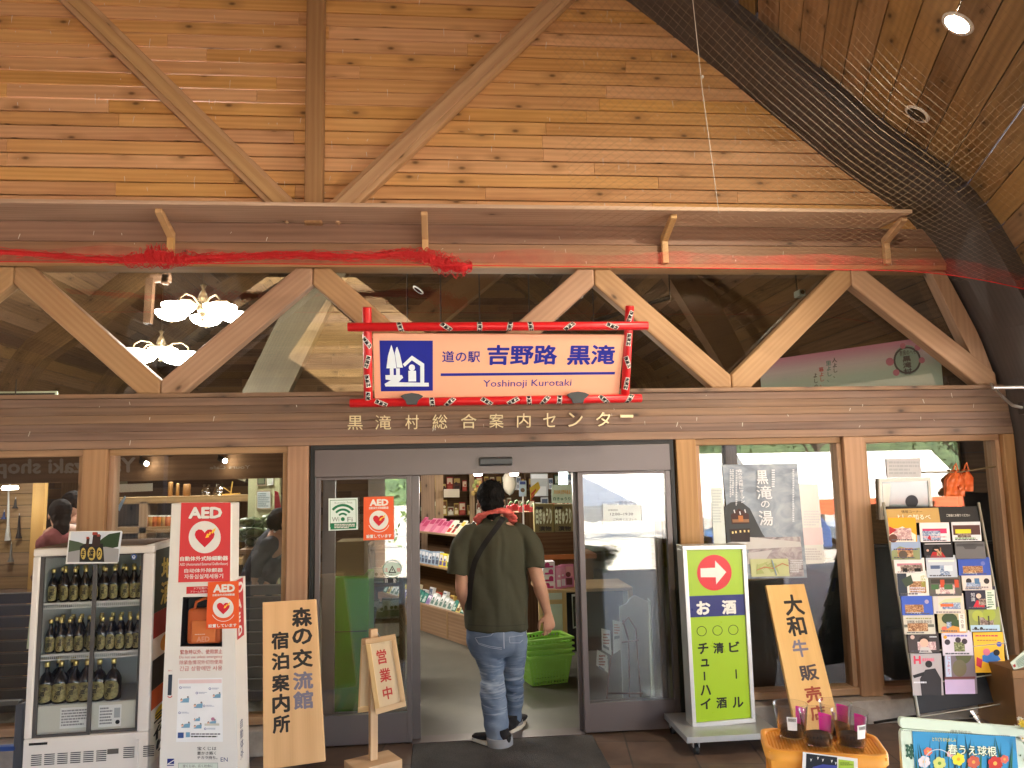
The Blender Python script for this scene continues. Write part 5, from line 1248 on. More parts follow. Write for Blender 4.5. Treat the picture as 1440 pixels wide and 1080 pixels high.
# ---- chandeliers
GLOW=C((1,.93,.86),rough=.5,var=0,emit=7,name='lit opal glass'); BRASS=C((.18,.13,.07),rough=.35,metal=.9,name='antique brass')
def chandelier(px,py,Y,label,rot=0.3):
    c=P(px,py,Y); t=thing('chandelier',label,'chandelier',c,0)
    mb=MB(); mb.lathe([(.004,1.6),(.004,.28),(.03,.27),(.012,.23),(.035,.18),(.05,.13),(.02,.09),(.06,.04),(.03,-.02),(.012,-.05),(.02,-.07),(0,-.09)],BRASS,n=14); mb.build('stem',t)
    for k in range(5):
        a=rot+2*math.pi*k/5; d=V(math.cos(a),math.sin(a),0)
        mb=MB(); mb.tube([d*.03+V(0,0,.06),d*.12+V(0,0,.13),d*.22+V(0,0,.14),d*.29+V(0,0,.09),d*.30+V(0,0,.03)],.008,BRASS,8)
        arm=mb.build('arm',t)
        mb=MB(); mb.lathe([(0,-.065),(.06,-.06),(.12,-.035),(.148,.0),(.150,.02),(.13,.025),(0,.02)],GLOW,d*.30,n=22); mb.build('lamp_shade',t)
        mb=MB(); mb.lathe([(0,-.095),(.012,-.08),(.008,-.066)],BRASS,d*.30,n=8); mb.build('finial',t)
    l=bpy.data.lights.new('chandelier_light','POINT'); l.energy=2.6; l.color=(1,.86,.70); l.shadow_soft_size=.35
    o=bpy.data.objects.new('chandelier_light',l); COL.objects.link(o); o.parent=t; o.location=(0,0,.22)
    return t
chandelier(285,440,2.0,'nearer five bowl chandelier glowing behind the left clerestory glass, the higher of two',.5)
chandelier(226,499,3.4,'farther five bowl chandelier glowing lower behind the left zigzag brace',.1)
# unlit ceiling dishes and downlights inside
def downlight(p,n,label,lit,r=.075,name='downlight'):
    n=Vector(n).normalized(); t=thing(name,label,'ceiling light',p); 
    mb=MB(); mb.lathe([(r*.78,.004),(r,.004),(r*1.05,-.004),(r*1.02,-.01),(r*.8,-.006)],M_WHITE,n=24,axis=n); mb.build('trim_ring',t)
    mb=MB(); mb.lathe([(0,.002),(r*.78,.003)],GLOW2 if lit else K(60,62,66,rough=.2,metal=.6),n=20,axis=n); mb.build('lamp_face',t); 
    return t
GLOW2=C((1,.88,.66),rough=.5,var=0,emit=60,name='lit downlight')
for px,py,Y,lb in ((588,408,3.2,'small unlit recessed light seen left above the peach sign'),(812,414,3.0,'flat round ceiling fitting behind the right brace above the sign'),(878,377,1.6,'white rimmed recessed light at the head of the clerestory glass')):
    p=P(px,py,Y); downlight(p,(-.55,-.1,-.8),lb,False,.07)
# dark hanging rods and tie bar
ROD=C((.02,.02,.022),rough=.5,name='black rod')
for px,y0,y1 in ((573,372,470),(620,372,470),(675,372,470),(745,372,470),(835,395,452),(942,372,415)):
    mb=MB(); p=P(px,y1,1.7); mb.cyl(p,V(p.x,p.y,4.8 if px<900 else 4.5),.007,ROD,8); tag(mb.build('hanging_rod'),'thin black rod hanging from the shop ceiling behind the clerestory glass','rod','black rods behind the clerestory')
mb=MB(); mb.tube([P(835,452,1.7),P(942,418,1.7)],.022,ROD,8); tag(mb.build('track_bar'),'black bar carried by two rods right of the peach sign','bar')
# big leaning tie braces inside
mb=MB(); a=P(372,560,5.0); b_=P(455,390,5.0); mb.beam(a-(b_-a)*.6,b_+(b_-a)*.4,.55,.2,wood('pale brace',(.10,.085,.05),(.17,.145,.085),knots=.2),up=(0,1,0)); mb.build('interior_brace',BLD)
for (a,b_,Y) in (((575,470),(690,375),2.6),((945,372),(1035,520),3.0),((1035,520),(960,370),3.3)):
    mb=MB(); a_=P(*a,Y);b2=P(*b_,Y); mb.beam(a_-(b2-a_)*.3,b2+(b2-a_)*.5,.30,.2,W_IN,up=(0,1,0)); mb.build('interior_brace',BLD)
mb=MB(); a=P(208,455,2.2); b_=P(212,392,2.2); mb.beam(a,b_,.07,.07,W_IN,up=(0,1,0)); mb.beam(b_,P(240,392,2.2),.07,.06,W_IN,up=(0,1,0)); mb.beam(P(232,400,2.2),P(240,350,2.2),.06,.06,W_IN,up=(0,1,0)); mb.build('interior_bracket',BLD)
for x0,x1,y0 in ((-40,80,551),(165,212,554)):
    mb=MB(); a=P(x0,y0,3.5);b_=P(x1,y0,3.5); z0=a.z-.35
    mb.box((a.x,3.5,z0),(b_.x,3.53,a.z),K(190,200,170)); mb.box((a.x+.02,3.495,z0),(b_.x-.02,3.4995,a.z-.02),K(40,46,44,rough=.2)); o=mb.build('dark_board'); tag(o,'pale framed dark panel on the left clerestory sill, '+('longer one' if x0<0 else 'shorter one by the brace foot'),'framed panel')

# ---- banner on the right side wall
mb=MB(); mb.box((4.14,.5,0),(4.2,8.9,3.1),W_IN,(0,1,0)); mb.build('side_wall',BLD)
XB=4.05
def grad_banner():
    m,t_,b=mat0('banner cloth'); N=t_.nodes.new; L=t_.links.new
    tc=N('ShaderNodeTexCoord'); sp=N('ShaderNodeSeparateXYZ'); L(tc.outputs['Generated'],sp.inputs[0])
    rp=N('ShaderNodeValToRGB'); e=rp.color_ramp.elements; e[0].position=.45; e[0].color=(.50,.60,.48,1); e[1].position=.98; e[1].color=(.66,.26,.37,1); q=e.new(.7); q.color=(.68,.56,.56,1)
    L(sp.outputs['Z'],rp.inputs[0]); L(rp.outputs[0],b.inputs['Base Color']); b.inputs['Roughness'].default_value=.8; return m
q=[G(1068,508,2.8),G(1405,459,2.8)]; q[1]=q[0].lerp(q[1],.79); zbn=2.36
fb_=Fr([q[0],q[1],V(q[1].x,q[1].y,zbn),V(q[0].x,q[0].y,zbn)])
mb=MB(); fb_.slab(mb,.006,grad_banner()); o=mb.build('banner'); tag(o,'pink and pale green banner with vertical writing seen through the right clerestory glass','banner')
px4=[]
def proj(p):
    v=Vector(p)-CAM; k=v.dot(cf); return (720+FPX*v.dot(cr)/k,540-FPX*v.dot(cu)/k)
fb_=Fr(fb_.w,[proj(p) for p in fb_.w]); fb_.zm(960,340,3)
BI=K(70,66,70); mb=MB()
art(mb,fb_,[('v','人よし、',632,488,654,575,BI,.02),('v','里よし、',606,500,630,592,K(90,140,130),.02),('v','暮よし、',576,528,598,612,K(190,80,80),.02),('v','よしの',552,552,572,622,BI,.02),
 ('c',948,500,58,K(150,175,160),64),('o',948,500,50,58,BI),('t','奈良のへそ',915,455,985,478,BI,.02),('v','黒滝村',930,480,966,560,BI,.04),('c',875,506,17,K(205,120,140)),('c',902,552,14,K(205,120,140)),('c',1010,500,13,K(205,120,140)),('c',992,446,13,K(205,120,140)),('c',930,440,12,K(205,120,140))],.001,.0004)
o2=mb.build('banner_print',o)
# security camera
c=P(1123,413,1.5); t=thing('security_camera','small pale security camera behind the right zigzag brace','camera',c); mb=MB(); mb.obox((-.03,-.08,-.035),(.06,0,0),(0,.12,0),(0,0,.06),K(170,185,175)); mb.build('camera_body',t,.006); mb=MB(); mb.cyl((0,-.085,-.005),(0,-.079,-.005),.02,M_BLACK,14); mb.build('lens',t); mb=MB(); mb.tube([(0,.02,.025),(0,.03,.1),(0,.06,.5)],.008,M_BLACK,8); mb.build('camera_arm',t)

# ---- mirrored lettering on the shop fascia inside the left windows
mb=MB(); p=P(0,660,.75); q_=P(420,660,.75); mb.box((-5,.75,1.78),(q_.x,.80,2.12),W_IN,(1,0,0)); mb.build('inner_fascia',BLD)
LG=C((.22,.19,.17),rough=.5,name='ghost letters')
for s,x0,y0,x1,y1 in (('Yamazaki shop',-6,646,191,672),):
    f=panel([(x0,y0),(x1,y0-3),(x1,y1-1),(x0,y1+1)],.742); mb=MB(); put_text(mb,f,s,1,0,0,1,LG,.001,.03); o=mb.build('mirrored_lettering'); tag(o,'large pale mirrored lettering across the top of the left windows','lettering')
f=panel([(295,655),(352,654),(352,659),(295,660)],.742); mb=MB(); put_text(mb,f,'Yours Cafe',1,0,0,1,LG,.001,.01); o=mb.build('mirrored_lettering'); tag(o,'small faint mirrored lettering beside the spotlight in the second left window','lettering')
for px,py,lb in ((207,651,'small lit track spotlight nearer the left post in the second left window'),(317,647,'small lit track spotlight near the pale wall in the second left window')):
    c=P(px,py,.70); t=thing('track_spotlight',lb,'spotlight',c); mb=MB(); mb.cyl((-.045,0,.015),(0,-.02,-.003),.022,M_BLACK,14); mb.tube([(-.05,0,.02),(-.06,.03,.05),(-.06,.05,.06)],.006,M_BLACK,6); mb.build('spot_head',t)
    mb=MB(); mb.ell((.004,-.024,-.006),.017,.017,.017,C((1,.85,.6),rough=.5,var=0,emit=14,name='spot bulb'),10); mb.build('bulb',t)

# ---- fittings seen through the left windows
def part2(mb,name,parent,bevel=0):
    o=mb.build(name,parent,bevel); o.matrix_parent_inverse=inv_of(parent); return o
# low slatted panel behind the glass
mb=MB(); z=.2; x0_,x1_=-5,P(400,850,.3).x
SL=C((.045,.035,.028),rough=.5,name='dark slats'); SLE=C((.16,.13,.10),rough=.5,name='slat edge')
t=thing('slatted_bench_back','dark slatted bench back running behind the left windows under the goods','bench',(x0_+2,.45,0))
while z<P(30,842,.45).z:
    mb=MB(); mb.box((x0_,.45,z),(x1_,.47,z+.072),SL,(1,0,0)); mb.box((x0_,.446,z+.066),(x1_,.45,z+.072),SLE,(1,0,0)); part2(mb,'slat',t); z+=.082
# cabinet of shelves with goods
Yc=3.4
def rail(t,a,b,name,m=W_STEP,th=.05,d=.3):
    p,q=P(*a,Yc),P(*b,Yc); mb=MB(); mb.box((min(p.x,q.x)-.001,Yc,min(p.z,q.z)),(max(p.x,q.x)+.001,Yc+d,max(p.z,q.z)),m); return part2(mb,name,t,.004)
t=thing('shelf_cabinet','timber shelf cabinet with jars, seen through the second left window','cabinet',V(P(250,760,Yc).x,Yc,0))
rail(t,(160,700),(352,705),'top_board'); rail(t,(160,742),(352,746),'shelf_board'); rail(t,(196,705),(202,850),'upright'); rail(t,(312,705),(317,850),'upright'); rail(t,(160,790),(352,794),'shelf_board')
mb=MB(); a=P(160,705,Yc+.31);b_=P(352,850,Yc+.31); mb.box((a.x,Yc+.31,0),(b_.x,Yc+.33,a.z),W_IN); part2(mb,'back',t)
JG=glass_mat('jar glass',.06,(.9,.88,.82))
def jar(px,py,Y,r,h,col,label,group):
    b=P(px,py,Y); t=thing('goods_jar',label,'jar',b,0,group); mb=MB(); mb.lathe([(0,0),(r,0),(r,h*.75),(r*.8,h*.85),(r*.8,h*.9),(0,h*.9)],col,n=14); mb.build('filling',t); mb=MB(); mb.lathe([(r*.84,h*.9),(r*.84,h),(0,h)],C((.7,.68,.6),rough=.3,metal=.5),n=14); mb.build('lid',t)
for i,px in enumerate((206,212,218,224,230,236)): jar(px,741.5,Yc+.05,.032,.13,C(((.5,.16,.03),(.42,.22,.06),(.46,.12,.03))[i%3],rough=.15,name='preserve'),'jar of orange preserve in the row on the timber shelf cabinet','jars on the shelf cabinet')
for i,(x0,x1,y0,y1,c) in enumerate(((235,241,678,701,(150,110,60)),(246,250,680,701,(160,120,66)),(256,266,681,701,(140,100,56)))):
    a,b_=P(x0,y0,Yc+.08),P(x1,y1,Yc+.08); mb=MB(); mb.lathe([(0,0),((b_.x-a.x)/2,0),((b_.x-a.x)/2,a.z-b_.z-.01),((b_.x-a.x)/2-.008,a.z-b_.z),(0,a.z-b_.z-.004)],K(*c,rough=.5,var=.15),((a.x+b_.x)/2,Yc+.12,b_.z+.003),n=14); tag(mb.build('bamboo_tube'),'upright bamboo tube '+('nearest the post','in the middle of three','thickest of three')[i]+' on top of the shelf cabinet','bamboo tube')
t=thing('bamboo_dragonfly','yellow bamboo toy on a thin stalk standing on the shelf cabinet top','toy',P(324,699,Yc+.05)); mb=MB(); mb.tube([(0,0,0),(.01,0,.10),(.02,0,.17)],.007,K(215,170,80),8); mb.build('stalk',t); mb=MB(); mb.prism([(-.09,0,.02),(.10,0,.03),(.10,0,.045),(-.09,0,.035)],(0,.03,0),K(215,170,80)); mb.tube([(-.08,0,.11),(.0,0,.05)],.004,K(215,170,80),6); mb.build('wing',t)
for i,(px,py) in enumerate(((290,700),(308,699))):
    c=P(px,py,Yc+.1); mb=MB(); vs=[]; 
    for j in range(6):
        for k in range(9): a=2*math.pi*k/9; r=(.05,.062,.058,.05,.03,.045)[j]*(1+.16*math.sin(k*2.7+j*1.9)); vs.append(c+V(r*math.cos(a),r*.6*math.sin(a),.03*j+.002))
    mb.add(vs,[(j*9+k,j*9+(k+1)%9,(j+1)*9+(k+1)%9,(j+1)*9+k) for j in range(5) for k in range(9)]+[tuple(range(8,-1,-1))],glass_mat('wrap film',.16,(.7,.66,.55),.08) if i==0 else bpy.data.materials['wrap film']); tag(mb.build('wrapped_bag'),('clear film bag of goods beside the bamboo tubes' if i==0 else 'clear film bag of goods beside the yellow bamboo toy'),'bag')
f=panel([(167,681),(214.5,679.5),(214.5,690.5),(168,692.5)],.66); mb=MB(); f.slab(mb,.004,K(200,196,186)); tag(mb.build('hanging_card'),'blank white card hung inside the second left window','card')
f=panel([(160,650),(179,650),(179,681),(160,681)],.9); mb=MB(); f.slab(mb,.004,K(120,116,96)); tag(mb.build('hanging_card'),'grey card hung behind the post in the second left window','card')
f=panel([(164,715),(175.5,697),(177,699),(168,719)],.62); mb=MB(); f.slab(mb,.003,K(150,180,215)); tag(mb.build('price_card'),'tilted pale blue card above the fridge in the second left window','card')
# pale partition with pictures at the right of the second left window
Yp=2.9; a,b_=P(350,642,Yp),P(393,700,Yp)
mb=MB(); mb.box((a.x,Yp,0),(b_.x,Yp+.08,a.z),K(178,180,140,rough=.8)); mb.build('partition',BLD)
for (x0,y0,x1,y1,c,lb,wr) in ((361,656,374,683,(60,66,56),'dark framed photograph hung on the pale partition',''),(376,664,384,682,(200,210,190),'small calendar sheet on the pale partition','19'),(361,690,381,716,(190,200,200),'white printed sheet low on the pale partition','')):
    f=panel([(x0,y0),(x1,y0-.5),(x1,y1),(x0,y1+.5)],Yp-.02); mb=MB(); f.slab(mb,.012,K(165,150,120) if not wr else M_PAPER); it=[('r',x0+1,y0+1.5,x1-1,y1-1.5,K(*c))]
    if wr: it.append(('t',wr,x0+1.5,y0+3,x1-1.5,y0+9,K(30,90,60),.03))
    elif c[0]>150: it.append(('l',x0+2,y0+3,x1-2,y1-3,7,K(110,130,130)))
    else: it.append(('p',[(x0+2,y1-8),(x0+6,y1-16),(x1-3,y1-10),(x1-2,y1-3),(x0+2,y1-3)],K(110,120,90)))
    art(mb,f,it); tag(mb.build('wall_picture'),lb,'picture')
f=panel([(386,690),(391,692),(399,735),(386,738)],2.0); mb=MB(); f.slab(mb,.01,K(190,50,70)); f.z=S4; art(mb,f,[('r',388,705,394,716,K(230,225,225)),('r',388,722,396,730,K(60,50,80))]); tag(mb.build('hanging_flag'),'red printed flag hanging by the post in the second left window','flag')
# heap of green bagged vegetables
t=None
VEG=noisy('bagged greens',(.035,.06,.02),(.20,.26,.13),30,.3)
for i in range(26):
    px=random.uniform(341,392); py=730+random.uniform(0,1)*42*(1-abs(px-366)/60); c=P(px,py,1.3+random.uniform(0,.3)); mb=MB(); n=9; vs=[]
    ax=random.uniform(0,3)
    for j in range(6):
        for k in range(n): th=math.pi*j/5; a=2*math.pi*k/n; r=.05*(1+.3*noise.noise((k*.9+i*3.1,j*1.1,i))); q=V(r*1.5*math.sin(th)*math.cos(a),r*math.sin(th)*math.sin(a),r*.8*math.cos(th)); vs.append(c+Matrix.Rotation(ax,3,'Z')@q)
    mb.add(vs,[(j*n+k,j*n+(k+1)%n,(j+1)*n+(k+1)%n,(j+1)*n+k) for j in range(5) for k in range(n)],VEG,sm=True); tag(mb.build('vegetable_bag'),'clear bag of greens in the heap beside the pale partition','bag','bagged greens by the partition')
t=thing('produce_table','low dark table under the heap of bagged greens','table',V(P(366,775,1.4).x,1.45,0)); a,b_=P(338,772,1.2),P(396,772,1.2); mb=MB(); mb.box((a.x,1.15,a.z-.04),(b_.x,1.75,a.z),W_STEP); part2(mb,'table_top',t,.004)
for x in (a.x+.03,b_.x-.07):
    for y in (1.18,1.68): mb=MB(); mb.box((x,y,0),(x+.04,y+.04,a.z-.04),W_STEP); part2(mb,'leg',t)
# tools board in the first left window
Yt=1.6; a,b_=P(2,672,Yt),P(47,835,Yt)
t=thing('tool_board','upright board of light planks hung with tools at the far left window','board',V((a.x+b_.x)/2,Yt,0)); z=0
while z<a.z:
    mb=MB(); mb.box((a.x-1,Yt,z),(b_.x,Yt+.02,min(a.z,z+.095)),W_STEP,(1,0,0)); part2(mb,'plank',t); z+=.1
mb=MB(); p=P(48,663,Yt-.05);q=P(55.5,850,Yt-.05); mb.box((p.x,Yt-.06,0),(q.x,Yt-.005,p.z),W_CEDAR,(0,0,1)); part2(mb,'upright',t,.004)
for i,(px,y0,y1,c) in enumerate(((12,690,760,(200,200,195)),(22,702,715,(40,40,42)),(27,725,757,(34,32,34)),(6,720,730,(40,60,110)),(16,765,790,(120,118,112)))):
    p,q=P(px,y0,Yt-.03),P(px-1,y1,Yt-.03); mb=MB(); mb.tube([p,p.lerp(q,.3),p.lerp(q,.7),q],[.006,.009,.012,.026],K(*c,rough=.4),8); mb.tube([p+V(0,0,.02),p],.003,M_STEEL,6); tag(mb.build('hanging_tool'),('white handled ladle','black clip','black handled spatula','small blue tool','grey tool')[i]+' hanging on the plank board at the far left','tool')
mb=MB(); p=P(14,688.5,1.2); mb.lathe([(0,.0),(.055,.0),(.06,.012),(.05,.03),(0,.032)],GLOW,p,n=18); mb.cyl(p+V(0,0,.032),p+V(0,0,.9),.005,M_BLACK,6); tag(mb.build('pendant_lamp'),'small flat white lamp glowing above the plank board at the far left','lamp')

# ---- left display seen in the doorway
A0=V(.29,2.76,0); e=V(-.48,.88,0).normalized(); n=V(.88,.48,0).normalized(); LD=2.5
yb_=3.83; zt=[P(590,848,yb_).z,P(590,796,yb_+.2).z,P(590,752,yb_+.35).z]
t=thing('display_counter','stepped timber display counter of souvenirs to the left of the walking man','display',A0); 
mb=MB(); mb.obox(A0-e*.1,e*LD,n*.9,(0,0,zt[0]),W_STEP,e); part2(mb,'base',t,.006)
for k in range(4):
    mb=MB(); mb.obox(A0-e*.1+e*(LD*k/4)-n*.006+V(0,0,.02),e*.03,n*.006,(0,0,zt[0]-.03),W_STEP); part2(mb,'batten',t)
for i,(dn,z_) in enumerate(((.22,zt[1]),(.45,zt[2]))):
    mb=MB(); mb.obox(A0-e*.1+n*dn+V(0,0,z_-.02),e*LD,n*.3,(0,0,.02),W_STEP,e); part2(mb,'shelf',t,.003)
    mb=MB(); mb.obox(A0-e*.1+n*(dn+.28)+V(0,0,zt[0]),e*LD,n*.02,(0,0,z_-zt[0]),W_IN,e); part2(mb,'riser',t)
def package(o,w_,h,d,tilt,cols,label,group,txt=None,ux=None,nn=None,name='souvenir_box'):
    """one packet: o = middle of its foot, facing -nn"""
    ux=ux or -e; nn=nn or n
    up=(V(0,0,1)*math.cos(tilt)+nn*math.sin(tilt)); bk=(nn*math.cos(tilt)-V(0,0,1)*math.sin(tilt))
    tl=o-ux*w_/2+up*h; f=Fr([tl,tl+ux*w_,o+ux*w_/2,o-ux*w_/2])
    mb=MB(); f.slab(mb,d,cols[0]); it=[]
    k=random.random()
    if len(cols)>1:
        it.append(('r',.08,.1,.92,.1+.25+.3*k,cols[1])); it.append(('r',.15,.6,.85,.9,cols[2] if len(cols)>2 else cols[0]))
        if len(cols)>2: it.append(('c',.3+.4*k,.45,.2,cols[2],.2*w_/h))
    if txt: it.append(('v',txt,.3,.1,.62,.9,INK,.03))
    art(mb,f,it,.0008,.0005); o_=mb.build(name,None,.0015,seg=1); tag(o_,label,'souvenir',group); return o_
YL=[K(228,200,80),K(205,210,90),K(232,224,190),K(222,215,205)]
PK=[K(214,120,150),K(226,150,170)]
s=-.05; i=0
while s<LD-.2:                       # top step: flat packets leaning back
    w_=random.uniform(.10,.15); c=[random.choice(PK),K(190,70,110)] if s>1.45 else [random.choice([K(232,226,205),K(225,205,110),K(236,232,224)]),random.choice([K(220,190,70),K(60,56,54),K(214,110,50),K(235,228,210)]),random.choice([K(200,60,50),K(40,38,40),K(230,220,190)])]
    package(A0+e*(s+w_/2)+n*.5+V(0,0,zt[2]+.001),w_*.92,random.uniform(.17,.23),.015,.75,c,('pink' if s>1.45 else 'pale')+' flat packet leaning in the row on the top step of the souvenir counter','packets on the top counter step'+(' pink' if s>1.45 else ''),'吉野' if random.random()<.4 and s<1.45 else None,name='souvenir_packet'); s+=w_; i+=1
s=0
while s<LD-.2:
    w_=random.uniform(.07,.10); c=random.choice([[K(222,214,70),K(236,232,190),K(120,150,60)],[K(206,216,110),K(240,238,210),K(90,130,60)],[K(226,206,60),K(235,235,230),K(100,90,150)]]) if s<1.2 else [K(150,170,190),K(225,228,230),K(80,90,110)]
    package(A0+e*(s+w_/2)+n*.26+V(0,0,zt[1]+.001),w_*.94,random.uniform(.14,.17),.06,.15,c,('yellow green' if s<1.2 else 'blue grey')+' box standing in the row on the middle step of the souvenir counter','boxes on the middle counter step '+('green' if s<1.2 else 'blue')); s+=w_
s=0
while s<LD-.2:
    w_=random.uniform(.08,.13); c=random.choice([[K(150,130,170),K(225,220,230),K(120,100,150)],[K(190,195,190),K(235,235,235),K(90,120,110)],[K(40,105,95),K(60,130,115),K(180,200,190)],[K(205,190,110),K(235,225,190),K(120,90,60)]])
    package(A0+e*(s+w_/2)+n*.04+V(0,0,zt[0]+.001),w_*.9,random.uniform(.10,.16),.05,.5,c,'small bagged sweet on the lowest step of the souvenir counter','sweets on the lowest counter step'); s+=w_
# ---- right counter with pink boxes
Yr=1.75; ct=P(786,829,Yr); xl,xr_=P(757,829,Yr).x,P(830,829,Yr).x
t=thing('sales_counter','pale timber counter with white side panels carrying pink boxes right of the man','counter',V((xl+xr_)/2,Yr,0)); zc_=ct.z
mb=MB(); mb.box((xl,Yr,zc_-.03),(xr_+.4,Yr+.6,zc_),W_PALE); part2(mb,'counter_top',t,.004)
x1=P(797,880,Yr).x
for x in (xl,x1-.035,xr_+.36): mb=MB(); mb.box((x,Yr,0),(x+.04,Yr+.04,zc_-.03),W_PALE); part2(mb,'leg',t,.003)
mb=MB(); mb.box((xl+.04,Yr+.005,zc_-.13),(x1-.035,Yr+.03,zc_-.09),W_PALE); part2(mb,'rail',t); mb=MB(); mb.box((xl+.04,Yr+.005,.16),(x1-.035,Yr+.03,.20),W_PALE); part2(mb,'rail',t)
mb=MB(); mb.box((xl+.04,Yr+.01,.2),(x1-.035,Yr+.02,zc_-.13),K(205,212,206)); mb.box((xl+.04,Yr+.01,zc_-.09),(x1-.035,Yr+.02,zc_-.03),K(205,212,206)); part2(mb,'white_panel',t)
mb=MB(); mb.box((x1+.01,Yr+.25,.1),(xr_+.36,Yr+.3,zc_-.03),M_BLACK); part2(mb,'dark_back',t)
f=panel([(804,836),(820,834),(822,880),(806,884)],Yr-.0); mb=MB(); f.slab(mb,.01,K(205,210,205)); f.z=S4; art(mb,f,[('r',806,838,819,880,K(40,46,44)),('c',812,858,4,K(70,90,60))]); tag(mb.build('framed_picture'),'dark framed picture propped against the sales counter beside the door edge','picture')
X=V(1,0,0);Yv=V(0,1,0)
for k in range(4):
    package(V(P(772,829,Yr+.1).x,Yr+.06,zc_+.001+.062*k),.11,.058,.16,0,[K(232,225,232),K(240,238,240),K(190,50,120)],'white and magenta box in the stack of four on the pale counter','stacked boxes on the counter',None,X,Yv)
for k in range(3):
    px=784+7.5*k; package(V(P(px+2,829,Yr+.04).x,Yr+.02+.05*k,zc_+.001),.05 if k<2 else .12,.21,.03 if k==2 else .12,.12,[K(222,140,180),K(226,160,192),K(236,228,236)] if k<2 else [K(220,140,176),K(230,170,180),K(120,60,70)],('pink upright box beside the stack of four','pink upright box between its neighbours on the counter','large pink box facing the doorway at the counter end')[k],'pink boxes on the counter',None,X,Yv)
# tray and pickled cucumber packs behind
Yq=2.5; zt2=P(785,780,Yq).z
mb=MB(); a,b_=P(758,780,Yq),P(812,780,Yq); mb.box((a.x,Yq,zt2-.05),(b_.x+.2,Yq+.5,zt2),K(150,90,45,var=.15)); t=thing('produce_stand','brown timber stand behind the pink boxes carrying green printed packs','stand',V((a.x+b_.x)/2,Yq,0)); part2(mb,'tray',t,.004)
mb=MB(); mb.box((a.x+.02,Yq+.1,0),(b_.x+.18,Yq+.45,zt2-.05),W_IN); part2(mb,'plinth',t)
f0=[(751,708),(778,708.5),(779,748),(752,748.5)]
for k,px in enumerate((f0,[(779,709),(808,709),(808,750),(780,750)])):
    f=panel(px,Yq+.05); mb=MB(); f.slab(mb,.10,K(122,112,66)); f.zm(740,640,9)
    o_=0 if k==0 else 245
    art(mb,f,[('r',115+o_,630,330+o_,985,K(104,94,58)),('t','白きゅうり',120+o_,660,325+o_,880,K(206,216,190),.05),('l',120+o_,640,215+o_,700,1,INK),('t','漬物',160+o_,900,320+o_,960,K(40,34,28),.04)])
    tag(mb.build('pickle_pack'),('left' if k==0 else 'right')+'-hand olive pack of pickles with pale slanting lettering behind the pink boxes','food pack')
mb=MB(); a=P(751,748.5,Yq+.05); mb.box((a.x-.02,Yq+.02,zt2+.001),(a.x+.42,Yq+.2,a.z-.002),W_IN); o=mb.build('display_box'); tag(o,'dark timber box lifting the two olive pickle packs','box')
f=panel([(776,681.5),(805.5,681.5),(805.5,707.5),(776,707.5)],Yq+.08); mb=MB(); f.slab(mb,.004,K(196,216,200)); f.zm(740,640,9); art(mb,f,[('t','奈良県吉野特産品',350,440,560,495,K(200,150,60),.02),('t','白きゅうり',340,530,560,575,K(50,110,80),.02)]); tag(mb.build('price_sign'),'pale green sign standing on the olive pickle packs','sign')
f=panel([(745,686),(757,677),(760,686),(746,704)],2.2); f.slab(mb:=MB(),.004,K(205,175,60)); f.z=S4; art(mb,f,[('r',747,688,756,692,K(190,70,50)),('r',747,694,754,698,K(190,70,50))]); tag(mb.build('price_sign'),'tilted yellow price card with red bars right of the man head','sign')
f=panel([(730,676),(740,676),(740.5,698),(730,698)],2.3); mb=MB(); f.slab(mb,.004,K(190,215,245)); f.z=S4; art(mb,f,[('r',731,677,739,681,K(70,90,170)),('c',735,689,3,K(110,90,80))]); tag(mb.build('price_sign'),'small pale blue sign on a white rod right of the man head','sign')
mb=MB(); p=P(735.5,698,2.31); mb.cyl(V(p.x,p.y,0),p,.008,M_WHITE,8); tag(mb.build('sign_rod'),'white rod carrying the small pale blue sign','rod')
for i,(x,y) in enumerate(((716,715),(724,713),(733,716),(741,714),(748,717))):
    c=P(x,y,2.9); mb=MB(); mb.box((c.x-.028,2.88,c.z-.03),(c.x+.028,2.93,c.z+.03),K(205,50,60) if i%2 else K(225,90,100)); mb.tube([c+V(0,0,.03),c+V(.01,0,.06),c+V(.03,-.01,.07)],.012,LEAF,6); tag(mb.build('fruit_pack'),'red pack with a green leaf on top in the row beyond the man shoulder','food pack','red packs beyond the man')
mb=MB(); a,b_=P(708,721,2.85),P(756,721,2.85); mb.box((a.x,2.85,0),(b_.x,3.1,a.z),W_IN); tag(mb.build('side_stand',None,.004),'dark stand under the red packs beyond the man shoulder','stand')
# back cupboards and hanging goods
for i,(x0,y0,x1,y1,c) in enumerate(((592,668,612,760,(96,62,36)),(612,668,624,760,(110,72,40)),(660,668,668,740,(120,80,46)))):
    a,b_=P(x0,y0,5.4),P(x1,y1,5.4); mb=MB(); mb.box((a.x,5.4,0),(b_.x,5.5,a.z+.3),wood('cupboard%d'%i,tuple(q/255*.5 for q in c),tuple(q/255*.9 for q in c))); mb.build('interior_post',BLD)
for i in range(7):
    c=P(626+3.1*i,693,5.0); mb=MB(); mb.box((c.x-.018,5.0,c.z-.06),(c.x+.014,5.03,c.z+.05),K(190,180,160)); tag(mb.build('hanging_packet'),'pale packet in the row hung on the dark back wall','packet','packets hung on the back wall')
for i in range(12):
    c=P(664+random.uniform(0,16),676+random.uniform(0,22),4.6); mb=MB(); mb.ell(c,.03,.03,.035,K(160+random.randint(-30,30),140,80),8); tag(mb.build('gourd'),'small pale gourd hung beyond the man head','gourd','gourds hung beyond the man')
c=P(716,680,4.4); mb=MB(); vs=[]
for j in range(7):
    for k in range(10): th=math.pi*j/6; a=2*math.pi*k/10; r=1+.25*noise.noise((k*1.3,j,2.2)); vs.append(c+V(.09*r*math.sin(th)*math.cos(a),.06*r*math.sin(th)*math.sin(a),.14*r*math.cos(th)))
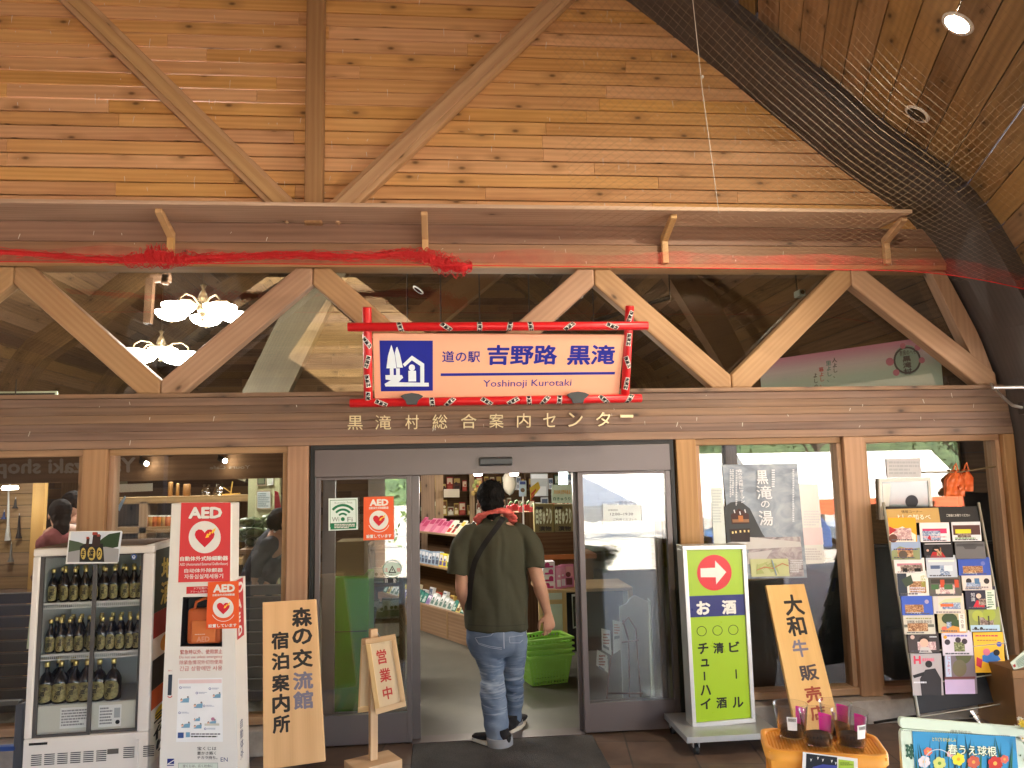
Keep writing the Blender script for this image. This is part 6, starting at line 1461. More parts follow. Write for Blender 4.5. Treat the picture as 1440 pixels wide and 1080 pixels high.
mb.add(vs,[(j*10+k,j*10+(k+1)%10,(j+1)*10+(k+1)%10,(j+1)*10+k) for j in range(6) for k in range(10)],K(190,184,168),sm=True); tag(mb.build('wrapped_bundle'),'large white wrapped bundle hanging right of the man head','bundle')
f=panel([(746,666),(770,666),(771,698),(747,698)],4.9); mb=MB(); f.slab(mb,.02,K(160,165,165)); f.z=S4; art(mb,f,[('r',747,667,770,673,K(215,220,225)),('r',749,684,768,697,K(190,195,195))]); tag(mb.build('wall_board'),'pale grey board on the back wall between dark posts','board')
f=panel([(786,664),(798,664),(798,681),(786,681)],4.9); mb=MB(); f.slab(mb,.02,C((.75,.95,.9),rough=.5,var=0,emit=2.2,name='lit cooler')); tag(mb.build('lit_panel'),'small glowing white panel at the top right of the doorway','light panel')
for px in (672,723):
    c=P(px,669,3.0); mb=MB(); mb.lathe([(0,0),(.04,0),(.055,.03),(.055,.05),(0,.05)],C((1,.95,.85),rough=.5,var=0,emit=3,name='lit shade'),c,n=16); mb.cyl(c+V(0,0,.05),c+V(0,0,1.2),.005,M_BLACK,6); pl_=tag(mb.build('pendant_lamp'),'small white pendant lamp '+('left' if px<700 else 'right')+' of the man head at the doorway top','lamp'); l=bpy.data.lights.new('pendant_light','POINT'); l.energy=3; l.color=(1,.9,.76); l.shadow_soft_size=.08; o=bpy.data.objects.new('pendant_light',l); COL.objects.link(o); o.parent=pl_; o.location=c-V(0,0,.12)
# green baskets nested
def basket(z0,label):
    t=thing('shopping_basket',label,'basket',(.86,1.38,z0),R(14),'nested green baskets'); GR=K(156,208,88,rough=.35,var=.05)
    wt,dt,wb,db,h=.40,.28,.32,.22,.24
    def ring(w_,d_,z): return [V(-w_/2,-d_/2,z),V(w_/2,-d_/2,z),V(w_/2,d_/2,z),V(-w_/2,d_/2,z)]
    mb=MB(); b0,t0=ring(wb,db,0),ring(wt,dt,h)
    for i in range(4):
        a,b_,c_,d_=b0[i],b0[(i+1)%4],t0[(i+1)%4],t0[i]; q=lambda u,v:(a*(1-u)+b_*u)*(1-v)+(d_*(1-u)+c_*u)*v
        for k in range(13): 
            u=k/12*.96; mb.prism([q(u,0),q(u+.04,0),q(u+.04,1),q(u,1)],(q(.5,.5)*-1*V(1,1,0).length if False else V(-q(.5,.5).x,-q(.5,.5).y,0).normalized()*.004),GR)
        for v in (0,.14,.28,.42,.56,.70,.84): mb.prism([q(0,v),q(1,v),q(1,v+.045),q(0,v+.045)],V(-q(.5,.5).x,-q(.5,.5).y,0).normalized()*.003,GR)
        if True: mb.prism([q(.2,.5),q(.8,.5),q(.8,.8),q(.2,.8)],V(-q(.5,.5).x,-q(.5,.5).y,0).normalized()*.002,GR)
    mb.add(ring(wb,db,.002),[(0,1,2,3)],GR); mb.build('basket_body',t)
    mb=MB(); r_o,r_i=ring(wt+.03,dt+.03,h),ring(wt-.01,dt-.01,h)
    for z_,zz_ in ((h-.012,h+.008),):
        for i in range(4):
            a,b_=r_o[i],r_o[(i+1)%4]; c_,d_=r_i[(i+1)%4],r_i[i]; mb.prism([a+V(0,0,z_-h),b_+V(0,0,z_-h),c_+V(0,0,z_-h),d_+V(0,0,z_-h)],(0,0,.02),GR)
    mb.build('rim',t,.003)
    mb=MB(); mb.tube([(-.19,0,h-.0),(-.17,.05,h+.012),(0,.13,h+.014),(.17,.05,h+.012),(.19,0,h)],.006,GR,8); mb.build('carry_handle',t)
    return t
for k in range(4): basket(.002+.045*k,('green plastic shopping basket, lowest of the nested stack by the counter','green plastic shopping basket, second from the floor in the nested stack','green plastic shopping basket, second from the top of the nested stack','green plastic shopping basket, open top one of the nested stack')[k])
# tall dark shelving crowded with goods at the back of the shop
t=thing('back_shelving','tall dark shelving crowded with small goods along the back of the shop','shelving',V(P(690,740,6.0).x,6.0,0)); xa_,xb_=P(585,700,6.0).x,P(815,700,6.0).x
for k,z_ in enumerate((.5,.85,1.2,1.55,1.9)):
    mb=MB(); mb.box((xa_,6.0,z_-.02),(xb_,6.3,z_),W_IN,(1,0,0)); part2(mb,'shelf',t)
mb=MB(); mb.box((xa_,6.31,0),(xb_,6.33,2.2),W_IN,(1,0,0)); part2(mb,'back',t)
for k in range(4): x=xa_+(xb_-xa_)*k/3; mb=MB(); mb.box((x-.015,6.0-.002,0),(x+.015,6.3,2.2),W_IN,(0,0,1)); part2(mb,'upright',t)
GC=[[K(200,190,160),K(120,60,40),K(230,225,210)],[K(90,50,40),K(190,160,90),K(60,40,36)],[K(60,80,60),K(190,195,170),K(90,110,70)],[K(170,60,50),K(230,210,180),K(200,90,70)],[K(190,160,80),K(120,80,40),K(235,220,180)],[K(215,215,215),K(90,100,120),K(150,150,160)]]
for k,z_ in enumerate((.85,1.2,1.55,1.9)):
    x=xa_+.06
    while x<xb_-.1:
        w_=random.uniform(.06,.12); package(V(x+w_/2,6.03,z_+.001),w_*.92,random.uniform(.12,.24),.08,.08,random.choice(GC),'small packed souvenir on the '+('lowest','second','third','top')[k]+' row of the dark back shelving','goods on the back shelving row %d'%(k+1),None,V(1,0,0),V(0,1,0)); x+=w_+random.choice([0,0,.02])
# tins and bags set out before the display counter's lowest step
for i in range(14):
    package(A0+e*(.05+.17*i)+n*.14+V(0,0,zt[0]+.001),.085,random.uniform(.12,.19),.04,.25,random.choice(GC),'wrapped goods standing behind the bagged sweets on the lowest counter step','goods behind the sweets')
# ---- behind the fixed lights of the door
t=thing('green_cabinet','bright green low cabinet behind the left door glass','cabinet',V(P(490,1000,.5).x,.5,0)); a,b_=P(470,812,.5),P(528,812,.5)
mb=MB(); mb.box((a.x,.5,0),(b_.x-.05,.95,a.z),K(82,160,30,rough=.45)); part2(mb,'body',t,.006); mb=MB(); mb.box((a.x+.01,.493,a.z*.62),(b_.x-.06,.4995,a.z*.626),M_BLACK); part2(mb,'drawer_gap',t)
mb=MB(); a2=P(473,762,.55); mb.box((a2.x,.55,a.z+.002),(P(512,762,.55).x,.85,a2.z),K(132,112,72,rough=.8)); o=mb.build('cardboard_box',None,.004); tag(o,'plain brown cardboard box on the green cabinet behind the left door glass','box')
t=thing('side_rack','dark goods rack with wrapped packets behind the oval sticker of the left door glass','rack',V(P(545,900,1.3).x,1.3,0)); a,b_=P(516,770,1.3),P(566,770,1.3)
for k in range(4): mb=MB(); mb.box((a.x,1.3,.25+.3*k),(b_.x,1.7,.27+.3*k),W_IN); part2(mb,'shelf',t)
for x in (a.x,b_.x-.03): mb=MB(); mb.box((x,1.3,0),(x+.03,1.7,1.2),W_IN); part2(mb,'upright',t)
for k in range(3):
    for i in range(5):
        c=V(a.x+.04+(b_.x-a.x-.08)*(i+.5)/5,1.4,.27+.3*k+.001); package(c,.07,.13+.04*random.random(),.05,.1,[random.choice([K(150,160,120),K(120,126,110),K(170,165,150)]),K(200,205,190),K(90,110,70)],'dim wrapped packet on the dark rack behind the left door glass','packets on the dark rack',None,X,Yv)
# right fixed light: white boards and a wire rack
t=thing('white_panel_unit','white shaped display boards leaning together behind the right door glass','display board',V(P(890,1010,.7).x,.7,0)); 
for k,(px,Y) in enumerate((([(873,868),(893,838),(907,842),(908,1022)],.55),)):
    pts=[P(x,y,Y) for x,y in ((871,853),(881,849),(887,840),(893,837),(912,846),(915,1018),(878,1020))]; mb=MB(); mb.prism(pts,(0,.02,0),K(196,202,206)); part2(mb,'front_board',t,.003)
mb=MB(); a,b_=P(913,846,.56),P(925,1016,.56); mb.prism([V(a.x,.56,a.z),V(b_.x,.72,a.z),V(b_.x,.72,0),V(a.x,.56,0)],(.015,.01,0),K(180,190,180)); part2(mb,'side_board',t)
t=thing('wire_leaflet_rack','rust brown wire rack with white leaflets behind the right door glass','rack',V(P(880,1015,.3).x,.3,0)); WR=K(96,52,40,rough=.5)
pts=lambda L:[P(x,y,Y) for x,y,Y in L]
for L_ in ([(850,1020,.22),(858,930,.26),(872,880,.30),(884,868,.30),(894,884,.30),(904,1018,.22)],[(886,1018,.45),(884,900,.34),(876,872,.32)],[(853,975,.24),(904,975,.24)],[(862,905,.28),(898,900,.28)]):
    mb=MB(); mb.tube(pts(L_),.006,WR,8); part2(mb,'wire',t)
for px,lb in (([(846,884),(858,887),(860,922),(847,914)],'lower white leaflet in the rust brown wire rack'),([(862,872),(875,876),(874,912),(863,920)],'upper white leaflet in the rust brown wire rack'),([(840,914),(854,922),(855,946),(839,936)],'tilted price card at the left of the rust brown wire rack')):
    f=panel(px,.24); mb=MB(); f.slab(mb,.012,K(198,196,194)); f.z=S4; x0,y0=px[0]; art(mb,f,[('l',x0+2,y0+6,x0+11,y0+22,4,K(150,70,60)),('r',x0+2,y0+24,x0+10,y0+28,K(110,110,120))]); tag(mb.build('leaflet'),lb,'leaflet')
# ================================================================ people
from mathutils.bvhtree import BVHTree
def spline(nodes, k=4):
    """Catmull-Rom through (point, a, b) nodes"""
    out=[];n=len(nodes)
    for i in range(n-1):
        p0,p1,p2,p3=nodes[max(i-1,0)],nodes[i],nodes[i+1],nodes[min(i+2,n-1)]
        for j in range(k):
            t=j/k; f=lambda a,b,c,d:.5*((2*b)+(c-a)*t+(2*a-5*b+4*c-d)*t*t+(3*b-a-3*c+d)*t**3)
            out.append((Vector([f(p0[0][q],p1[0][q],p2[0][q],p3[0][q]) for q in range(3)]),f(p0[1],p1[1],p2[1],p3[1]),f(p0[2],p1[2],p2[2],p3[2])))
    out.append(nodes[-1]); return out
DUM=M_WHITE
def limb(mb, nodes, ref=(1,0,0), n=18, k=4, cap=True):
    nodes=[(Vector(q[0]),q[1],q[2] if len(q)>2 else q[1]) for q in nodes]
    s=spline(nodes,k)
    if cap:      # rounded ends
        for end in (0,-1):
            p,a,b=s[end]; q=s[1] if end==0 else s[-2]; d=(p-q[0]).normalized(); r=min(a,b)
            ex=[(p+d*r*math.sin(R(x)),a*math.cos(R(x)),b*math.cos(R(x))) for x in (25,50,72)]
            s= (ex[::-1]+s) if end==0 else s+ex
    mb.tube([q[0] for q in s],[(q[1],q[2]) for q in s],DUM,n,True,ref)
def remesh(mb, vox, it=4, disp=None, fac=.5):
    o=mb.build('shape'); m_=o.modifiers.new('r','REMESH'); m_.mode='VOXEL'; m_.voxel_size=vox
    if it: m2=o.modifiers.new('s','SMOOTH'); m2.factor=fac; m2.iterations=it
    bpy.context.view_layer.update()
    me=bpy.data.meshes.new_from_object(o.evaluated_get(bpy.context.evaluated_depsgraph_get()))
    old=o.data; bpy.data.objects.remove(o); bpy.data.meshes.remove(old)
    if disp:
        ns=[v.normal.copy() for v in me.vertices]; co=[v.co.copy() for v in me.vertices]
        for v,nn,c in zip(me.vertices,ns,co): v.co=c+nn*disp(c,nn)
    for at in [a.name for a in me.attributes if a.name in('rnd','material_index')]: me.attributes.remove(me.attributes[at])
    me.materials.clear()
    me.polygons.foreach_set('use_smooth',[True]*len(me.polygons)); me.update(); return me
def solid(name, me, mat, parent=None):
    me.name=name; me.materials.append(mat); o=bpy.data.objects.new(name,me); COL.objects.link(o)
    if parent: o.parent=parent; o.matrix_parent_inverse=inv_of(parent)
    return o
def bvh(me): return BVHTree.FromPolygons([v.co for v in me.vertices],[tuple(p.vertices) for p in me.polygons])
def drape(tree, px, wpx, off, mat, mb, n=40, th=.002, dv=None):
    """band laid on a body surface along a sighted path"""
    pts=[]; L=[0]
    for a,b in zip(px,px[1:]): L.append(L[-1]+math.dist(a,b))
    rows=[]
    for i in range(n+1):
        s=L[-1]*i/n; j=max(k for k in range(len(L)-1) if L[k]<=s+1e-6); f=(s-L[j])/(L[j+1]-L[j]); x=px[j][0]+(px[j+1][0]-px[j][0])*f; y=px[j][1]+(px[j+1][1]-px[j][1])*f
        dx,dy=px[j+1][0]-px[j][0],px[j+1][1]-px[j][1]; l=math.hypot(dx,dy); nx,ny=-dy/l,dx/l; r=[]
        for u in (-.5,-.17,.17,.5):
            v=dray(x+nx*wpx*u,y+ny*wpx*u); h=tree.ray_cast(CAM,v.normalized())
            if h[0] is None: r=None; break
            r.append(h[0]+(h[1] if h[1].dot(v)<0 else -h[1])*off)
        if r: rows.append(r)
    vs=[p for r in rows for p in r]; mb.add(vs,[(i*4+k,i*4+k+1,i*4+k+5,i*4+k+4) for i in range(len(rows)-1) for k in range(3)],mat,sm=True)
def fine(name,c,v=.1,rough=.85,scale=220,bump=.25,big=0,bigc=None,bs=6):
    m,t_,b=mat0(name); N=t_.nodes.new; L=t_.links.new
    tc=N('ShaderNodeTexCoord'); n=N('ShaderNodeTexNoise'); n.inputs['Scale'].default_value=scale; n.inputs['Detail'].default_value=2; L(tc.outputs['Object'],n.inputs['Vector'])
    mx=N('ShaderNodeMix'); mx.data_type='RGBA'; mx.inputs['A'].default_value=tuple(q*(1-v) for q in c)+(1,); mx.inputs['B'].default_value=tuple(q*(1+v) for q in c)+(1,); L(n.outputs['Fac'],mx.inputs['Factor']); col=mx.outputs['Result']
    if big:
        mp=N('ShaderNodeMapping'); mp.inputs['Scale'].default_value=(1,1,1.3); L(tc.outputs['Object'],mp.inputs['Vector'])
        n2=N('ShaderNodeTexNoise'); n2.inputs['Scale'].default_value=bs; n2.inputs['Detail'].default_value=5; n2.inputs['Distortion'].default_value=.6; L(mp.outputs[0],n2.inputs['Vector'])
        mr=N('ShaderNodeMapRange'); mr.inputs[1].default_value=.42; mr.inputs[2].default_value=.66; mr.inputs[4].default_value=big; L(n2.outputs['Fac'],mr.inputs[0])
        m2=N('ShaderNodeMix'); m2.data_type='RGBA'; L(mr.outputs[0],m2.inputs['Factor']); L(col,m2.inputs['A']); m2.inputs['B'].default_value=bigc+(1,); col=m2.outputs['Result']
    L(col,b.inputs['Base Color']); b.inputs['Roughness'].default_value=rough; b.inputs['Specular IOR Level'].default_value=.25
    bp=N('ShaderNodeBump'); bp.inputs['Strength'].default_value=bump; bp.inputs['Distance'].default_value=.001; L(n.outputs['Fac'],bp.inputs['Height']); L(bp.outputs[0],b.inputs['Normal'])
    return m
SKIN=fine('skin',(.42,.235,.16),.06,.5,60,.1,.35,(.46,.22,.155),14)
SHIRT=fine('olive cotton',(.046,.046,.030),.18,.9,500)
DENIM=fine('faded denim',(.095,.135,.215),.2,.85,700,.3,.55,(.22,.275,.36),5)
def whiskers(m):     # worn pale creases behind the knees
    t_=m.node_tree; N=t_.nodes.new; L=t_.links.new; b=t_.nodes['Principled BSDF']; src=b.inputs['Base Color'].links[0].from_socket
    tc=N('ShaderNodeTexCoord'); mp=N('ShaderNodeMapping'); mp.inputs['Scale'].default_value=(5,5,48); L(tc.outputs['Object'],mp.inputs['Vector'])
    n=N('ShaderNodeTexNoise'); n.inputs['Scale'].default_value=1; n.inputs['Detail'].default_value=3; n.inputs['Distortion'].default_value=1.2; L(mp.outputs[0],n.inputs['Vector'])
    sp=N('ShaderNodeSeparateXYZ'); L(tc.outputs['Object'],sp.inputs[0])
    ra=N('ShaderNodeValToRGB'); e=ra.color_ramp.elements; e[0].position=.14; e[0].color=(.05,.05,.05,1); e[1].position=.58; e[1].color=(.12,.12,.12,1)
    for p_,v_ in ((.24,.9),(.42,.9)): q=e.new(p_); q.color=(v_,v_,v_,1)
    L(sp.outputs['Z'],ra.inputs[0])
    mr=N('ShaderNodeMapRange'); mr.inputs[1].default_value=.5; mr.inputs[2].default_value=.68; L(n.outputs['Fac'],mr.inputs[0])
    mu=N('ShaderNodeMath'); mu.operation='MULTIPLY'; L(mr.outputs[0],mu.inputs[0]); L(ra.outputs[0],mu.inputs[1])
    mx=N('ShaderNodeMix'); mx.data_type='RGBA'; L(mu.outputs[0],mx.inputs['Factor']); L(src,mx.inputs['A']); mx.inputs['B'].default_value=(.30,.35,.42,1); L(mx.outputs['Result'],b.inputs['Base Color'])
whiskers(DENIM)
CUFF=fine('denim inside',(.24,.25,.275),.12,.9,600); TOWEL=fine('coral towel',(.58,.10,.085),.3,.95,160,.6,.5,(.66,.20,.17),40)
HAIR=fine('black hair',(.006,.0055,.0055),.4,.7,130,.6); CANVAS=fine('black canvas',(.016,.015,.017),.2,.85,400); RUB=C((.62,.58,.50),rough=.6,name='shoe rubber'); STRAPM=fine('strap webbing',(.014,.013,.014),.2,.8,500); STITCH=K(150,160,180)

def hand(mb, wrist, d, pn, side, s=1.0, curl=.6):
    """palm, four jointed fingers and a thumb; d = direction of the hand, pn = palm normal, side = towards the thumb"""
    d=Vector(d).normalized(); side=Vector(side); side=(side-d*side.dot(d)).normalized(); pn=d.cross(side) if d.cross(side).dot(Vector(pn))>0 else side.cross(d)
    W=Vector(wrist)
    limb(mb,[(W,.027*s,.020*s),(W+d*.03*s,.035*s,.0185*s),(W+d*.075*s,.042*s,.0165*s),(W+d*.092*s,.040*s,.014*s)],ref=side,n=16,k=3)
    for i,(o,l,r) in enumerate(((.030,.074,.0092),(.0105,.082,.0096),(-.0095,.076,.0092),(-.029,.060,.0082))):
        p=W+(d*(.088-.006*(i==3))+side*o)*s; a=0.15+curl*(.35+.08*i); pts=[(p-d*.012*s,r*s*1.05)]; q=p
        for seg,fr in ((.46,1.0),(.31,.93),(.23,.82)):
            dd=(d*math.cos(a)+pn*math.sin(a)).normalized(); q=q+dd*l*seg*s; pts.append((q.copy(),r*fr*s)); a+=curl*(.85+.1*i)
        limb(mb,pts,ref=side,n=10,k=3)
    p=W+(d*.022+side*.026)*s; a1=(d*.62+side*.66+pn*.42).normalized(); a2=(d*.88+side*.16+pn*.45).normalized(); a3=(d*.8-side*.12+pn*.6).normalized()
    limb(mb,[(p-side*.01*s,.015*s),(p+a1*.036*s,.0125*s),(p+a1*.036*s+a2*.032*s,.0108*s),(p+a1*.036*s+a2*.032*s+a3*.024*s,.0085*s)],ref=pn,n=10,k=3)

def head(mb, c, s=1.0, f=(0,1,0), up=(0,0,1)):
    """skull, jaw, nose, lips, brows, ears; f = facing"""
    f=Vector(f).normalized(); up=Vector(up); up=(up-f*up.dot(f)).normalized(); x=f.cross(up); M=Matrix((x,f,up)).transposed()
    at=lambda a,b_,c_: Vector(c)+M@Vector((a,b_,c_))*s
    c=Vector(c); at=lambda a,b_,z: c+M@Vector((a,b_,z))*s
    mb.ell(at(0,-.012,.03),.078*s,.095*s,.092*s,DUM,20,M); mb.ell(at(0,.022,-.035),.062*s,.068*s,.085*s,DUM,18,M); mb.ell(at(0,.05,-.085),.034*s,.034*s,.03*s,DUM,12,M)
    mb.ell(at(0,.092,-.018),.013*s,.018*s,.022*s,DUM,12,M); mb.ell(at(0,.084,.008),.009*s,.014*s,.028*s,DUM,10,M)
    mb.ell(at(0,.084,-.058),.022*s,.009*s,.007*s,DUM,12,M); mb.ell(at(0,.083,-.068),.019*s,.010*s,.007*s,DUM,12,M)
    for e in (-1,1):
        mb.ell(at(e*.031,.074,.030),.020*s,.010*s,.007*s,DUM,10,M); mb.ell(at(e*.079,-.004,-.008),.008*s,.018*s,.030*s,DUM,12,M)
    return at,M
def eyes(at,M,t,s):
    for e in (-1,1):
        mb=MB(); mb.ell(at(e*.031,.073,.012),.013*s,.010*s,.010*s,M_PAPER,12,M); mb.ell(at(e*.031,.0805,.012),.0055*s,.0035*s,.0055*s,INK,10,M); part2(mb,'eye',t)

HAIR.node_tree.nodes['Principled BSDF'].inputs['Specular IOR Level'].default_value=.08
# ---------------------------------------------------------------- the walking man
YB=.02
J=lambda x,y,Y=YB: P(x,y,Y)
man=thing('person','man in olive t-shirt, rolled jeans and coral neck towel walking into the doorway','person',G(703,1044))
S_=1.0
hc=J(690,704,YB+.05); hf=V(-.10,.94,-.22)
mb=MB()
at_,M_=head(mb,hc,1.12,hf)
neck0=J(697,735,YB+.0)
limb(mb,[(neck0+V(0,.0,-.05),.075,.07),(neck0+V(0,.01,.02),.062,.062),(hc+V(0,-.02,-.05),.058,.06)],k=3)
limb(mb,[(J(697,748),.155,.085),(J(697,775),.185,.115),(J(698,820),.175,.125),(J(698,860),.175,.125),(J(698,890),.17,.12)],k=3)
# right arm, hanging a little behind the body
rs,re,rw=J(741,757,YB),J(757,817,YB-.07),J(770,862,YB-.02)
limb(mb,[(J(728,752),.06),(rs,.062),(rs.lerp(re,.5),.054),(re,.046,.045),(re.lerp(rw,.3),.048,.044),(re.lerp(rw,.75),.034,.030),(rw,.029,.023)],k=4)
hand(mb,rw,J(774,892,YB-.0)-rw,(-.35,.9,0),(-.9,-.35,0),1.12,.62)
# left arm folded forward to the waist
ls,le,lw=J(654,759,YB),J(650,826,YB-.03),J(660,868,YB+.10)
limb(mb,[(J(668,752),.06),(ls,.062),(ls.lerp(le,.5),.055),(le,.047),(le.lerp(lw,.3),.048),(le.lerp(lw,.75),.034),(lw,.028,.024)],k=4)
hand(mb,lw,V(.12,.20,-.12),(1,-.2,-.2),(.1,.4,1),1.0,.7)
# legs inside the jeans
LH,LK,LA=J(683,893),J(692,962,YB-.03),J(702,1040,YB-.14)
RH,RK,RA=J(721,893),J(722,955,YB+.09),J(723,1012,YB+.20)
for h_,k_,a_ in ((LH,LK,LA),(RH,RK,RA)):
    limb(mb,[(h_+V(0,0,.03),.075),(h_.lerp(k_,.4),.066),(k_,.052),(k_.lerp(a_,.35),.052),(a_,.036),(a_+V(0,.02,-.04),.032)],k=3)
body=solid('body',remesh(mb,.0048,4),SKIN,man); eyes(at_,M_,man,1.02)
# hair: a cap of short thick hair
mb=MB(); at=at_
mb.ell(at(0,-.016,.034),.099,.114,.106,DUM,24,M_); mb.ell(at(0,-.050,-.030),.084,.068,.080,DUM,20,M_); mb.ell(at(0,-.050,-.085),.058,.045,.055,DUM,16,M_); mb.ell(at(0,.045,.075),.07,.05,.045,DUM,16,M_)
def hd(c,nn): return .0045*noise.noise(c*38)+.0035*noise.noise(V(c.x*120,c.y*120,c.z*45))
solid('hair',remesh(mb,.004,3,hd),HAIR,man)
mb=MB()      # loose tufts
tr=bvh(bpy.data.objects['hair'].data)
for i in range(900):
    d=V(random.gauss(0,1),random.gauss(-.4,1),random.gauss(.35,1)).normalized(); h=tr.ray_cast(hc+d*.35,-d)
    if h[0] is None or (M_.transposed()@(h[0]-hc)).y>.06: continue
    dn=(V(0,0,-1)+d*.35+V(random.uniform(-.5,.5),random.uniform(-.3,.3),0)); t_=(dn-h[1]*dn.dot(h[1])).normalized(); l=random.uniform(.012,.028); sd=t_.cross(h[1])*.0012
    b0=h[0]-h[1]*.001; mb.add([b0-sd,b0+sd,b0+t_*l+h[1]*random.uniform(.003,.007)],[(0,1,2)],HAIR)
part2(mb,'hair_tufts',man)
# t-shirt
mb=MB()
sh=[(J(697.5,727,YB+.02),.078,.074),(J(697,738,YB+.012),.110,.080),(J(697,746,YB),.185,.105),(J(697,757,YB),.215,.128),(J(697,780,YB-.005),.222,.140),(J(698,810,YB),.220,.145),(J(698.5,845,YB+.005),.220,.152),(J(698.5,872,YB+.005),.222,.155),(J(698.5,884,YB+.005),.221,.154)]
limb(mb,sh,k=5,n=40,cap=False)
limb(mb,[(J(722,747),.062),(J(737,753,YB),.074,.070),(J(748,772,YB-.02),.076,.074),(J(751,799,YB-.045),.075,.078)],k=4,n=24,cap=False)
limb(mb,[(J(673,747),.062),(J(659,754,YB),.074,.070),(J(648,775,YB-.015),.077,.074),(J(643,808,YB-.025),.074,.078)],k=4,n=24,cap=False)
cx=J(697,800).x
def sd_(c,nn):
    z=c.z; a=0
    # folds fanning from the strap at the middle of the back, hem waves and sleeve creases
    u=(c.x-cx)
    if nn.y<.4:
        k=max(0,min(1,(1.46-z)/.2)); fan=math.atan2(u+.02,max(.05,1.62-z))
        a+=.0042*k*math.sin(fan*30+6*noise.noise(V(u*7,0,z*4)))*max(0,1-abs(u)*4)*(.5+noise.noise(V(u*12,1,z*3)))
        a+=.011*noise.noise(V(u*13+z*4,c.y*8,z*3.4))
    a+=.006*noise.noise(V(c.x*13,c.y*13,z*5))+.001*noise.noise(c*34)
    if z<.85: a+=.006*math.sin(c.x*26+1.3)*(.85-z)/.13
    return a
me=remesh(mb,.0065,5,sd_); tshirt=solid('tshirt',me,SHIRT,man); ts=bvh(me)
# crossbody strap, draped on the shirt; hem and sleeve seams
mb=MB(); drape(ts,[(709,726),(700,740),(688,756),(676,774),(668,790),(664,806),(661,830),(660,858)],7.5,.0035,STRAPM,mb,60); part2(mb,'bag_strap',man)
mb=MB(); drape(ts,[(658,878.5),(680,880),(700,880.5),(720,880),(739,878)],1.0,.0012,C((.026,.026,.018),rough=.9),mb,50); part2(mb,'hem_stitch',man)
# towel round the neck
mb=MB(); path=[];tc_=J(697.5,726,YB+.03)
for i in range(25):
    a=2*math.pi*i/24; path.append((tc_+V(.110*math.sin(a),-.078*math.cos(a),.062*math.cos(a)-.022+.006*math.sin(3*a)),(.019+.004*math.sin(2.3*a+1)),.047+.007*math.sin(3.1*a)))
limb(mb,path,ref=(0,0,1),n=14,k=2,cap=False)
for e in (-1,1): limb(mb,[(tc_+V(e*.05,.10,-.03),.026,.016),(tc_+V(e*.075,.145,-.13),.032,.012),(tc_+V(e*.07,.155,-.26),.036,.010)],ref=(1,0,0),n=14,k=3)
solid('neck_towel',remesh(mb,.005,3,lambda c,nn:.004*noise.noise(c*42)+.009*noise.noise(V(c.x*11,c.y*11,c.z*75))),TOWEL,man)
# jeans
mb=MB()
limb(mb,[(J(698,868),.195,.130),(J(698,884),.206,.142),(J(698,900),.204,.140),(J(699,914),.185,.125),(J(700,922),.15,.10)],k=4,n=36,cap=False)
limb(mb,[(J(680,888),.106,.12),(J(684,905,YB),.112,.115),(J(690,930,YB-.01),.092,.098),(J(692.5,952,YB-.03),.080,.084),(J(693,972,YB-.05),.087,.086),(J(696.5,1003,YB-.10),.083,.084),(J(699.5,1030,YB-.14),.079,.082),(J(701,1040,YB-.15),.078,.08)],k=5,n=30,cap=False)
limb(mb,[(J(719,888),.100,.12),(J(722,905,YB+.01),.098,.112),(J(722,930,YB+.05),.084,.094),(J(721.5,952,YB+.09),.076,.080),(J(722.5,980,YB+.14),.070,.074),(J(722.5,1003,YB+.18),.058,.066),(J(722,1012,YB+.20),.056,.062)],k=5,n=30,cap=False)
kz=J(692,962).z
def jd(c,nn):
    z=c.z; a=.004*noise.noise(V(c.x*14,c.y*14,z*9))
    w_=math.exp(-((z-.34)/.13)**2); ph=3.5*noise.noise(V(c.x*7,c.y*7,z*4))
    a+=w_*(.0028*math.sin(z*95+c.x*22+ph)+.005*noise.noise(V(c.x*9,c.y*9,z*42)))
    a+=.004*math.sin(z*60-c.x*18+ph)*math.exp(-((z-.12)/.06)**2)
    if z>.5: a+=.005*noise.noise(V(c.x*8+z*10,c.y*8,z*18))
    return a
me=remesh(mb,.0062,4,jd); jeans=solid('jeans',me,DENIM,man); jt=bvh(me)
# seat seam and back pockets stitched on
mb=MB(); drape(jt,[(708.5,886),(708.5,898),(709,912)],1.3,.0012,STITCH,mb,20)
for path in ([(668,897),(672,904),(690,909),(706,911)],[(670,899),(673.5,906),(690,911),(705.5,913)],[(668,897),(690,894),(694,890)],[(716,896),(717,904),(731,904),(735,900)],[(716,896),(735,893)]): drape(jt,path,.7,.001,STITCH,mb,30)
part2(mb,'pocket_stitching',man)
# turn-ups
def cuff(c,ax,ra,rb,h,name='jeans_cuff'):
    mb=MB(); ax=Vector(ax).normalized(); prof=[(1.0,.0),(1.07,.002),(1.10,.012),(1.09,h*.5),(1.075,h-.006),(1.04,h),(.99,h-.004)]
    X_=ax.orthogonal().normalized(); X_=(V(1,0,0)-ax*ax.x).normalized(); Y_=ax.cross(X_); vs=[];n=28
    for k_,z in prof:
        for i in range(n):
            a=2*math.pi*i/n; w_=1+.03*math.sin(3*a+z*40); vs.append(Vector(c)+X_*ra*k_*w_*math.cos(a)+Y_*rb*k_*w_*math.sin(a)+ax*(z+.004*math.sin(2*a+.5)))
    mb.add(vs,[(j*n+i,j*n+(i+1)%n,(j+1)*n+(i+1)%n,(j+1)*n+i) for j in range(len(prof)-1) for i in range(n)],CUFF,sm=True); part2(mb,name,man)
cuff(J(703,1050.5,YB-.155),V(-.05,.0,1),.080,.081,.072); cuff(J(722.5,1024,YB+.205),V(-.02,-.12,1),.060,.066,.062)
